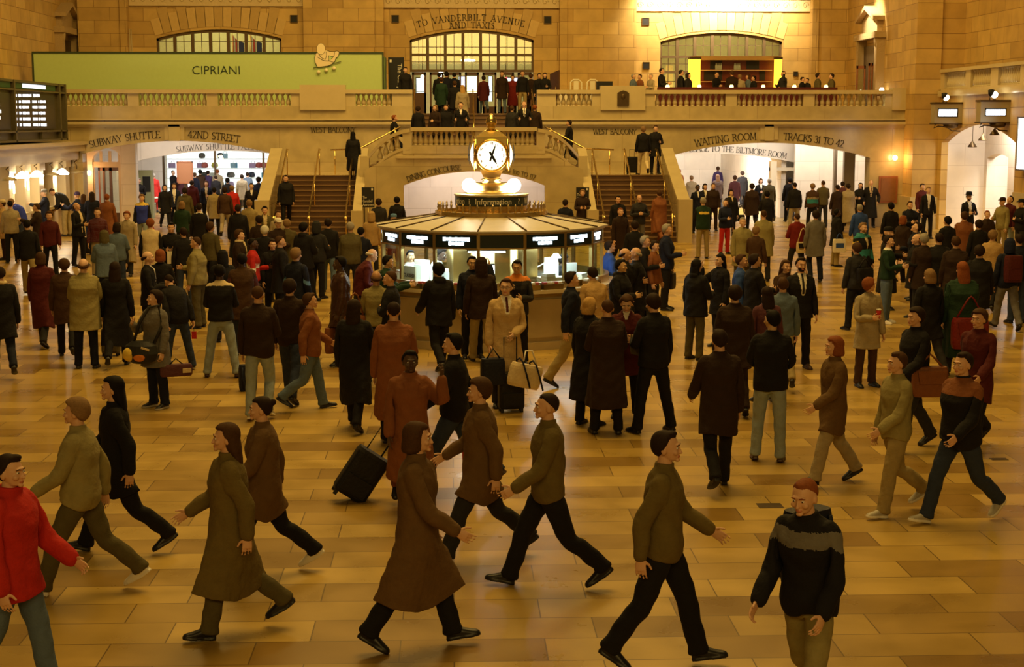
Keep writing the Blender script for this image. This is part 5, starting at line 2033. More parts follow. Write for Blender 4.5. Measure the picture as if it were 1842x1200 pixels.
def fuse(mb, voxel, ratio=1.0, smooth=2, fold=0.0, fseed=1.0):
    me = bpy.data.meshes.new('tmp')
    me.from_pydata(mb.v, [], mb.f)
    o = bpy.data.objects.new('tmp', me)
    COL.objects.link(o)
    m = o.modifiers.new('r', 'REMESH')
    m.mode = 'VOXEL'
    m.voxel_size = voxel
    m.use_smooth_shade = True
    if smooth:
        s = o.modifiers.new('s', 'SMOOTH')
        s.iterations = smooth
        s.factor = .5
    if ratio < 1:
        d = o.modifiers.new('d', 'DECIMATE')
        d.ratio = ratio
    dg = bpy.context.evaluated_depsgraph_get()
    me2 = bpy.data.meshes.new_from_object(o.evaluated_get(dg))
    bpy.data.objects.remove(o)
    n = len(me2.vertices)
    co = np.empty(n * 3)
    me2.vertices.foreach_get('co', co)
    co = co.reshape(-1, 3)
    if fold:
        no = np.empty(n * 3)
        me2.vertices.foreach_get('normal', no)
        no = no.reshape(-1, 3)
        x, y, z = co[:, 0], co[:, 1], co[:, 2]
        g = np.sin(z * 38 + 5 * np.sin(x * 9 + fseed) + 4 * y) * .5 + np.sin(x * 31 + z * 17 * fseed + 3 * np.sin(y * 20)) * .5
        co = co + no * (g * fold)[:, None]
        me2.vertices.foreach_set('co', co.reshape(-1))
    me2.polygons.foreach_set('use_smooth', [True] * len(me2.polygons))
    me2.update()
    return me2


class Garment:
    def __init__(s, me, skirt=False, rigid=None):
        s.me = me
        n = len(me.vertices)
        co = np.empty(n * 3)
        me.vertices.foreach_get('co', co)
        s.co = co.reshape(-1, 3)
        s.w = weights(s.co, skirt, rigid)
        c = np.empty(len(me.polygons) * 3)
        me.polygons.foreach_get('center', c)
        s.pc = c.reshape(-1, 3)


def head_parts(b, hires=True):
    b.sphere((0, .012, 1.665), (.074, .094, .088), 20, 14)
    loft(b, [(0, -.035, 1.548, .026, .022), (0, -.034, 1.560, .044, .045), (0, -.022, 1.585, .056, .064), (0, -.012, 1.62, .066, .080), (0, 0, 1.66, .071, .088)], 18)
    b.sphere((0, -.082, 1.556), (.024, .018, .017), 10, 8)          # chin
    b.sphere((0, -.079, 1.672), (.050, .016, .012), 12, 8)          # brow ridge
    for s in (-1, 1):
        b.sphere((s * .038, -.070, 1.618), (.024, .020, .022), 10, 8)   # cheeks
        b.sphere((s * .074, .008, 1.632), (.010, .022, .033), 10, 8)    # ears
    # nose
    b.add([(-.009, -.084, 1.664), (.009, -.084, 1.664), (.017, -.086, 1.612), (-.017, -.086, 1.612), (0, -.117, 1.616), (0, -.094, 1.660), (0, -.092, 1.603)],
          [(0, 1, 5), (1, 2, 4, 5), (3, 0, 5, 4), (2, 6, 4), (6, 3, 4), (0, 3, 6, 2, 1)])
    b.sphere((0, -.104, 1.614), (.014, .013, .011), 8, 6)
    b.sphere((0, -.090, 1.588), (.023, .012, .006), 10, 6)          # upper lip
    b.sphere((0, -.088, 1.578), (.020, .012, .006), 10, 6)          # lower lip
    cap(b, (0, .015, 1.45), (0, .005, 1.57), .058, .052)


def hand_parts(b, s, grip):
    wr = Vector(J['hand' + ('L' if s > 0 else 'R')][0])
    d = Vector((s * math.sin(A35), 0, -math.cos(A35)))      # along the arm
    f = Vector((0, -1, 0))                                   # thumb side
    pn = Vector((-s * math.cos(A35), 0, -math.sin(A35)))     # palm faces the thigh
    v = []
    for (t, w, h) in ((-.01, .026, .020), (.03, .036, .016), (.06, .041, .014), (.09, .040, .013)):
        for k in range(10):
            a = 2 * math.pi * k / 10
            v.append(wr + d * t + f * (w * math.cos(a)) + pn * (h * math.sin(a)))
    fc = []
    for i in range(3):
        for k in range(10):
            k2 = (k + 1) % 10
            fc.append((i * 10 + k, i * 10 + k2, (i + 1) * 10 + k2, (i + 1) * 10 + k))
    fc += [tuple(range(9, -1, -1)), tuple(30 + k for k in range(10))]
    b.add(v, fc)
    cu = (38, 60, 55) if grip else (12, 20, 16)
    for i, (off_, ln_) in enumerate(((.031, .070), (.0105, .078), (-.0105, .072), (-.031, .057))):
        p = wr + d * .085 + f * off_
        ang = 0
        pts, rr = [p - d * .02], [.0088]
        spread = (1.5 - i) * .05
        for j, part in enumerate((.44, .32, .24)):
            pts.append(p.copy())
            rr.append(.0092 - .0009 * j)
            ang += cu[j] + (3 * i if not grip else 0)
            dd = d * math.cos(R(ang)) + pn * math.sin(R(ang)) + f * spread
            p = p + dd.normalized() * ln_ * part
        pts.append(p)
        rr.append(.0062)
        b.tube(pts, rr, 8)
        b.sphere(p, .0066, 8, 5)
    p = wr + d * .022 + f * .026
    t1 = p + (d * .55 + f * .72 + pn * .35).normalized() * .042
    t2 = t1 + (d * .85 + f * (.15 if grip else .42) + pn * (.55 if grip else .2)).normalized() * .034
    b.tube([p - f * .01, p, t1, t2], [.012, .0125, .0105, .0085], 8)
    b.sphere(t2, .0088, 8, 5)


def make_body(grip, voxel, ratio):
    b = MB()
    loft(b, [(0, 0, .84, .10, .09), (0, .005, .90, .145, .105), (0, .005, .98, .145, .10), (0, 0, 1.08, .120, .084), (0, 0, 1.18, .122, .086), (0, 0, 1.30, .135, .09), (0, .005, 1.37, .125, .08), (0, .01, 1.42, .09, .065), (0, .01, 1.48, .055, .055)], 20)
    head_parts(b)
    for s, n in ((1, 'L'), (-1, 'R')):
        a, e = J['uarm' + n]
        cap(b, a, e, .036, .032)
        a, e = J['farm' + n]
        cap(b, a, e, .032, .023)
        hand_parts(b, s, grip)
        a, e = J['thigh' + n]
        cap(b, a, e, .070, .044)
        a, e = J['shin' + n]
        cap(b, a, (e[0], e[1], .13), .044, .032)
        a, e = J['foot' + n]
        cap(b, (a[0], a[1] + .03, .045), (e[0], e[1] + .05, .032), .026, .016)
    return fuse(b, voxel, ratio, 1)


def arm_sleeves(b, r, cuff=True):
    for s, n in ((1, 'L'), (-1, 'R')):
        a, e = J['uarm' + n]
        cap(b, (a[0] - s * .035, a[1], a[2] + .005), e, .057 + r, .052 + r)
        a, w_ = J['farm' + n]
        cap(b, a, Vector(a).lerp(Vector(w_), .93), .054 + r, .038 + r)
    

def make_top(kind):
    b = MB()
    g = dict(shirt=.0, sweater=.010, suit=.012, jacket=.022, parka=.036, coat=.024, overcoat=.026).get(kind, .01)
    hem = dict(shirt=.90, sweater=.88, suit=.80, jacket=.86, parka=.76, coat=.62, overcoat=.36)[kind]
    flare = dict(shirt=.0, sweater=.0, suit=.015, jacket=-.005, parka=.015, coat=.035, overcoat=.065)[kind]
    W_ = [(0, .0, hem, .168 + g + flare, .120 + g + flare)]
    if hem < .7:
        W_.append((0, 0, .70, .170 + g + flare * .5, .122 + g + flare * .5))
    W_ += [(0, .0, .93, .168 + g, .122 + g), (0, 0, 1.04, .152 + g, .112 + g), (0, 0, 1.16, .152 + g, .108 + g), (0, 0, 1.27, .172 + g, .120 + g), (0, .005, 1.35, .180 + g * .8, .118 + g * .8),
           (0, .01, 1.40, .158 + g * .6, .102 + g * .6), (0, .014, 1.445, .132 + g * .4, .086 + g * .4), (0, .014, 1.485, .092, .070), (0, .014, 1.51, .066, .060)]
    loft(b, W_, 26, .92)
    arm_sleeves(b, g * .75)
    collar = {'shirt': (.058, .055, 1.50), 'sweater': (.062, .06, 1.495), 'suit': (.070, .066, 1.51), 'jacket': (.078, .074, 1.525), 'parka': (.092, .088, 1.54), 'coat': (.080, .076, 1.52), 'overcoat': (.082, .078, 1.525)}[kind]
    loft(b, [(0, .014, 1.43, .09, .08), (0, .012, collar[2] - .03, collar[0], collar[1]), (0, .010, collar[2], collar[0] * .97, collar[1] * .97)], 18)
    if kind == 'parka':      # hood lying on the back
        b.sphere((0, .085, 1.475), (.10, .055, .065), 16, 10)
    if kind in ('jacket',):
        loft(b, [(0, 0, hem - .03, .160 + g, .115 + g), (0, 0, hem + .02, .162 + g, .118 + g)], 24)
    if kind in ('suit', 'coat', 'overcoat'):   # lapels
        for s in (-1, 1):
            b.prism([(s * .012, -.090 - g, 1.18), (s * .070, -.085 - g, 1.36), (s * .085, -.062 - g * .5, 1.42), (s * .050, -.055 - g * .5, 1.455), (s * .030, -.080 - g, 1.38)], (0, -.028, 0))
    return b


def make_trousers():
    b = MB()
    loft(b, [(0, .003, .80, .135, .10), (0, .003, .86, .160, .116), (0, .003, .93, .160, .116), (0, 0, 1.02, .148, .106), (0, 0, 1.05, .140, .10)], 22)
    for s, n in ((1, 'L'), (-1, 'R')):
        x = s * .1
        loft(b, [(x * 1.12, .02, .045, .064, .080), (x * 1.12, .018, .07, .066, .082), (x * 1.1, .018, .12, .062, .074), (x * 1.08, .015, .28, .066, .076), (x * 1.05, .005, .48, .071, .080), (x * 1.0, .003, .65, .082, .092), (x * .88, .004, .80, .090, .105), (x * .8, .004, .88, .08, .10)], 18)
    return b


def make_skirt():
    b = MB()
    loft(b, [(0, 0, .46, .195, .165), (0, 0, .60, .185, .15), (0, 0, .80, .172, .128), (0, 0, .95, .155, .112), (0, 0, 1.04, .14, .10)], 22)
    return b


def make_shoe(s, kind):
    b = MB()
    x = s * .112
    if kind == 'boot':
        loft(b, [(x, .03, .05, .045, .055), (x, .028, .12, .040, .048), (x, .022, .22, .046, .056), (x, .018, .33, .052, .062), (x, .018, .36, .050, .060)], 14)
    else:
        loft(b, [(x, .022, .04, .042, .06), (x, .02, .085, .040, .052), (x, .02, .115, .034, .042)], 14)
    P = [(-.185, .022, .018), (-.165, .036, .030), (-.12, .045, .042), (-.07, .044, .060), (-.02, .040, .078), (.04, .037, .082), (.075, .030, .070)]
    v, f = [], []
    for (y, w, h) in P:
        for k in range(12):
            a = 2 * math.pi * k / 12
            zc_ = .012 + h * .5
            v.append((x + w * math.cos(a) * (1 if math.sin(a) < 0 else .92), y, max(.012, zc_ + h * .58 * math.sin(a))))
    for i in range(len(P) - 1):
        for k in range(12):
            k2 = (k + 1) % 12
            f.append((i * 12 + k, (i + 1) * 12 + k, (i + 1) * 12 + k2, i * 12 + k2))
    f += [tuple(range(12)), tuple((len(P) - 1) * 12 + k for k in range(11, -1, -1))]
    b.add(v, f)
    out = [(-.190, .018), (-.175, .034), (-.13, .048), (-.08, .046), (-.02, .038), (.05, .040), (.082, .028)]
    poly = [(x + w, y, 0) for y, w in out] + [(x - w, y, 0) for y, w in out[::-1]]
    b.prism(poly, (0, 0, .018 if kind != 'boot' else .012))
    if kind == 'boot':
        b.box(x - .03, x + .03, .03, .08, 0, .04)
    return b


def make_hair(kind):
    b = MB()

    def shell(cut, g=.010, z0=1.66):
        # scalp cap: sphere points kept above a hairline
        v, f = [], []
        na, nb = 26, 14
        idx = {}
        for i in range(nb + 1):
            th = math.pi * i / nb
            for k in range(na):
                a = 2 * math.pi * k / na
                n = Vector((math.sin(th) * math.cos(a), math.sin(th) * math.sin(a), math.cos(th)))
                p = Vector((n.x * (.074 + g), .012 + n.y * (.094 + g), 1.665 + n.z * (.088 + g)))
                lim = cut(p, a)
                if p.z < lim:
                    p = Vector((n.x * .066, .012 + n.y * .084, max(p.z, lim - .01)))
                    p.z = max(p.z, lim - .012)
                idx[i, k] = len(v)
                v.append(p)
        for i in range(nb):
            for k in range(na):
                k2 = (k + 1) % na
                f.append((idx[i, k], idx[i + 1, k], idx[i + 1, k2], idx[i, k2]))
        b.add(v, f)

    def hairline(p, a, front=1.730, side=1.640, back=1.572):
        s_ = math.sin(a)        # -1 front, 1 back
        return front + (side - front) * min(1, max(0, (s_ + .58) / .45)) ** 1.5 + (back - side) * max(0, s_) ** .7

    if kind == 'short':
        shell(lambda p, a: hairline(p, a), .014)
        b.sphere((.018, -.025, 1.744), (.044, .042, .022), 12, 8)
    elif kind == 'crop':
        shell(lambda p, a: hairline(p, a, 1.73, 1.67, 1.60), .007)
    elif kind == 'receding':
        shell(lambda p, a: hairline(p, a, 1.752, 1.655, 1.59), .010)
    elif kind == 'fringe':      # bald crown, ring of hair
        for s_ in (-1, 1):
            pts = [(s_ * .072, .008, 1.668), (s_ * .074, .035, 1.655), (s_ * .064, .066, 1.64), (s_ * .040, .090, 1.625), (0, .098, 1.618)]
            b.tube(pts, [.007, .017, .025, .029, .030], 10)
    elif kind == 'full':        # thick bushy
        shell(lambda p, a: hairline(p, a, 1.725, 1.63, 1.56), .026)
    elif kind == 'bob':
        shell(lambda p, a: hairline(p, a, 1.725, 1.60, 1.54), .020)
        loft(b, [(0, .045, 1.535, .080, .070), (0, .040, 1.56, .096, .082), (0, .035, 1.60, .098, .088), (0, .03, 1.66, .094, .088), (0, .02, 1.70, .085, .085)], 20)
    elif kind == 'longhair':
        shell(lambda p, a: hairline(p, a, 1.728, 1.60, 1.54), .018)
        loft(b, [(0, .085, 1.33, .055, .022), (0, .088, 1.38, .085, .034), (0, .082, 1.46, .098, .046), (0, .062, 1.54, .098, .060), (0, .045, 1.62, .092, .074), (0, .03, 1.69, .084, .080)], 20)
    elif kind == 'bun':
        shell(lambda p, a: hairline(p, a, 1.725, 1.64, 1.58), .012)
        b.sphere((0, .118, 1.70), (.035, .03, .033), 12, 8)
    return b


def make_hat(kind):
    b = MB()
    if kind == 'fedora':
        b.lathe([(.155, 1.712), (.158, 1.716), (.100, 1.722), (.096, 1.76), (.090, 1.81), (.06, 1.828), (.02, 1.815)], (0, .01, 0), 24, squash=(1, 1.12))
    elif kind == 'cap':
        shellp = [(.086, 1.69), (.089, 1.71), (.085, 1.75), (.062, 1.778), (.02, 1.787)]
        b.lathe(shellp, (0, .012, 0), 22, squash=(1, 1.16))
        b.prism([(.07, -.065, 1.705), (-.07, -.065, 1.705), (-.06, -.135, 1.698), (-.03, -.165, 1.695), (.03, -.165, 1.695), (.06, -.135, 1.698)], (0, 0, .010))
    elif kind == 'beanie':
        b.lathe([(.084, 1.665), (.092, 1.67), (.093, 1.70), (.089, 1.745), (.065, 1.785), (.02, 1.797)], (0, .015, 0), 22, squash=(1, 1.16))
    elif kind == 'hood':
        b.lathe([(.10, 1.50), (.108, 1.56), (.105, 1.66), (.094, 1.74), (.05, 1.79), (.01, 1.795)], (0, .035, 0), 22, squash=(1, 1.05))
    return b


GAR = {}
HAIRK = ('short', 'crop', 'receding', 'fringe', 'full', 'bob', 'longhair', 'bun')
SKIRTED = ('coat', 'overcoat')


def gar(key):
    """garments are grown on first use: (kind, lod)"""
    if key in GAR:
        return GAR[key]
    k, lod = key
    if k in ('relaxed', 'grip'):
        g = Garment(make_body(k == 'grip', .0052 if lod == 0 else .0068, (.16 if lod == 0 else .075)))
        # never let the body poke out through clothes: nothing to do, garments are looser
    elif k in ('shirt', 'sweater', 'suit', 'jacket', 'parka', 'coat', 'overcoat'):
        g = Garment(fuse(make_top(k), .011 if lod == 0 else .017, 1.0 if lod == 0 else .55, 3, .0042, 1.3), skirt=k in SKIRTED or k in ('parka', 'suit'))
    elif k == 'trousers':
        g = Garment(fuse(make_trousers(), .011 if lod == 0 else .017, 1.0 if lod == 0 else .5, 3, .0034, 2.1))
    elif k == 'skirt':
        g = Garment(fuse(make_skirt(), .014, .6, 2, .003), skirt=True)
    elif k[:4] == 'shoe' or k[:4] == 'boot':
        s = 1 if k.endswith('L') else -1
        me = fuse(make_shoe(s, 'boot' if k[:4] == 'boot' else 'shoe'), .0075, .5, 1)
        g = Garment(me)
    elif k in HAIRK:
        g = Garment(fuse(make_hair(k), .0065 if lod == 0 else .010, .6, 1, .0040), rigid=None)
        g.w = weights(g.co, rigid='head')
        if k == 'longhair':
            t = np.clip((1.56 - g.co[:, 2]) / .15, 0, 1)
            w2 = weights(g.co, rigid='chest')
            g.w = g.w * (1 - t)[:, None] + w2 * t[:, None]
    else:
        g = Garment(fuse(make_hat(k), .006, .5, 1), rigid='head')
    GAR[key] = g
    return g


def Rx(a):
    c, s = math.cos(a), math.sin(a)
    return np.array(((1, 0, 0), (0, c, -s), (0, s, c)))


def Ry(a):
    c, s = math.cos(a), math.sin(a)
    return np.array(((c, 0, s), (0, 1, 0), (-s, 0, c)))


def Rz(a):
    c, s = math.cos(a), math.sin(a)
    return np.array(((c, -s, 0), (s, c, 0), (0, 0, 1)))


# arm: (forward, out, elbow, inward twist); leg: (forward, out, knee)
ARMS = {
    'down': (4, 7, 12, 10), 'hang': (-4, 9, 18, 5), 'back': (-22, 8, 22, 0), 'fwd': (24, 8, 32, 10), 'fwd2': (12, 8, 40, 30),
    'cross': (24, 10, 92, 84), 'cross2': (16, 10, 92, 84), 'pocket': (-8, 22, 48, 35), 'phone': (48, 28, 138, 40), 'hold': (18, 8, 80, 35), 'hold2': (30, 14, 95, 45),
    'belly': (16, 14, 88, 62), 'up': (80, 22, 120, 30), 'counter': (48, 14, 62, 30), 'handle': (16, 12, 44, 48), 'strap': (20, 20, 125, 50), 'point': (75, 15, 25, 20), 'hips': (-12, 40, 80, 60),
    'rail': (35, 14, 50, 30),
}
LEGS = {
    'stand': ((0, 3, 2), (0, 3, 2)), 'stand2': ((4, 5, 4), (-2, 4, 3)), 'wide': ((3, 10, 3), (-2, 10, 3)), 'contra': ((9, 5, 14), (-1, 3, 0)),
    'walk1': ((22, 2, 6), (-17, 2, 14)), 'walk2': ((-17, 2, 14), (22, 2, 6)), 'walk3': ((16, 2, 4), (-14, 2, 34)), 'walk4': ((-14, 2, 34), (16, 2, 4)),
    'walk5': ((20, 2, 42), (-6, 2, 4)), 'walk6': ((-6, 2, 4), (20, 2, 42)), 'stride1': ((27, 2, 7), (-20, 2, 26)), 'stride2': ((-20, 2, 26), (27, 2, 7)),
    'stair1': ((45, 3, 55), (-4, 3, 6)), 'sit': ((82, 8, 84), (82, 8, 84)),
}


def pose_mats(P, gx, J_):
    """world-free skinning matrices in the rest frame"""
    Mx = {}

    def place(b, Rg):
        rest = np.array(J_[b][0])
        if b == 'pelvis':
            pos = rest
        else:
            pr_, pp, prest = Mx[PARENT[b]]
            pos = pr_ @ (rest - prest) + pp
        Mx[b] = (Rg, pos, rest)
    lean, bend, tw, side = R(P.get('lean', 0)), R(P.get('bend', 2)), R(P.get('twist', 0)), R(P.get('side', 0))
    Rp = Rx(lean) @ Ry(side)
    place('pelvis', Rp)
    Rs = Rp @ Rx(bend / 2) @ Rz(tw / 2)
    place('spine', Rs)
    Rc = Rs @ Rx(bend / 2) @ Rz(tw / 2)
    place('chest', Rc)
    hy, hp = R(P.get('look', 0)), R(P.get('nod', 0))
    Rn = Rc @ Rz(hy * .4) @ Rx(hp * .4)
    place('neck', Rn)
    place('head', Rn @ Rz(hy * .6) @ Rx(hp * .6) @ Ry(R(P.get('tilt', 0))))
    for s, n in ((1, 'L'), (-1, 'R')):
        a = P.get('arm' + n, 'down')
        f, o_, e, t = ARMS[a] if isinstance(a, str) else a
        k = Ry(s * (A35 - R(o_)))
        Ru = Rc @ Rx(-R(f)) @ k
        place('uarm' + n, Ru)
        Rf = Rc @ Rx(-R(f)) @ Rz(-s * R(t)) @ Rx(-R(e)) @ k
        place('farm' + n, Rf)
        place('hand' + n, Rf @ Rx(-R(6)))
        lg = P.get('legs', 'stand')
        lg = LEGS[lg] if isinstance(lg, str) else lg
        f, o_, kn = lg[0] if s > 0 else lg[1]
        Rt = Rx(-R(f)) @ Ry(-s * R(o_ - 2))
        place('thigh' + n, Rt)
        Rk = Rx(-R(f) + R(kn)) @ Ry(-s * R(o_ - 2))
        place('shin' + n, Rk)
        foot = max(-R(28), min(R(32), -R(f) + R(kn)))
        if foot > 0:
            foot *= .9
        else:
            foot *= .55
        place('foot' + n, Rx(foot) @ Rz(s * R(8)))
    return Mx


HEADDROP = np.array((0, .004, -.022))


def skin(g, Mx, gx, gy, HS):
    A = np.stack([Mx[b][0] for b in BN])                       # bones x 3 x 3
    T = np.stack([Mx[b][1] - Mx[b][0] @ Mx[b][2] + (Mx[b][0] @ HEADDROP * (1 if b == 'head' else .5) if b in ('head', 'neck') else 0) for b in BN])
    co = g.co * np.array((1, 1, 1))
    # girth: widen about the trunk and limb axes by scaling x and y of the trunk
    Ab = np.tensordot(g.w, A, axes=(1, 0))
    Tb = g.w @ T
    out = np.einsum('nij,nj->ni', Ab, co) + Tb
    return out * HS


SKIN = {'w': (.62, .36, .22), 'p': (.68, .42, .28), 't': (.42, .22, .11), 'b': (.13, .06, .03), 'd': (.07, .035, .02), 'a': (.55, .34, .18)}
HAIRC = {'black': (.008, .006, .005), 'dark': (.022, .012, .008), 'brown': (.06, .028, .012), 'grey': (.30, .27, .23), 'white': (.55, .52, .45), 'blond': (.45, .27, .09), 'red': (.22, .065, .02), 'sandy': (.22, .13, .06)}


def cmat(c, rough=.85, kind='cloth'):
    """cloth of the given colour; colours are reused"""
    if isinstance(c, str):
        c = CL[c]
    key = '%s_%02d_%02d_%02d_%d' % (kind, int(c[0] * 99), int(c[1] * 99), int(c[2] * 99), int(rough * 10))
    return mat(key, c, rough, var=.22 if kind == 'cloth' else .1, vscale=14, spec=.25 if kind == 'cloth' else .4, bump=.35 if kind == 'cloth' else 0, bscale=30)


CL = dict(black=(.008, .007, .008), charcoal=(.022, .021, .022), navy=(.010, .014, .04), dknavy=(.007, .009, .022), brown=(.055, .026, .012), dkbrown=(.025, .012, .007), umber=(.12, .066, .024), moss=(.13, .095, .028), tan=(.42, .27, .11), camel=(.52, .36, .17), khaki=(.30, .23, .10), cream=(.62, .50, .30),
          white=(.72, .68, .60), grey=(.14, .13, .12), ltgrey=(.38, .35, .30), blue=(.03, .07, .28), royal=(.03, .05, .42), sky=(.10, .22, .45), jeans=(.09, .13, .20), ltjeans=(.26, .31, .34), dkjeans=(.025, .035, .07), red=(.45, .02, .015), dkred=(.16, .012, .010),
          maroon=(.075, .010, .010), green=(.012, .034, .018), olive=(.085, .07, .028), orange=(.62, .20, .03), yellow=(.70, .50, .08), purple=(.05, .03, .10), teal=(.03, .20, .22), rust=(.20, .07, .025), greyblue=(.10, .14, .20), ltolive=(.26, .22, .09), stone=(.33, .27, .17), leather=(.05, .022, .012), plum=(.09, .03, .04))

M_EYEW = mat('eye_white', (.75, .72, .68), .3)
M_IRIS = mat('eye_iris', (.03, .018, .01), .2)


def transform(o_pts, x, y, z, face):
    """rest-frame points to world"""
    return (Rz(R(face)) @ np.asarray(o_pts).T).T + np.array((x, y, z))


N_PEOPLE = [0]


def person(x, y, z, h, face, label, top='jacket', tc='black', bot='trousers', bc='black', hair='short', hc='dark', sk='w', shoes='shoe', sc='black',
           pose=None, open_=None, tie=None, hat=None, hatc='black', beard=False, specs=False, scarf=None, bands=None, lod=1, girth=1.0, group=None, hands='relaxed', inner=None, sole=None, pack=None, seat=None):
    """x, y: where the figure stands; z: the ground under its feet; face: 0 looks at the camera's side (-y), 90 to the right"""
    P = dict(pose or {})
    Mx = pose_mats(P, girth, J)
    HS = h / 1.735
    rot = Rz(R(face))
    body = gar((hands, lod))
    base = skin(body, Mx, 1, 1, HS)
    # ground: the lowest shoe point meets z
    shn = 'boot' if shoes == 'boot' else 'shoe'
    sL, sR = skin(gar((shn + 'L', 0)), Mx, 1, 1, HS), skin(gar((shn + 'R', 0)), Mx, 1, 1, HS)
    low = min(sL[:, 2].min(), sR[:, 2].min())
    lift = z - low
    if seat is not None:
        lift = seat - (Mx['pelvis'][1][2] - .10) * HS
    def mk(name, g, pts, mats, parent, idx=None):
        me = g.me.copy()
        me.name = name
        me.vertices.foreach_set('co', (pts @ rot.T).reshape(-1))
        me.materials.clear()
        for m in mats:
            me.materials.append(m)
        if idx is not None:
            me.polygons.foreach_set('material_index', idx)
        me.update()
        o = bpy.data.objects.new(name, me)
        COL.objects.link(o)
        if parent is not None:
            o.parent = parent
        return o
    pc = body.pc
    lips = ((np.abs(pc[:, 0]) < .024) & (pc[:, 1] < -.085) & (np.abs(pc[:, 2] - 1.583) < .0105)).astype(int)
    if beard:
        bd = (pc[:, 1] < -.02) & (pc[:, 2] < 1.600) & (pc[:, 2] > 1.535) & (np.abs(pc[:, 0]) < .07)
        lips = np.where(bd & (lips == 0), 2, lips)
    skc = SKIN[sk]
    hidden = pc[:, 2] < 1.445
    arm_ = np.abs(pc[:, 0]) > .30
    wrist_z = J['handL'][0][2] + .03
    hidden &= ~((np.abs(pc[:, 0]) > .36) & (pc[:, 2] < wrist_z + .02) & (pc[:, 2] > .70))
    lips = np.where(hidden, np.where(pc[:, 2] > .90, 3, 4), lips)
    root = mk('person', body, base, [mat('skin_' + sk, skc, .5, var=.08, spec=.4), mat('lips_' + sk, (skc[0] * .75, skc[1] * .45, skc[2] * .45), .45), mat('hair_' + hc, HAIRC[hc], .7, var=.4, vscale=60, spec=.12), cmat(tc, .85), cmat(bc)], None, lips)
    root.location = (x, y, lift)
    tag(root, label, 'person', group)
    # girth of clothes
    def clothe(name, key, mats, idx=None, gx=girth, puff=0.0):
        g = gar(key)
        pts = skin(g, Mx, 1, 1, HS)
        if gx != 1:
            g0 = g.co.copy()
            tr = np.clip(1 - (np.abs(g.co[:, 0]) - .17) / .05, 0, 1) * ((g.co[:, 2] > .35) & (g.co[:, 2] < 1.42))
            add = np.zeros_like(g0)
            add[:, 0] = g0[:, 0] * (gx - 1) * tr
            add[:, 1] = (g0[:, 1] - .0) * (gx - 1) * 1.6 * tr * np.clip((1.42 - g0[:, 2]) / .15, 0, 1)
            A = np.tensordot(g.w, np.stack([Mx[b][0] for b in BN]), axes=(1, 0))
            pts = pts + np.einsum('nij,nj->ni', A, add) * HS
        return mk(name, g, pts, mats, root, idx)
    tg = gar((top, lod))
    c = tg.pc
    mats = [cmat(tc, .35 if tc == 'leather' else .85)]
    idx = np.zeros(len(c), int)
    if open_:       # open front showing the garment beneath: a V down to the given height
        oc, zlow, wid = open_
        mats.append(cmat(oc, .8))
        zt_ = 1.50
        fr = (c[:, 1] < -.02) & (c[:, 2] > zlow) & (np.abs(c[:, 0]) < wid * (.25 + .75 * np.clip((c[:, 2] - zlow) / (zt_ - zlow), 0, 1))) & (np.abs(c[:, 0]) < .12)
        idx[fr] = len(mats) - 1
        if tie:
            mats.append(cmat(tie, .6))
            tw_ = (c[:, 1] < -.02) & (c[:, 2] > zlow + .02) & (np.abs(c[:, 0]) < .017) & (c[:, 2] < 1.50)
            idx[tw_] = len(mats) - 1
    if bands:       # (colour, z0, z1[, 'sleeve'|'front'|'back'])
        for bnd in bands:
            mats.append(cmat(bnd[0], .8))
            zz0, zz1 = bnd[1], bnd[2]
            m_ = (c[:, 2] > zz0) & (c[:, 2] < zz1)
            md = bnd[3] if len(bnd) > 3 else ''
            if md == 'front':
                m_ &= c[:, 1] < 0
            if md == 'back':
                m_ &= (c[:, 1] > .02) & (np.abs(c[:, 0]) < .13)
            if md == 'body':
                m_ &= np.abs(c[:, 0]) < .2
            if md == 'sleeve':
                m_ &= np.abs(c[:, 0]) > .2
            if md == 'stripes':
                m_ &= (np.sin(c[:, 2] * 95) > .1)
            idx[m_] = len(mats) - 1
    names = dict(shirt='shirt', sweater='sweater', suit='suit_jacket', jacket='jacket', parka='parka', coat='coat', overcoat='overcoat')
    clothe(names[top], (top, lod), mats, idx)
    if bot == 'skirt':
        clothe('skirt', ('skirt', 0), [cmat(bc)])
    else:
        clothe('jeans' if 'jeans' in str(bc) else 'trousers', ('trousers', lod), [cmat(bc)], gx=1.0)
    for n in 'LR':
        k = (shn + n, 0)
        g = gar(k)
        ms = [cmat(sc, .4, 'shoe')]
        ix = np.zeros(len(g.pc), int)
        if sole:
            ms.append(cmat(sole, .6, 'shoe'))
            ix[g.pc[:, 2] < .026] = 1
        mk('boot' if shn == 'boot' else 'shoe', g, sL if n == 'L' else sR, ms, root, ix)
    if hair:
        clothe('hair', (hair, lod), [mat('hair_' + hc, HAIRC[hc], .7, var=.4, vscale=60, spec=.12)], gx=1.0)
    if hat:
        clothe(hat if hat != 'fedora' else 'brimmed_hat', (hat, 0), [cmat(hatc)], gx=1.0)

    def rigid(name, mb, bone, mats_):
        me_o = mb.build(name, mats_, root)
        n = len(me_o.data.vertices)
        co = np.empty(n * 3)
        me_o.data.vertices.foreach_get('co', co)
        co = co.reshape(-1, 3)
        Rg, pp, pr_ = Mx[bone]
        co = ((co - pr_ + (HEADDROP if bone == 'head' else 0)) @ Rg.T + pp) * HS
        me_o.data.vertices.foreach_set('co', (co @ rot.T).reshape(-1))
        me_o.data.update()
        return me_o
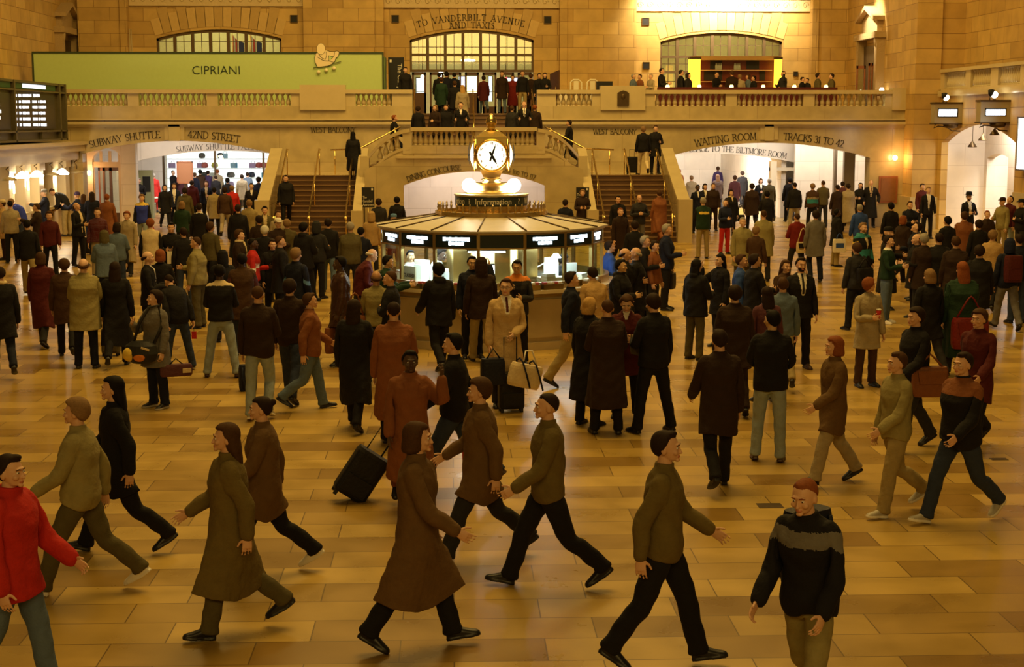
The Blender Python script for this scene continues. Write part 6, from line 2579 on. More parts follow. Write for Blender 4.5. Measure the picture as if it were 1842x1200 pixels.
    if lod == 0:
        for s in (-1, 1):
            e = MB().sphere((s * .030, -.0795, 1.650), (.0125, .0085, .0075), 10, 6).sphere((s * .030, -.0868, 1.650), (.0052, .003, .0052), 8, 5, 1)
            rigid('eye', e, 'head', [M_EYEW, M_IRIS])
            rigid('eyebrow', MB().tube([(s * .014, -.094, 1.670), (s * .032, -.092, 1.675), (s * .050, -.080, 1.668)], [.003, .0042, .002], 6), 'head', mat('hair_' + hc, HAIRC[hc], .7, var=.4, vscale=60, spec=.12))
    if specs:
        b = MB()
        for s in (-1, 1):
            b.tube([(s * .032 + .019 * math.cos(k * .63), -.103, 1.648 + .014 * math.sin(k * .63)) for k in range(10)], .0018, 5, closed=True)
            b.tube([(s * .051, -.102, 1.652), (s * .074, -.05, 1.652), (s * .078, .01, 1.648)], .0018, 5)
        b.tube([(-.013, -.103, 1.650), (0, -.106, 1.653), (.013, -.103, 1.650)], .0018, 5)
        rigid('eyeglasses', b, 'head', M_BLACK)
    if scarf:
        b = MB().tube([(.075 * math.cos(k * .52), .012 + .07 * math.sin(k * .52), 1.492 + .01 * math.sin(k)) for k in range(12)], .030, 10, closed=True)
        b.tube([(.02, -.075, 1.48), (.03, -.118, 1.38), (.035, -.135, 1.22), (.035, -.135, 1.12)], [.024, .022, .02, .018], 8)
        rigid('scarf', b, 'chest', cmat(scarf))

    def pt(bone, p):
        Rg, pp, pr_ = Mx[bone]
        v = (Rg @ (np.array(p) - pr_) + pp) * HS
        v = rot @ v
        return Vector((x + v[0], y + v[1], lift + v[2]))
    N_PEOPLE[0] += 1
    root_info = {'pt': pt, 'lift': lift, 'rot': R(face), 'h': HS, 'root': root}
    return root_info


def palm(info, n):
    a = Vector(J['hand' + n][0])
    d = Vector((math.sin(A35) * (1 if n == 'L' else -1), 0, -math.cos(A35)))
    return info['pt']('hand' + n, tuple(a + d * .10))


# ------------------------------------------------------------------ things people carry
def soft_box(w, d, h, r=.2, seg=6, bulge=.08):
    """rounded bag body with base at z = 0"""
    mb = MB()
    rings = []
    n = 8
    for i in range(n + 1):
        u = i / n
        k = (1 - abs(2 * u - 1) ** 5) ** .5 if 0 < u < 1 else .55
        rings.append((0, 0, h * u, w / 2 * (.80 + .20 * k), d / 2 * (.66 + .34 * k)))
    loft(mb, rings, 24, .55)
    return mb


def bag(kind, at, face, label, color='black', color2=None, size=1.0, strap_to=None, rest=None):
    """at: the hand or shoulder point the bag hangs from"""
    at = Vector(at)
    c = cmat(color, .55)
    c2 = cmat(color2 or color, .6)
    if kind == 'shoulder':
        w, d, h = .34 * size, .14 * size, .28 * size
        drop = .62 if strap_to is None else strap_to
        t = thing('shoulder_bag', label, 'bag', (at.x, at.y, at.z - drop), R(face))
        soft_box(w, d, h).build('body', c, t)
        MB().tube([(-w * .42, 0, h * .9), (-.05, 0, drop - .03), (0, 0, drop + .015), (.05, 0, drop - .03), (w * .42, 0, h * .9)], .014, 6).build('strap', c, t)
        MB().prism([(-w * .4, -d / 2 - .012, h * .9), (w * .4, -d / 2 - .012, h * .9), (w * .34, -d / 2 - .012, h * .45), (-w * .34, -d / 2 - .012, h * .45)], (0, -.012, 0)).build('flap', c2, t)
    elif kind == 'tote':
        w, d, h = .34 * size, .12 * size, .34 * size
        drop = h + .16
        t = thing('tote_bag', label, 'bag', (at.x, at.y, at.z - drop), R(face))
        soft_box(w, d, h).build('body', c, t)
        for s in (-1, 1):
            MB().tube([(-w * .25, s * d * .3, h * .95), (-w * .12, s * d * .1, h + .12), (0, 0, h + .16), (w * .12, s * d * .1, h + .12), (w * .25, s * d * .3, h * .95)], .009, 6).build('handle', c2, t)
        if color2:
            MB().box(-w * .3, w * .3, -d / 2 - .006, -d / 2 + .01, h * .35, h * .7).build('print', c2, t)
    elif kind == 'briefcase':
        w, d, h = .42 * size, .11 * size, .30 * size
        drop = h + .05
        t = thing('briefcase', label, 'bag', (at.x, at.y, at.z - drop), R(face))
        soft_box(w, d, h).build('body', c, t)
        MB().tube([(-.07, 0, h - .01), (-.06, 0, h + .04), (.06, 0, h + .04), (.07, 0, h - .01)], .011, 6).build('handle', c2, t)
    elif kind == 'backpack':
        w, d, h = .30 * size, .17 * size, .44 * size
        t = thing('backpack', label, 'bag', (at.x, at.y, at.z - h * .9), R(face))
        soft_box(w, d, h).build('body', c, t)
        MB().box(-w * .33, w * .33, d / 2 - .01, d / 2 + .035, .05, h * .48).build('pocket', c2, t)
        for s in (-1, 1):
            MB().tube([(s * w * .3, -d * .4, h * .1), (s * w * .38, -d * .62, h * .5), (s * w * .3, -d * .5, h * .93)], .016, 6).build('strap', c, t)
    elif kind == 'suitcase':
        w, d, h = .38 * size, .24 * size, .56 * size
        gz = rest if rest is not None else 0
        t = thing('wheeled_suitcase', label, 'suitcase', (at.x, at.y, gz), R(face))
        b = MB()
        loft(b, [(0, 0, .05, w / 2 * .93, d / 2 * .9), (0, 0, .08, w / 2, d / 2), (0, 0, h - .02, w / 2, d / 2), (0, 0, h + .02, w / 2 * .94, d / 2 * .9)], 24, .35)
        b.build('body', c, t)
        MB().box(-w * .38, w * .38, -d / 2 - .03, -d / 2 + .01, .1, h * .52).build('front_pocket', c2, t)
        for s in (-1, 1):
            MB().tube([(s * w * .4 - .015, d * .35, .035), (s * w * .4 + .015, d * .35, .035)], .035, 12).build('wheel', M_BLACK, t)
            MB().box(s * w * .38 - .02, s * w * .38 + .02, -d * .4, -d * .3, 0, .06).build('foot', M_BLACK, t)
        top = at.z - gz
        MB().tube([(-.09, d * .3, h), (-.09, d * .3, top), (.09, d * .3, top), (.09, d * .3, h)], .010, 6).build('pull_handle', M_BLACK, t)
    return t
# ================================================================== THE CROWD
PLACED = []
rc = random.Random(11)


def C(px, hy, face, wear, stance, label, foot=None, h=1.75, z=0.0, Y=None, carry=None, **kw):
    """px, hy: where the top of the head stands in the photo (or foot=: where the feet stand)"""
    top, tc, bc, hair, hc, sk = wear.split()
    legs, aL, aR = stance.split()
    ps = dict(kw.pop('pose', {}))
    ps.update(legs=legs, armL=aL, armR=aR)
    if Y is not None:
        p = U(px, hy or 300, Y)
    elif foot is not None:
        p = FLOORP(px, foot, z + .02)
    else:
        drop = .02 + .0016 * abs(ps.get('bend', 2))
        if legs[:6] == 'stride':
            drop += .10
        elif legs[:4] == 'walk':
            drop += .04
        p = FLOORP(px, hy, z + h - drop)
    if z == 0 and p.x < XT + .48 and p.y > 36:       # at the ticket counters
        p = UX(px, hy, XT + .48)
        h = max(1.5, min(1.9, p.z + .02 + (.0016 * abs(ps.get('bend', 2)) * 8)))
    if z == 0 and YW - .3 < p.y < YW + 1.0 and not (archL[0][0] + .3 < p.x < archL[-1][0] - .3 or archR[0][0] + .3 < p.x < archR[-1][0] - .3):
        p = U(px, hy or 300, YW - .35)
    if z == 0 and p.y > 63.6 and abs(p.x - 14.0) < .45:
        p.x = 13.5
    if z == 0 and p.x < 0 and p.y > 73.6:
        p = U(px, hy, 73.4)
    d = p.y
    kw.setdefault('lod', 0 if d < 30 else 1)
    kw.setdefault('girth', 1.0 + .12 * rc.random())
    if hair == 'none':
        hair = None
    info = person(p.x, p.y, z, h, face, label, top, tc, 'skirt' if bc[:3] == 'sk_' else 'trousers', bc[3:] if bc[:3] == 'sk_' else bc, hair, hc, sk, pose=ps, **kw)
    info['p'] = p
    PLACED.append((label, p.x, p.y))
    return info


W1 = ('white', 1.18, .05)
# ---- the raincoat man and the people in front of the booth
D = C


ARMS['case'] = (8, 6, 62, 42)
ARMS['duf'] = (22, 16, 95, 40)
m = D(910, 507, 6, 'overcoat camel charcoal short brown p', 'stand case down', 'man in a long tan raincoat, glasses and tie in the middle of the hall',
      foot=729, h=1.82, open_=('white', 1.28, .075), tie='maroon', specs=True, pose=dict(look=-16))
p = FLOORP(936, 730)
pm = palm(m, 'L')
p = Vector((pm.x, pm.y - .12, 0))
t = bag('suitcase', (pm.x, pm.y - .06, pm.z + .01), 8, 'black wheeled suitcase standing in front of the man in the tan raincoat', 'black', size=.95)
du = thing('duffel_bag', 'cream duffel bag with navy straps resting on the black suitcase', 'bag', (p.x + .14, p.y - .26, .40), R(20))
du.rotation_euler = (0, R(14), R(20))
db = soft_box(.46, .24, .32)
db.build('body', cmat('cream', .7), du)
for s_ in (-.10, .10):
    MB().tube([(s_ + .15, -.145, .02), (s_ + .06, -.155, .18), (s_ - .02, -.12, .34), (s_ - .03, .0, .385), (s_ - .02, .12, .34), (s_ + .06, .155, .18)], .013, 6).build('strap', cmat('navy'), du)
MB().tube([(-.12, -.12, .37), (-.1, -.07, .50), (.0, -.05, .52), (.08, -.10, .36)], .012, 6).build('handle', cmat('white'), du)
nb = thing('shoulder_bag', 'black soft bag slung at the right side of the raincoat man above his suitcase', 'bag', (p.x - .26, p.y - .12, .42), R(10))
soft_box(.34, .2, .36).build('body', cmat('dknavy', .6), nb)
MB().tube([(-.1, 0, .33), (.0, -.02, .5), (.12, 0, .33)], .013, 6).build('strap', M_BLACK, nb)

D(930, 471, -6, 'jacket charcoal black short black a', 'stand hold hold2', 'young man in glasses and dark jacket with orange lining beside the booth', h=1.74, open_=('black', .95, .10), specs=True, bands=[('orange', 1.40, 1.56)], pose=dict(nod=8))
pp_ = D(849, 456, 10, 'jacket dknavy black short black a', 'stand up down', 'man in a navy hooded jacket with raised hand at the middle booth window', h=1.74, Y=25.9)
D(866, 488, 188, 'parka dkbrown khaki none brown w', 'walk3 down fwd', 'person in a dark brown hooded coat and tan trousers facing the booth', foot=650, h=1.76, hat='hood', hatc='dkbrown')
D(790, 500, 200, 'parka black black full black w', 'walk4 fwd down', 'person in a black padded coat in front of the booth, left of its middle', foot=668, h=1.78)
wk = D(818, 575, 262, 'jacket black dkjeans short black w', 'stride1 fwd back', 'walking man in black with one brown shoe forward below the booth', foot=876, h=1.78, sc='brown')
bag('tote', palm(wk, 'R') + Vector((0, 0, .02)), 80, 'red and orange bag carried by the dark walking man below the booth', 'red', 'rust', size=1.05)
D(1026, 505, 96, 'jacket dknavy khaki short dark w', 'walk1 fwd back', 'walking man in a navy jacket and light khaki trousers right of the raincoat man', foot=693, h=1.76)
D(1070, 488, 200, 'coat tan khaki short dark w', 'walk4 down down', 'person in a tan jacket leaning at the right side of the booth', h=1.72, pose=dict(bend=12))

# ---- group left of the booth
D(615, 463, -80, 'coat leather dkjeans short black d', 'stand2 down down', 'man in a brown leather coat looking left, left of the booth', foot=655, h=1.80, pose=dict(look=-8))
bag('tote', (U(600, 590, 25.2).x, 25.2, .80), 60, 'rust brown cloth bag hanging from the hand of the man in the brown leather coat', 'rust', size=1.25)
D(650, 453, 100, 'sweater maroon black fringe white p', 'stand2 counter hold', 'balding man in a maroon sweater leaning on the left end of the booth ledge', Y=27.6, h=1.76, pose=dict(bend=22, nod=10), girth=1.18)
D(690, 463, 90, 'jacket green black short black a', 'stand counter counter', 'dark-haired person in a dark green jacket at the left booth window', Y=26.6, h=1.70, pose=dict(bend=10))
mn = D(679, 494, 185, 'sweater ltolive black fringe brown t', 'stand hold hold', 'bald man seen from behind in a khaki sweater with a strap across it', foot=683, h=1.72, girth=1.12)
bag('shoulder', (mn['p'].x - .33, mn['p'].y - .1, 1.38), 200, 'brown shoulder bag at the left hip of the bald man in the khaki sweater', 'rust', size=1.0)
D(705, 503, -95, 'jacket black black crop brown w', 'stand cross cross2', 'man in a black leather jacket facing left beside the bald man in khaki', foot=692, h=1.76)
D(711, 557, 182, 'overcoat rust black crop dark w', 'walk3 down hold', 'man seen from behind in a long dark reddish brown overcoat left of centre', foot=799, h=1.82, girth=1.15)
D(640, 548, 168, 'overcoat black black longhair dark w', 'walk1 down fwd', 'woman in long black coat and black boots left of the reddish brown overcoat', foot=771, h=1.72, shoes='boot')
wm = D(740, 652, 8, 'overcoat rust rust short black d', 'walk3 phone down', 'woman in a long rust brown coat holding a phone to her ear', foot=917, h=1.70)
p = FLOORP(640, 905)
t = bag('suitcase', (p.x - .12, p.y + .1, 1.0), 60, 'black wheeled suitcase tilted and pulled by the woman in the rust coat', 'black', size=1.0)
t.rotation_euler = (R(0), R(34), R(8))
t.location.z = .02

# ---- right group
g_ = 'four people talking right of the raincoat man'
D(1059, 547, 140, 'overcoat black black bob blond p', 'stand down hold', 'blond woman in a long black coat in the talking group, leftmost of it', foot=762, h=1.70)
D(1091, 573, 185, 'overcoat dkbrown black crop brown w', 'stand2 hold hold', 'broad man in a dark overcoat seen from behind in the talking group', foot=778, h=1.74, girth=1.2)
D(1125, 547, -8, 'coat maroon black full brown p', 'stand2 hold belly', 'woman in a dark red coat looking down in the middle of the talking group', foot=749, h=1.68, open_=('white', 1.40, .05), pose=dict(nod=22))
D(1174, 549, 205, 'jacket black black full dark w', 'wide hold down', 'man in a black jacket and black trousers at the right of the talking group', foot=775, h=1.80, pose=dict(nod=12), girth=1.08)
sb_ = bag('shoulder', U(1150, 600, 19.8), 120, 'olive green handbag hanging between the two men of the talking group', 'olive', size=.9, strap_to=.28)

# ---- leather jacket man and the suits
D(1383, 572, 168, 'jacket black ltjeans short black a', 'contra cross cross2', 'man in black leather jacket and light blue jeans with brown shoes, arms folded', foot=826, h=1.80, sc='leather', pose=dict(look=38), shoes='shoe', girth=1.1)
D(1404, 548, 175, 'jacket greyblue khaki short brown w', 'walk3 down down', 'person in grey blue jacket and pale trousers just beyond the man with folded arms', foot=697, h=1.70)
D(1436, 485, 6, 'suit black black short dark w', 'stand down pocket', 'man with goatee in dark suit and tie right of the phone woman', foot=661, h=1.82, open_=('white', 1.16, .07), tie='charcoal', beard=True, sc='leather', girth=1.1)
D(1413, 471, 20, 'coat brown dkjeans longhair brown p', 'stand phone hold', 'woman with long brown hair and brown coat holding a phone to her cheek', h=1.66)
D(1357, 461, 110, 'coat black black short dark w', 'stand2 down hold', 'dark-haired man in a black coat in profile left of the phone woman', h=1.78)
D(1333, 461, 70, 'jacket blue dkjeans short brown w', 'stand down down', 'man in a bright blue jacket behind the dark-haired man in profile', h=1.74, open_=('khaki', 1.2, .06))
D(1296, 461, -60, 'coat black charcoal longhair black p', 'stand2 down phone', 'black-haired woman with hand at her mouth, right of two long-haired women', h=1.66)
D(1250, 453, 130, 'parka black olive longhair black p', 'stand down hold', 'woman with long black hair in a black parka and dark olive trousers', foot=645, h=1.70, sc='charcoal')
D(1318, 532, 178, 'coat dkbrown dkbrown full dark w', 'walk1 down down', 'broad walking figure in a dark brown coat seen from behind right of centre', foot=742, h=1.78, girth=1.2)
D(1290, 628, 182, 'coat dkbrown black short dark w', 'walk4 fwd down', 'walking figure in a dark coat with one black boot forward, right foreground', foot=876, h=1.78, shoes='boot')
D(1380, 520, 190, 'sweater plum charcoal longhair dark w', 'stand down down', 'long-haired woman in a dark plum top behind the man with folded arms', h=1.66)

# ---- blue jacket man and people right of the booth
bm = D(1197, 408, 78, 'jacket navy black short grey w', 'stand down hold', 'tall man in a navy blue jacket with a black bag right of the booth', foot=556, h=1.84, girth=1.1)
bag('briefcase', palm(bm, 'L'), 70, 'black bag carried by the tall man in the navy blue jacket', 'black', size=1.1)
D(1160, 427, 70, 'jacket black black short grey w', 'stand hold hold', 'man with grey-blond hair in a black jacket left of the tall navy jacket', h=1.74)
D(1176, 436, 60, 'jacket rust charcoal short dark w', 'stand down down', 'person in an orange-brown jacket between the grey-blond man and the navy jacket', h=1.64)
D(1124, 450, 85, 'coat black black fringe dark w', 'stand2 hold down', 'balding dark-haired man in black facing right, just right of the booth', h=1.76)
D(1144, 457, -100, 'coat black black fringe grey w', 'stand hold hold', 'grey-haired balding man in black facing the booth group', h=1.76, Y=27.4, girth=1.2)
D(1116, 468, 60, 'parka black plum short black a', 'walk3 down hold', 'black-haired person in a black coat at the right end of the booth ledge', h=1.72, Y=25.6)
D(1096, 432, 100, 'jacket blue dkjeans short dark w', 'stand counter down', 'person in a bright blue jacket behind the right end of the booth', h=1.72, Y=29.4)

# ---- the child with the duffel bag and neighbours at the left
ch = D(284, 527, -40, 'coat grey dknavy full dark p', 'stand down hold2', 'dark-haired youth in a grey wool coat and navy trousers looking left', foot=731, h=1.66, pose=dict(look=-28, nod=-8), sc='charcoal', sole='ltgrey', lod=0)
db = thing('duffel_bag', 'black round bag with orange-yellow panels held in front of the grey-coated youth', 'bag', (ch['p'].x - .16, ch['p'].y - .26, .68), R(-15))
bb = MB()
loft(bb, [(0, 0, 0, .12, .08), (0, 0, .04, .21, .13), (0, 0, .14, .25, .15), (0, 0, .25, .22, .13), (0, 0, .31, .13, .08)], 24)
bb.build('body', M_BLACK, db)
MB().sphere((-.13, -.09, .13), (.10, .07, .10), 14, 8).build('yellow_panel', cmat('yellow'), db)
MB().sphere((.03, -.125, .10), (.09, .03, .06), 14, 8).build('orange_panel', cmat('orange'), db)
MB().obox((.13, -.13, .22), (.05, .02, -.02), (0, .006, 0), (.004, 0, .012)).build('trim_strip', cmat('cream'), db)
MB().tube([(-.1, 0, .3), (-.02, .02, .55), (.12, .05, .78), (.22, .14, .80), (.25, .16, .5), (.18, .05, .28)], .022, 8).build('strap', M_BLACK, db)
cs = thing('instrument_case', 'dark purple sports bag with pale lettering held low by the grey-coated youth', 'bag', (ch['p'].x + .28, ch['p'].y - .05, .46), R(20))
soft_box(.46, .12, .17).build('body', cmat('plum', .5), cs)
MB().box(.08, .20, -.075, -.06, .05, .11).build('print', cmat('cream'), cs)
MB().tube([(-.1, 0, .16), (0, 0, .25), (.1, 0, .16)], .01, 6).build('handle', M_BLACK, cs)
kn = D(322, 533, 215, 'jacket black dkjeans crop dark w', 'wide down down', 'person in a black jacket bending forward behind the grey-coated youth', foot=664, h=1.62, pose=dict(bend=38), sc='charcoal', sole='ltgrey')
tg_ = thing('luggage_tag', 'small red luggage tag hanging behind the grey-coated youth', 'tag', tuple(palm(kn, 'R') - Vector((0, 0, .22))))
MB().box(-.04, .04, -.006, .006, 0, .12).build('card', cmat('red'), tg_)
MB().tube([(0, 0, .12), (0, 0, .2)], .004, 5).build('cord', M_BLACK, tg_)
D(400, 481, 182, 'sweater black ltjeans short black d', 'wide hold hold', 'man seen from behind in a black sweater with cream hood and pale jeans', foot=676, h=1.78, bands=[('cream', 1.42, 1.56)], sc='leather', girth=1.15)
D(435, 459, 190, 'coat brown dkjeans short black d', 'stand down hold', 'person in a dusty brown coat behind the cream hood man', h=1.76, bands=[('plum', 1.0, 1.35, 'sleeve')], girth=1.1)
D(469, 505, 176, 'jacket dkbrown ltjeans crop brown w', 'walk6 down hold', 'man walking away in a brown jacket and pale jeans with patterned trainers', foot=752, h=1.80, sc='ltgrey', sole='white', girth=1.1)
D(525, 493, 170, 'jacket dkbrown dkjeans full dark w', 'walk1 down hold', 'person in a dark brown jacket walking right of the man in pale jeans', foot=722, h=1.78)
D(560, 560, 100, 'jacket rust greyblue short brown w', 'walk3 fwd back', 'walking figure in rust jacket and grey-blue trousers left of the long black coat', foot=735, h=1.66)
bag('backpack', (U(445, 650, 22.8).x, 22.8, .36), 20, 'blue and navy bag on the floor right of the cream hood man', 'navy', 'sky', size=.9)
D(157, 470, 184, 'coat ltolive dknavy fringe brown p', 'stand hold hold', 'stout man seen from behind in a khaki yellow coat at the left', foot=660, h=1.80, girth=1.3)
D(122, 482, 190, 'coat brown black full brown w', 'walk3 down down', 'person in a brown coat beside the stout man in khaki yellow', foot=640, h=1.70, girth=1.1)
D(213, 459, 186, 'overcoat black black longhair dark w', 'walk4 down down', 'long-haired woman in a black overcoat right of the stout khaki man', foot=657, h=1.74)
bag('suitcase', (FLOORP(200, 640).x, FLOORP(200, 640).y, .55), 0, 'small dark olive case standing on the floor by the black overcoat woman', 'olive', size=.8)
D(80, 460, 175, 'overcoat maroon charcoal bob brown w', 'walk1 down down', 'woman in a long dark red coat walking at the left', foot=622, h=1.70)
D(8, 510, 200, 'coat black dknavy short dark w', 'walk3 hold down', 'person with a pale scarf and black coat at the left edge of the photo', foot=675, h=1.76, scarf='cream')
D(265, 455, 92, 'suit black black fringe dark p', 'stand hold hold', 'balding man in a black suit and tie facing the auburn-haired woman', h=1.76, open_=('white', 1.22, .06), tie='dknavy')
D(288, 452, 186, 'suit black black bob red w', 'stand down hold', 'auburn-haired woman in a black jacket facing the balding man', h=1.70)
D(353, 429, -100, 'jacket ltolive olive crop brown w', 'stand down hold', 'man in a pale olive jacket in profile looking left', h=1.78, girth=1.2)
D(187, 419, 200, 'parka greyblue dknavy none brown w', 'stand hold down', 'person in a hooded faded blue jacket at the left', h=1.70, hat='hood', hatc='olive', girth=1.15)
D(210, 403, 175, 'jacket greyblue dkjeans bob dark w', 'stand down hold', 'woman in a grey blue jacket behind the hooded faded blue one', h=1.68)
D(228, 384, -5, 'overcoat stone charcoal full red p', 'walk3 down down', 'woman with curly auburn hair in a long grey-brown coat facing the camera', h=1.70)
D(211, 382, 0, 'jacket charcoal black crop dark w', 'stand down down', 'dark-haired boy beside the woman with curly auburn hair', h=1.45, Y=36.2)
D(175, 376, 4, 'sweater plum stone short brown p', 'stand down down', 'man in a purple striped sweater and grey trousers at the left', h=1.80, bands=[('maroon', .95, 1.40, 'stripes')], girth=1.15)
D(139, 366, 60, 'suit black black fringe brown w', 'stand2 hold hold', 'man in a black suit with cream scarf looking up near the ticket windows', h=1.78, open_=('cream', .95, .05), pose=dict(nod=-25), lod=1)
bag('suitcase', (FLOORP(150, 458).x + .1, FLOORP(150, 458).y, .6), 0, 'black bag on the floor by the man in the black suit looking up', 'black', size=.9)
D(54, 402, 190, 'jacket black khaki short black w', 'walk1 down down', 'person in a black jacket with a black backpack at the left', foot=530, h=1.76)
bag('backpack', (U(44, 448, 36).x, 33.4, 1.28), 20, 'black backpack of the person in the black jacket at the left', 'black', size=1.1)
D(88, 384, 20, 'jacket maroon black full brown w', 'walk3 down down', 'person in a dark red jacket walking by the ticket windows', h=1.72)
D(18, 363, 200, 'jacket stone black crop black w', 'stand down hold', 'dark-haired person in a pale grey jacket at the left edge', h=1.78, girth=1.15)
D(4, 362, -80, 'coat tan dkbrown short brown w', 'stand hold hold', 'person in a tan coat and pale cap at the very left edge', h=1.74, hat='cap', hatc='cream')
D(38, 357, -95, 'jacket royal dkjeans short sandy w', 'stand2 counter counter', 'person in a royal blue jacket bending over a ticket counter', h=1.70, pose=dict(bend=42))
D(66, 368, -80, 'coat dkbrown black short brown w', 'stand counter hold', 'dark-haired person in a dark coat right of the royal blue jacket', h=1.70)
D(80, 343, -85, 'jacket dknavy dknavy crop grey p', 'stand counter hold', 'man in a dark navy jacket and grey cap at a ticket counter', h=1.76, hat='cap', hatc='grey')
D(117, 342, -95, 'jacket black khaki crop brown w', 'stand2 counter counter', 'person in a black jacket and khaki trousers leaning far over a ticket counter', h=1.74, pose=dict(bend=58))
D(139, 348, -110, 'jacket navy navy none dark w', 'stand counter hold', 'person in a purple knit cap at the last ticket counter', h=1.66, hat='beanie', hatc='purple')
D(150, 351, 180, 'jacket dknavy dkjeans longhair brown w', 'stand down hold', 'long-haired woman in dark blue left of the timber doors', h=1.66)
D(165, 347, 190, 'coat dknavy dkjeans longhair dark w', 'stand hold down', 'long-haired person in a dark coat in front of the timber doors', h=1.74)
D(192, 352, 180, 'overcoat rust brown short red w', 'walk3 down down', 'walking person in a rust brown overcoat in front of the timber doors', h=1.76)

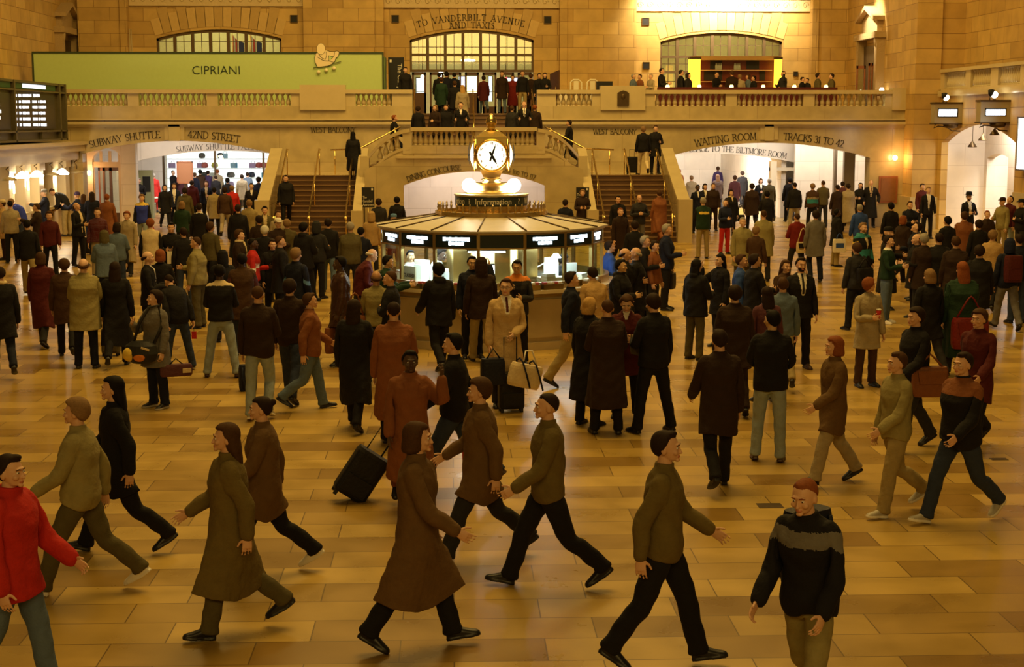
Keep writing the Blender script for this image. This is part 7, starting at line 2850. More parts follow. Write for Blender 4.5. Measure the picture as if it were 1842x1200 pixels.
# ---- left centre crowd
rows = [
    # px, hy, face, wear, pose, label, h
    (454, 431, 95, 'sweater red black crop black d', 'stand hold down', 'man in a bright red sweater with a white band looking right', 1.72, dict(bands=[('white', 1.15, 1.21)])),
    (430, 416, 80, 'coat dkbrown black full brown p', 'stand hold hold', 'woman with a thick cream scarf left of the red sweater', 1.72, dict(scarf='cream')),
    (490, 433, 20, 'coat black black longhair dark p', 'stand hold2 down', 'dark-haired woman in black with a hand at her chest', 1.66, {}),
    (532, 452, 150, 'jacket dknavy dkbrown full sandy w', 'walk3 down down', 'person with thick sandy hair and a navy jacket', 1.78, dict(bands=[('sky', 1.18, 1.24, 'sleeve')])),
    (503, 427, 110, 'coat black black crop brown w', 'stand down down', 'short-haired person in a black coat above the dark-haired woman in black', 1.76, {}),
    (476, 409, 170, 'coat black black full white p', 'stand hold hold', 'white-haired woman in a black coat at the left of the stairs', 1.70, {}),
    (500, 396, 20, 'jacket dkbrown black short dark p', 'stand hold hold', 'person with a white band on the cap near the left stairs', 1.72, dict(hat='cap', hatc='white')),
    (516, 397, 190, 'coat olive dkbrown full sandy w', 'stand down hold', 'sandy-haired person in an olive coat beside the white-banded cap', 1.70, {}),
    (546, 405, 150, 'parka black black full black w', 'walk4 down hold', 'person in a black parka at the foot of the left stairs', 1.80, {}),
    (590, 398, 184, 'jacket black jeans short dark w', 'walk1 down down', 'person in a black jacket and blue-grey jeans walking to the left stairs', 1.78, {}),
    (630, 402, 182, 'jacket olive charcoal short grey w', 'stand down down', 'broad man in an olive grey jacket left of the booth roof', 1.78, dict(girth=1.3)),
    (649, 411, 170, 'jacket dknavy black short black w', 'stand hold hold', 'dark-haired youth in navy beside the broad olive jacket', 1.66, {}),
    (570, 402, 150, 'jacket charcoal black none dark w', 'stand down hold', 'person in a dark hooded jacket beside the black parka at the stairs', 1.74, dict(hat='hood', hatc='charcoal')),
    (400, 455, 200, 'parka black black none dark w', 'stand down hold', 'person in a black hooded parka right of the pale olive jacket', 1.66, dict(hat='hood', hatc='black')),
    (308, 403, 5, 'jacket black black short black w', 'stand hold hold', 'black-haired man in black holding a white paper in front', 1.74, {}),
    (270, 396, 185, 'coat cream black full red w', 'stand down down', 'person in a cream vest and black sleeves from behind', 1.74, dict(bands=[('black', .8, 1.6, 'sleeve')])),
    (330, 412, 200, 'jacket black dkjeans short dark w', 'stand down down', 'person in black behind the man in the pale olive jacket', 1.70, {}),
    (378, 404, 150, 'jacket olive black full brown w', 'walk3 down down', 'person in a dark olive jacket in the left centre crowd', 1.72, {}),
    (428, 370, 186, 'overcoat black black short dark w', 'stand down down', 'person in a long black overcoat left of the cream jacket', 1.80, {}),
    (448, 361, 184, 'jacket khaki stone short sandy w', 'stand hold down', 'person in a cream khaki jacket from behind before the left arch', 1.80, {}),
    (476, 373, 10, 'coat olive black short black w', 'stand down down', 'dark-haired person in an olive coat with pale front', 1.72, dict(open_=('cream', 1.0, .06))),
    (500, 381, 30, 'jacket stone black full brown p', 'stand hold down', 'person in a stone coloured jacket near the left stairs', 1.66, {}),
    (466, 392, 200, 'coat dkbrown black full dark w', 'walk3 down hold', 'person in a dark brown coat behind the white-haired woman', 1.70, {}),
    (452, 331, 10, 'suit black black short dark p', 'stand down down', 'man in a black suit with white collar facing the camera under the left arch', 1.78, dict(open_=('white', 1.3, .05))),
    (417, 335, 186, 'jacket red black short sandy w', 'stand down down', 'person in a bright red jacket from behind under the left arch', 1.76, dict(girth=1.2)),
    (404, 340, 184, 'jacket brown stone full dark w', 'walk4 down down', 'person in a mid brown jacket left of the bright red jacket', 1.76, {}),
    (385, 339, 182, 'coat khaki black short black w', 'stand down down', 'person in a khaki coat from behind under the left arch', 1.70, {}),
    (371, 327, 4, 'suit dknavy black bob brown p', 'stand hold down', 'woman in a dark jacket and cream blouse facing the camera under the left arch', 1.70, dict(open_=('cream', 1.0, .06))),
    (358, 368, 184, 'suit black black short dark w', 'stand down down', 'dark-haired man in black with a white collar from behind, left centre', 1.76, dict(bands=[('white', 1.47, 1.56)])),
    (327, 364, 184, 'jacket green black bob sandy w', 'stand hold hold', 'person with sandy hair and a dark green jacket from behind', 1.72, {}),
    (332, 341, 186, 'parka olive black full dark w', 'walk3 down down', 'person in a dark olive parka behind the sandy-haired one', 1.76, {}),
    (313, 332, 10, 'suit navy dknavy bob brown p', 'walk3 down down', 'woman in a navy jacket and white blouse walking toward the camera', 1.70, dict(open_=('white', 1.0, .07))),
    (255, 353, 2, 'jacket royal ltjeans full sandy p', 'walk3 down down', 'person in a royal blue jacket with a yellow collar facing the camera', 1.74, dict(bands=[('yellow', 1.40, 1.56, 'front'), ('black', .8, 1.6, 'sleeve')])),
    (250, 322, 0, 'coat black black short grey p', 'stand hold down', 'grey-haired man in a black coat at the left inside the left arch', 1.76, {}),
    (276, 313, 182, 'coat red sk_red short grey w', 'stand down down', 'person in a red coat with white hem from behind under the left arch', 1.74, dict(bands=[('white', .55, .70)], girth=1.2)),
    (311, 305, 60, 'suit black black crop dark p', 'stand down hold', 'dark figure in a black suit by the notice board', 1.74, {}),
    (326, 307, 180, 'coat plum black full dark w', 'stand down down', 'person in a plum coat right of the notice board', 1.74, {}),
    (350, 312, 160, 'jacket dknavy black full brown w', 'stand hold down', 'person in dark navy in front of the shop window, left part', 1.70, {}),
    (360, 306, 190, 'jacket brown black full black w', 'stand down hold', 'black-haired person in brown in front of the shop window', 1.76, {}),
    (374, 308, 170, 'coat purple black short dark w', 'stand hold hold', 'person in a purple-grey coat before the shop window', 1.72, {}),
    (391, 304, 185, 'coat stone black short red w', 'stand down down', 'person in a pale stone coat before the middle of the shop window', 1.78, {}),
    (388, 317, 200, 'jacket black black short dark w', 'stand down hold', 'short person in black below the pale stone coat', 1.60, {}),
    (409, 322, 182, 'coat charcoal black full black w', 'stand down down', 'person in a charcoal coat before the right part of the shop window', 1.70, {}),
    (435, 315, 190, 'coat stone charcoal short dark w', 'stand down down', 'person in a stone grey coat at the right part of the shop window', 1.72, {}),
    (445, 311, 170, 'jacket greyblue black short dark w', 'stand hold down', 'person in a grey blue jacket at the right end of the shop window', 1.74, {}),
    (465, 320, 182, 'coat dknavy black full dark w', 'stand down down', 'broad dark navy figure at the right under the left arch', 1.84, dict(girth=1.3)),
    (483, 315, 200, 'coat black black short black w', 'stand hold down', 'dark figure against the bright right end of the left arch', 1.72, {}),
    (296, 335, 20, 'coat black black bob dark p', 'walk3 down down', 'woman in a long black coat in the left arch crowd', 1.68, {}),
    (345, 327, 175, 'parka maroon black short dark w', 'walk4 down down', 'person in a dark maroon parka in the left arch crowd', 1.74, {}),
]
IN0 = {}
for r_ in rows:
    if r_:
        IN0[r_[5]] = C(r_[0], r_[1], r_[2], r_[3], r_[4], r_[5], h=r_[6], **r_[7])
bag('tote', palm(IN0['person in a royal blue jacket with a yellow collar facing the camera'], 'L') + Vector((.05, 0, 0)), 0, 'lime green and red shopping bag by the royal blue jacket', 'yellow', 'red', size=1.2)
tp = thing('paper_sheet', 'white paper held by the black-haired man in black, left centre', 'paper', tuple(U(312, 452, 34.0)))
MB().box(-.14, .14, -.01, .01, -.28, .0).build('sheet', wp, tp)

# ---- right crowd
rows = [
    (1557, 500, 15, 'coat stone brown full red w', 'stand down hold', 'auburn-haired woman in a pale grey fuzzy coat holding a red cup', 1.66, dict(foot=693, pose=dict(look=100))),
    (1537, 446, 200, 'jacket charcoal black full brown w', 'stand2 down hold', 'brown-haired woman in a grey-black jacket with a shoulder bag from behind', 1.68, dict(foot=592)),
    (1552, 403, 30, 'parka black black short sandy p', 'stand down down', 'bearded sandy-haired man in a black and teal ski jacket', 1.78, dict(open_=('cream', 1.2, .05), beard=True, bands=[('teal', 1.0, 1.18, 'front'), ('yellow', 1.30, 1.36, 'sleeve'), ('teal', 1.42, 1.52)])),
    (1593, 428, 60, 'sweater green jeans short dark p', 'stand hold hold', 'man in a dark green sweater, grey jeans and white trainers', 1.76, dict(foot=580, sc='white', sole='white', bands=[('white', 1.46, 1.56)])),
    (1598, 412, 80, 'overcoat black black none black p', 'stand hold down', 'person in a black cap and long black coat behind the green sweater', 1.76, dict(hat='cap', hatc='black')),
    (1650, 423, -85, 'coat black black fringe dark p', 'stand hold hold', 'balding man in black in profile facing left at the right', 1.74, {}),
    (1647, 402, -100, 'jacket dknavy black short dark p', 'stand down hold', 'dark-haired man looking up behind the balding man at the right', 1.76, dict(pose=dict(nod=-25))),
    (1657, 446, 190, 'coat dkbrown charcoal full grey w', 'stand2 down down', 'curly grey-haired person in a brown tweed coat from behind', 1.74, dict(foot=573, girth=1.2)),
    (1673, 492, 195, 'coat black charcoal bob sandy w', 'walk1 down down', 'person with curly sandy hair in a black coat walking right', 1.72, {}),
    (1732, 477, 186, 'overcoat green charcoal longhair red w', 'walk3 down hold', 'large figure with long auburn hair in a dark green coat at the right', 1.84, dict(girth=1.35)),
    (1809, 450, 182, 'jacket dknavy grey none dark w', 'walk1 down down', 'person in a navy hood and grey trousers walking away with a maroon backpack', 1.76, dict(foot=592, hat='hood', hatc='navy')),
    (1834, 424, 186, 'jacket dknavy dkjeans short dark w', 'stand down down', 'person in dark blue at the right edge beside the backpack', 1.78, {}),
    (1743, 350, 5, 'suit black black short dark p', 'stand hold hold', 'man in a black brimmed hat and black suit at the side arch', 1.76, dict(open_=('white', 1.05, .06), hat='fedora', beard=True)),
    (1816, 354, -55, 'jacket maroon ltjeans short dark p', 'stand down down', 'man in a maroon jacket looking up at the right wall', 1.80, dict(pose=dict(nod=-28))),
    (1804, 358, -60, 'jacket ltolive khaki crop dark p', 'stand down hold', 'person in a tan jacket and cap next to the maroon jacket', 1.76, dict(hat='cap', hatc='dkbrown')),
    (1838, 361, -70, 'jacket black charcoal short dark p', 'stand cross cross2', 'person in a black cap and jacket with folded arms at the right edge', 1.74, dict(hat='cap', hatc='black')),
    (1776, 382, 10, 'coat dkbrown black crop red p', 'walk3 down down', 'red-faced person in a dark brown coat below the hat man', 1.68, {}),
    (1735, 385, 180, 'coat rust black full brown w', 'walk4 down down', 'broad person in a rust brown coat in front of the hat man', 1.74, dict(girth=1.3)),
    (1761, 400, 185, 'coat black black full dark w', 'walk3 down down', 'person in a black coat between the rust coat and the maroon jacket', 1.70, {}),
    (1705, 392, 200, 'coat black dkbrown full black w', 'stand down down', 'dark figure left of the rust brown coat at the side arch', 1.72, {}),
    (1786, 420, 150, 'coat tan black full sandy w', 'walk1 down fwd', 'person with sandy hair and pale sleeves walking at the right', 1.72, {}),
    (1690, 424, 180, 'coat black black short dark w', 'walk3 down down', 'broad figure in black right of the balding man in profile', 1.78, dict(girth=1.3)),
    (1720, 428, 176, 'coat dkbrown black short brown w', 'stand down down', 'broad figure in dark brown behind the large dark green coat', 1.80, dict(girth=1.25)),
    (1762, 447, 170, 'coat black black full dark w', 'walk4 down down', 'person in black left of the maroon backpack', 1.76, dict(girth=1.2)),
    (1659, 332, 20, 'jacket maroon black short dark p', 'stand hold down', 'man in a dark red jacket leaning at the right wall', 1.78, {}),
    (1670, 338, 0, 'suit black black short sandy p', 'stand down down', 'person in a black suit and white shirt at the corner pier', 1.78, dict(open_=('white', 1.0, .07))),
    (1603, 368, 190, 'coat black black full black w', 'walk3 down down', 'person in a long black coat under the orange wall lamp', 1.72, {}),
    (1637, 364, 10, 'jacket dknavy black short brown p', 'stand hold hold', 'person in navy facing the camera right of the cabinet door', 1.72, {}),
    (1625, 392, 120, 'coat dkbrown black bob red w', 'walk3 down down', 'auburn-haired person in dark brown left of the man looking up', 1.70, {}),
    (1567, 325, -10, 'overcoat black black receding sandy p', 'stand pocket pocket', 'man in a long black overcoat and tie looking up beside the cabinet door', 1.82, dict(open_=('cream', 1.15, .07), tie='maroon', pose=dict(nod=-25))),
    (1548, 328, -30, 'coat black black longhair black p', 'stand hold hold', 'dark-haired woman in black left of the man in the long black overcoat', 1.70, dict(pose=dict(nod=-15))),
    (1507, 334, 184, 'coat dkbrown black short dark w', 'stand down down', 'person in a dark brown coat from behind by the grey stone posts', 1.72, {}),
    (1516, 328, 170, 'coat plum black short dark w', 'stand down down', 'dark plum figure between the brown coat and the grey coat', 1.72, {}),
    (1526, 333, 182, 'overcoat stone charcoal short dark w', 'walk3 down down', 'broad person in a long grey-green coat under the right arch', 1.78, dict(girth=1.25)),
    (1547, 371, 184, 'jacket blue black short grey w', 'walk4 down down', 'person in a blue jacket in front of the man in the long black overcoat', 1.72, {}),
    (1481, 326, 182, 'jacket olive charcoal crop brown w', 'stand down hold', 'man in an olive brown jacket from behind under the right arch', 1.80, {}),
    (1462, 333, 182, 'sweater brown charcoal full sandy w', 'walk3 down down', 'broad person in a brown and teal striped sweater', 1.76, dict(girth=1.35, bands=[('teal', 1.02, 1.18, 'body'), ('stone', 1.18, 1.24, 'body')])),
    (1430, 330, 184, 'jacket black stone crop dark w', 'stand2 down down', 'man in a black jacket and pale trousers before the lit doorway', 1.80, {}),
    (1421, 322, 175, 'coat black black full black w', 'walk3 down down', 'black-haired person in a black coat before the lit doorway', 1.80, {}),
    (1434, 388, 190, 'jacket dkred charcoal crop brown w', 'walk1 hold fwd', 'person in a red jacket with a cream bag crossing before the right arch', 1.68, {}),
    (1468, 385, 184, 'coat grey dknavy full dark w', 'walk5 down down', 'walking person in grey between the red jacket and the boy in black', 1.78, {}),
    (1503, 375, 100, 'coat black khaki short black d', 'stand down down', 'boy in a black coat with khaki trousers holding a blue and white bag', 1.60, dict(foot=478)),
    (1374, 380, 184, 'coat ltolive charcoal crop brown w', 'stand down down', 'broad man in an olive brown jacket from behind, right of centre', 1.80, dict(girth=1.25)),
    (1336, 393, 10, 'coat ltolive olive crop grey p', 'stand down down', 'man in a khaki olive jacket facing the camera, right of centre', 1.78, {}),
    (1360, 412, 150, 'jacket brown charcoal full sandy w', 'walk3 hold down', 'person in a brown jacket between the two olive jackets', 1.62, {}),
    (1265, 357, 184, 'jacket green khaki short grey w', 'stand hold hold', 'man in a dark green jacket with a yellow band across the back', 1.80, dict(bands=[('yellow', 1.27, 1.32, 'back'), ('black', .8, 1.6, 'sleeve')], girth=1.15)),
    (1303, 367, 20, 'jacket navy red longhair brown p', 'stand down hold', 'woman in a navy jacket and bright red trousers looking up', 1.66, dict(foot=456, pose=dict(nod=-25, look=-60))),
    (1315, 343, 5, 'coat black black bob dark p', 'stand down down', 'woman in a black coat and pale scarf with a handbag', 1.70, dict(scarf='cream', foot=None)),
    (1255, 334, 5, 'coat dknavy black short black d', 'stand down down', 'dark-haired man in navy left of three under the right arch', 1.74, dict(open_=('white', 1.3, .04))),
    (1268, 332, 8, 'suit black black bob dark p', 'stand hold down', 'woman in a black jacket and white blouse under the right arch', 1.70, dict(open_=('white', 1.2, .06))),
    (1283, 331, 0, 'jacket dkbrown dkbrown short brown p', 'stand down down', 'brown-haired man in a brown jacket under the right arch', 1.76, {}),
    (1218, 318, 190, 'sweater purple cream short brown w', 'stand down down', 'person in dark purple top and pale trousers at the left jamb of right arch', 1.74, {}),
    (1222, 306, 150, 'jacket rust black full red w', 'stand hold down', 'small figure in rust behind the purple top', 1.66, {}),
    (1240, 294, 180, 'jacket sky jeans short brown w', 'stand down down', 'denim-clad person far inside the right arch', 1.76, {}),
    (1265, 297, 4, 'sweater green black short brown p', 'stand cross down', 'person in a dark green sweater far inside the right arch', 1.76, {}),
    (1285, 300, 120, 'jacket sky dkjeans bob black w', 'walk3 down down', 'person in a bright sky blue jacket far inside the right arch', 1.70, dict(bands=[('sky', .8, 1.6)])),
    (1309, 301, 182, 'jacket purple charcoal full brown w', 'stand down down', 'person in a violet blue jacket far inside the right arch', 1.76, {}),
    (1334, 298, 100, 'jacket stone khaki short sandy p', 'stand hold down', 'person in a stone jacket far inside the right arch', 1.74, dict(scarf='white')),
    (1369, 299, 0, 'suit black black bob brown p', 'stand belly belly', 'woman in a black suit and white blouse standing by the pale wall', 1.70, dict(open_=('white', 1.3, .06), Y=62.9)),
    (1350, 310, 182, 'coat black black full dark w', 'walk4 down down', 'dark figure in the middle under the right arch', 1.76, {}),
    (1384, 324, 182, 'coat olive black short grey w', 'walk3 down down', 'person in an olive coat left of the lit doorway', 1.76, {}),
    (1353, 333, 180, 'coat dkbrown black full dark w', 'walk3 down down', 'broad person in dark brown in the middle of the right arch crowd', 1.78, dict(girth=1.3)),
    (1380, 347, 184, 'coat black black full black w', 'walk4 hold down', 'black-clad person with a dark bag below the olive coat', 1.72, {}),
    (1291, 316, 186, 'coat dkbrown black longhair brown w', 'walk3 down down', 'long-haired person in dark brown under the right arch', 1.72, {}),
    (1322, 318, 184, 'coat plum black full brown w', 'walk4 down down', 'person in a plum coat under the middle of the right arch', 1.74, {}),
    (1244, 318, 190, 'coat stone black short sandy w', 'walk3 down down', 'broad person in a grey-brown coat at the left under the right arch', 1.76, dict(girth=1.25)),
]
IN = {}
for r_ in rows:
    if r_:
        IN[r_[5]] = C(r_[0], r_[1], r_[2], r_[3], r_[4], r_[5], h=r_[6], **r_[7])
i_ = IN['auburn-haired woman in a pale grey fuzzy coat holding a red cup']
pm = palm(i_, 'L')
cup = thing('paper_cup', 'red paper cup with white lid held by the auburn-haired woman', 'cup', tuple(U(1580, 572, i_['p'].y - .1)))
MB().lathe([(.030, 0), (.042, .12)], seg=16).build('body', cmat('red', .5), cup)
MB().lathe([(.045, .12), (.045, .13), (.035, .14)], seg=16).build('lid', cmat('white', .4), cup)
i_ = IN['boy in a black coat with khaki trousers holding a blue and white bag']
bag('tote', (i_['p'].x + .02, i_['p'].y - .28, .95), 0, 'blue and white plastic bag held by the boy in the black coat', 'white', 'blue', size=1.1)
i_ = IN['person in a navy hood and grey trousers walking away with a maroon backpack']
bag('backpack', (i_['p'].x, i_['p'].y - .26, 1.42), 180 + 182, 'maroon backpack on the person in the navy hood', 'maroon', 'maroon', size=1.15).rotation_euler = (0, 0, R(180 + 2))
i_ = IN['brown-haired woman in a grey-black jacket with a shoulder bag from behind']
bag('shoulder', (i_['p'].x + .10, i_['p'].y - .26, 1.40), 10, 'black shoulder bag on the back of the brown-haired woman', 'black', strap_to=.45)
i_ = IN['large figure with long auburn hair in a dark green coat at the right']
bag('shoulder', (i_['p'].x + .05, i_['p'].y - .30, 1.30), 0, 'large dark red bag behind the large figure in the dark green coat', 'dkred', size=1.7, strap_to=.80)
i_ = IN['person in a red jacket with a cream bag crossing before the right arch']
bag('shoulder', (i_['p'].x + .1, i_['p'].y - .30, 1.30), 0, 'cream and black bag of the person in the red jacket', 'cream', 'black', size=1.0, strap_to=.62)
i_ = IN['woman in a black coat and pale scarf with a handbag']
bag('shoulder', (i_['p'].x + .36, i_['p'].y, 1.25), 0, 'black handbag of the woman with the pale scarf', 'black', size=.8)

# ---- people on the stairs and landings
z_l = lambda Y: max(0, min(13, math.ceil((Y - YF) / ((YT - YF) / 13)))) / 13 * ZL


def ST(px, hy, Y, face, wear, stance, label, h=1.74, z=None, **kw):
    return C(px, hy, face, wear, stance, label, h=h, z=z_l(Y) if z is None else z, Y=Y, **kw)


ST(635, 258, 55.0, 182, 'overcoat black black longhair black w', 'walk3 down down', 'woman in a long black coat climbing the left stairs', 1.72)
ST(514, 322, 52.0, 10, 'parka black black short dark w', 'walk4 down down', 'person in black at the foot of the left stairs by the parapet', 1.76)
ST(709, 204, 56.6, 100, 'jacket black black short red w', 'stair1 fwd down', 'blurred person in black climbing behind the left wing of the balustrade', 1.74, z=2.5)
ST(1024, 226, 56.8, -100, 'jacket black black short dark w', 'walk4 fwd down', 'person in black on the steps behind the right wing of the balustrade', 1.74, z=2.35)
ST(1157, 250, 55.2, 182, 'jacket black cream full sandy w', 'walk3 down down', 'blond person in black jacket and cream trousers at the top of the right stairs', 1.74)
ST(1179, 241, 56.2, 10, 'coat black black short brown p', 'stand hold down', 'man in a black coat on the landing at the right of the blond person', 1.76)
bag('suitcase', (U(1137, 300, 56.0).x, 56.0, ZL + .9), 0, 'black wheeled suitcase on the right mid landing', 'black', rest=ZL, size=1.1)
D(1112, 354, 10, 'coat black black short black w', 'stand down down', 'dark-haired man in black at the foot of the right stairs', h=1.76)
D(1150, 352, 5, 'jacket charcoal grey fringe brown w', 'stand belly belly', 'bald man in dark grey at the foot of the right stairs', h=1.76)
D(1116, 377, 20, 'coat dkbrown black crop red p', 'walk3 down down', 'reddish-faced person in dark brown near the foot of the right stairs', h=1.72)
D(1186, 345, 200, 'overcoat rust rust full brown w', 'walk4 down down', 'broad figure in a rust brown coat by the outer parapet of the right stairs', h=1.78, girth=1.3)
D(1048, 343, 0, 'parka dkbrown black full sandy w', 'stand hold hold', 'person in a dark coat right behind the booth roof under the portrait sign', h=1.74)
D(1017, 362, 160, 'jacket dknavy black short dark w', 'walk3 down down', 'person in dark blue behind the right side of the booth roof', h=1.74)
D(714, 356, 184, 'overcoat black black full black w', 'stand down down', 'black-haired figure in black left of the central arch', h=1.72)
D(681, 361, 190, 'coat charcoal black full dark w', 'walk3 down down', 'dark figure by the black stand sign at the left stairs', h=1.74)
D(668, 384, 180, 'jacket tan charcoal none brown w', 'stand down down', 'person in a tan jacket just left of the booth roof', h=1.66, hat='hood', hatc='tan')
D(708, 388, 180, 'jacket sky black none grey w', 'stand down down', 'person in a pale blue cap behind the left edge of the booth roof', h=1.66, hat='cap', hatc='sky')
D(1142, 402, 190, 'coat black black full dark w', 'walk4 down down', 'dark figure in front of the bald man at the right stairs', h=1.72)

# central landing and entrance
ZCn = ZC
EN = [(829, 193, 55.3, 0, 'suit black black short brown p', 'stand rail rail', 'man in a black suit at the central landing rail, left of the clock', 1.78, ZC, dict(open_=('white', 1.3, .05))),
      (943, 188, 55.3, 0, 'suit black black short sandy p', 'stand rail rail', 'man in black suit and grey tie looking up, right of the clock', 1.82, ZC, dict(open_=('white', 1.2, .06), tie='grey', pose=dict(nod=-20))),
      (783, 196, 55.6, -30, 'coat dkbrown black bob sandy p', 'stand hold down', 'woman in a dark coat on the central landing, leftmost at the rail', 1.68, ZC, {}),
      (802, 192, 56.4, 10, 'parka black black short brown w', 'stand down down', 'dark figure between the woman and the man in the suit on the landing', 1.70, ZC, {}),
      (921, 198, 56.0, 160, 'coat charcoal black short brown w', 'stand down down', 'dark figure left of the man looking up on the landing', 1.66, ZC, {}),
      (962, 198, 56.3, 170, 'coat dkbrown dkbrown short red w', 'stand down down', 'brown figure right of the man looking up on the landing', 1.70, ZC, {}),
      (752, 204, 56.6, 170, 'coat black black full dark w', 'stand down down', 'dark figure at the far left of the central landing', 1.64, ZC, {}),
      (794, 160, 61.0, 175, 'coat green black short brown w', 'walk3 down down', 'person in dark green on the entrance steps, left side', 1.74, 4.0, {}),
      (818, 163, 60.6, 180, 'coat black black short brown w', 'walk4 down down', 'person in black on the entrance steps in front of the dark crowd', 1.74, 3.9, {}),
      (832, 175, 60.0, 190, 'overcoat stone black longhair blond w', 'walk3 down down', 'blond long-haired person in a pale coat climbing the entrance steps', 1.72, 3.8, {}),
      (790, 141, 66.5, 180, 'coat black black short black w', 'walk3 down down', 'dark figure before the doors, leftmost of the crowd there', 1.76, ZB, {}),
      (803, 140, 65.6, 184, 'coat dknavy black full black w', 'walk4 down down', 'dark navy figure before the doors under the bright headlamp', 1.78, ZB, {}),
      (817, 142, 66.2, 170, 'coat dknavy black short black w', 'walk3 down down', 'tall dark figure before the third door', 1.76, ZB, {}),
      (870, 152, 67.0, 190, 'coat maroon jeans full dark w', 'walk3 down down', 'person in dark maroon and jeans before the fifth door', 1.64, ZB, {}),
      (903, 136, 66.0, 0, 'coat dkbrown jeans short brown w', 'stand down down', 'person in a dark brown jacket and jeans before the sixth door', 1.80, ZB, {}),
      (922, 146, 66.6, 0, 'overcoat dkred black full brown w', 'stand down down', 'person in dark red beside the red signal lamp', 1.64, ZB, {}),
      (940, 133, 65.4, 0, 'sweater black khaki short brown w', 'stand down down', 'man in black sweater and khaki trousers before the last door', 1.80, ZB, {}),
      (955, 148, 66.2, 160, 'coat dkbrown dkbrown full brown w', 'stand down down', 'brown figure right of the khaki trousers', 1.70, ZB, {}),
      (970, 144, 62.6, 10, 'coat black black full dark w', 'stand down down', 'dark figure at the right wall of the entrance, left of two', 1.60, ZB, {}),
      (980, 142, 62.3, 0, 'coat black black bob dark p', 'stand hold down', 'dark-haired woman at the right wall of the entrance', 1.62, ZB, {}),
      (729, 130, 60.2, 10, 'jacket black black short dark p', 'stand down down', 'man in black standing behind the balustrade under the black sign', 1.76, ZB, {})]
for e in EN:
    if e[0] == 962:
        pass
    kk = dict(e[9])
    zz_ = e[8]
    if 3.0 < zz_ < 4.2:
        zz_ = ZC + math.ceil((e[2] - YW) / (3.3 / 9)) / 9 * (ZB - ZC)
    ST(e[0], e[1], e[2], e[3], e[4], e[5], e[6], e[7], z=min(zz_, ZB), **kk)
SIT = 'sit hold hold'
BL = [(1190, 128, 62.2, 60, 'suit black black short dark w', 'stand hold hold', 'standing man in a dark suit at the left end of the bar seats', 1.80, ZB, {}),
      (1139, 142, 61.4, 60, 'jacket greyblue black short grey w', 'stand hold down', 'grey-haired person in grey blue behind the plaque pedestal', 1.55, ZB, {}),
      (1151, 141, 61.9, -60, 'jacket rust black short brown w', 'stand hold down', 'person in rust facing the grey-haired one behind the pedestal', 1.55, ZB, {}),
      (1171, 140, 61.6, -50, 'sweater stone black short grey w', 'stand hold down', 'grey-haired person in a pale sweater behind the right balustrade', 1.56, ZB, {}),
      (1225, 132, 62.4, 90, 'jacket black black short dark w', 'stand down down', 'dark figure left of the left amber column', 1.74, ZB, {}),
      (1238, 138, 62.2, 60, 'coat black black bob dark w', 'stand down down', 'dark-haired figure in front of the left amber column', 1.62, ZB, {}),
      (1289, 130, 65.2, 30, 'shirt black black short dark w', 'stand down hold', 'bartender in black at the left of the back bar', 1.76, ZB, {}),
      (1317, 129, 64.2, 180, 'coat dkbrown black short brown w', 'stand down down', 'broad figure in brown before the middle of the back bar', 1.78, ZB, dict(girth=1.4)),
      (1331, 138, 64.2, 160, 'coat stone black full sandy w', 'stand down down', 'sandy-haired figure right of the broad one at the back bar', 1.62, ZB, {}),
      (1346, 137, 64.4, -70, 'shirt greyblue black bob brown w', 'stand hold down', 'person in pale blue before the back bar', 1.64, ZB, {}),
      (1356, 142, 64.0, -80, 'coat black black full black w', 'stand down down', 'dark-haired figure right of the pale blue person at the bar', 1.56, ZB, {}),
      (1409, 134, 63.4, -60, 'suit charcoal black short brown w', 'stand up hold', 'man raising an arm before the right amber column', 1.74, ZB, {}),
      (1443, 146, 63.0, 60, 'coat black black short dark w', 'stand down down', 'dark head left of two between the right-hand candles', 1.48, ZB, {}),
      (1452, 150, 63.0, -60, 'coat black black short dark w', 'stand down down', 'dark head right of two between the right-hand candles', 1.44, ZB, {}),
      (1471, 140, 62.6, 90, 'coat olive black full dark w', 'stand down down', 'person in olive left of the rightmost candle', 1.62, ZB, {}),
      (1496, 142, 62.4, -90, 'coat olive black full dark w', 'stand down down', 'person in dark olive right of the rightmost candle', 1.60, ZB, {})]
for e in BL:
    if e:
        ST(e[0], e[1], e[2], e[3], e[4], e[5], e[6], e[7], z=e[8], **e[9])

# clerks inside the booth
for px, Y, face, wear, st_, lab, h, kw in ((779, 28.2, 70, 'shirt white black short black d', 'stand hold hold', 'clerk in a white shirt inside the left part of the booth', 1.72, dict(pose=dict(bend=20))),
                                             (1005, 28.4, 100, 'sweater black black full black d', 'stand hold hold', 'clerk in black behind the box in the right part of the booth', 1.55, dict(pose=dict(bend=14))),
                                             (738, 28.6, 20, 'shirt white dkjeans short black a', 'stand hold down', 'clerk facing out behind the CLOSED sign', 1.62, {})):
    C(px, 450, face, wear, st_, lab, h=h, Y=Y, **kw)

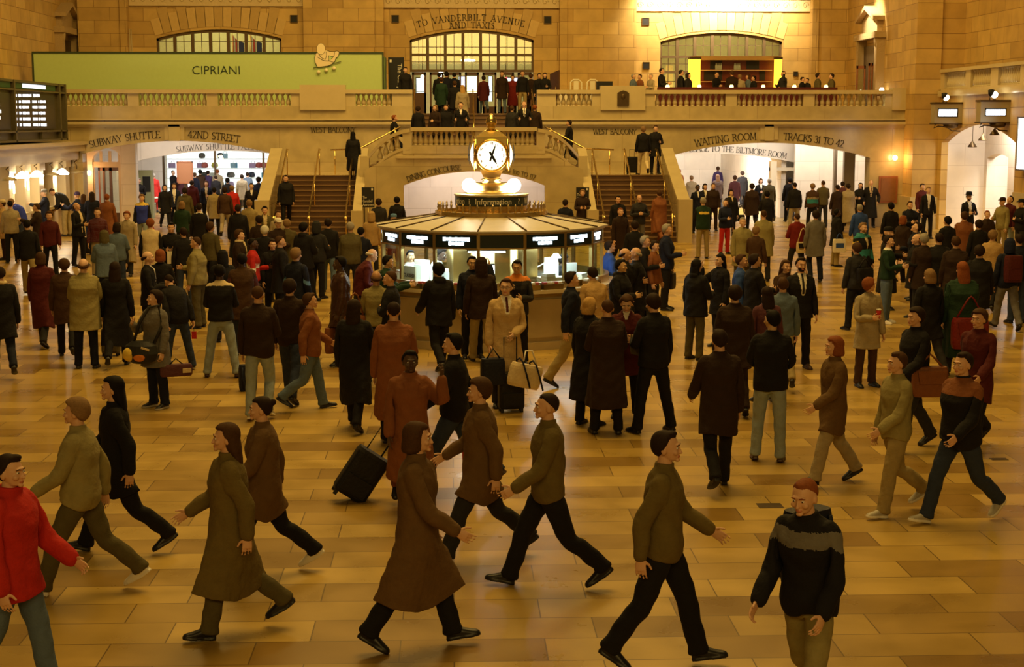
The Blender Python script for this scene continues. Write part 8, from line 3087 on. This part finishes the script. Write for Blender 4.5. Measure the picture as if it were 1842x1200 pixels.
# ---- walkers on the open floor in front
D(15, 832, 70, 'parka red jeans short dark w', 'walk3 fwd down', 'walker in a bright red coat cut off by the left edge', h=1.76, bands=[('red', .7, 1.6)])
D(152, 700, -95, 'jacket ltolive olive full sandy w', 'stride1 fwd back', 'walker in olive with white shoes at the left foreground', foot=1062, h=1.74, sc='white', sole='white')
D(215, 668, -80, 'coat black black longhair black w', 'stride2 back fwd', 'walker in a black coat beyond the one with white shoes', foot=990, h=1.72)
D(478, 700, -85, 'coat umber black bun dark w', 'stride1 fwd back', 'walker in a dark brown coat with white trainers, left foreground', foot=1030, h=1.66, sc='white', sole='white')
D(418, 760, -80, 'overcoat moss olive longhair brown w', 'walk3 back fwd', 'walker in a long olive coat and black heeled boots, left foreground', foot=1136, h=1.70, shoes='boot')
D(752, 768, 85, 'overcoat umber black bob brown w', 'walk1 down fwd', 'walker in a long brown coat with black shoes, lower centre', foot=1162, h=1.76)
D(865, 665, -88, 'coat umber charcoal full brown w', 'stride1 back fwd', 'walker in a brown coat just below the raincoat man', foot=1002, h=1.74)
D(985, 700, -85, 'jacket moss black crop dark w', 'stride2 fwd back', 'walker in an olive jacket with a shiny black shoe, lower centre', foot=1052, h=1.76)
D(1190, 790, 75, 'jacket moss black short dark w', 'walk1 fwd back', 'walker in an olive jacket and black trousers at the bottom, right of centre', foot=1196, h=1.78)
D(1462, 872, -40, 'jacket black ltolive crop red w', 'walk3 fwd fwd', 'large walker in a black jacket and grey-olive trousers at the lower right', h=1.76, bands=[('grey', 1.32, 1.42)], pose=dict(bend=14))
bag('backpack', (U(1475, 950, 9.2).x + .05, 9.75, 1.42), 30, 'dark purple backpack of the large walker at the lower right', 'dknavy', size=1.2)
D(1722, 632, -60, 'jacket black dkjeans short dark w', 'stride2 fwd back', 'walker in black with pale trainers at the right', foot=935, h=1.78, sc='ltgrey', sole='white', bands=[('rust', 1.34, 1.5)], girth=1.15)
D(1640, 555, -70, 'jacket black charcoal full dark w', 'walk1 fwd back', 'walker in black carrying an orange-brown bag at the right', foot=806, h=1.76)
bag('shoulder', (U(1660, 640, 18.4).x, 18.1, 1.2), 0, 'rust orange bag of the walker in black at the right', 'rust', size=1.3, strap_to=.5)
D(1752, 556, -50, 'coat maroon black full brown w', 'walk3 fwd back', 'walker in a dark red coat right of the one with the orange-brown bag', foot=808, h=1.76)
D(1606, 648, -75, 'jacket ltolive khaki short brown w', 'walk3 fwd down', 'walker in khaki with pale trainers left of the one in black', foot=922, h=1.70, sc='ltgrey', sole='white')
D(1495, 650, -80, 'coat umber stone bob red w', 'walk1 fwd back', 'walker in a light brown coat on the open floor at the right', foot=868, h=1.66)
print('PEOPLE', N_PEOPLE[0])
_cl = []
for i in range(len(PLACED)):
    for j in range(i):
        a, b = PLACED[i], PLACED[j]
        dd = math.hypot(a[1] - b[1], a[2] - b[2])
        if dd < .30:
            _cl.append((round(dd, 2), a[0], b[0]))
for c_ in _cl:
    print('CLOSE', c_)
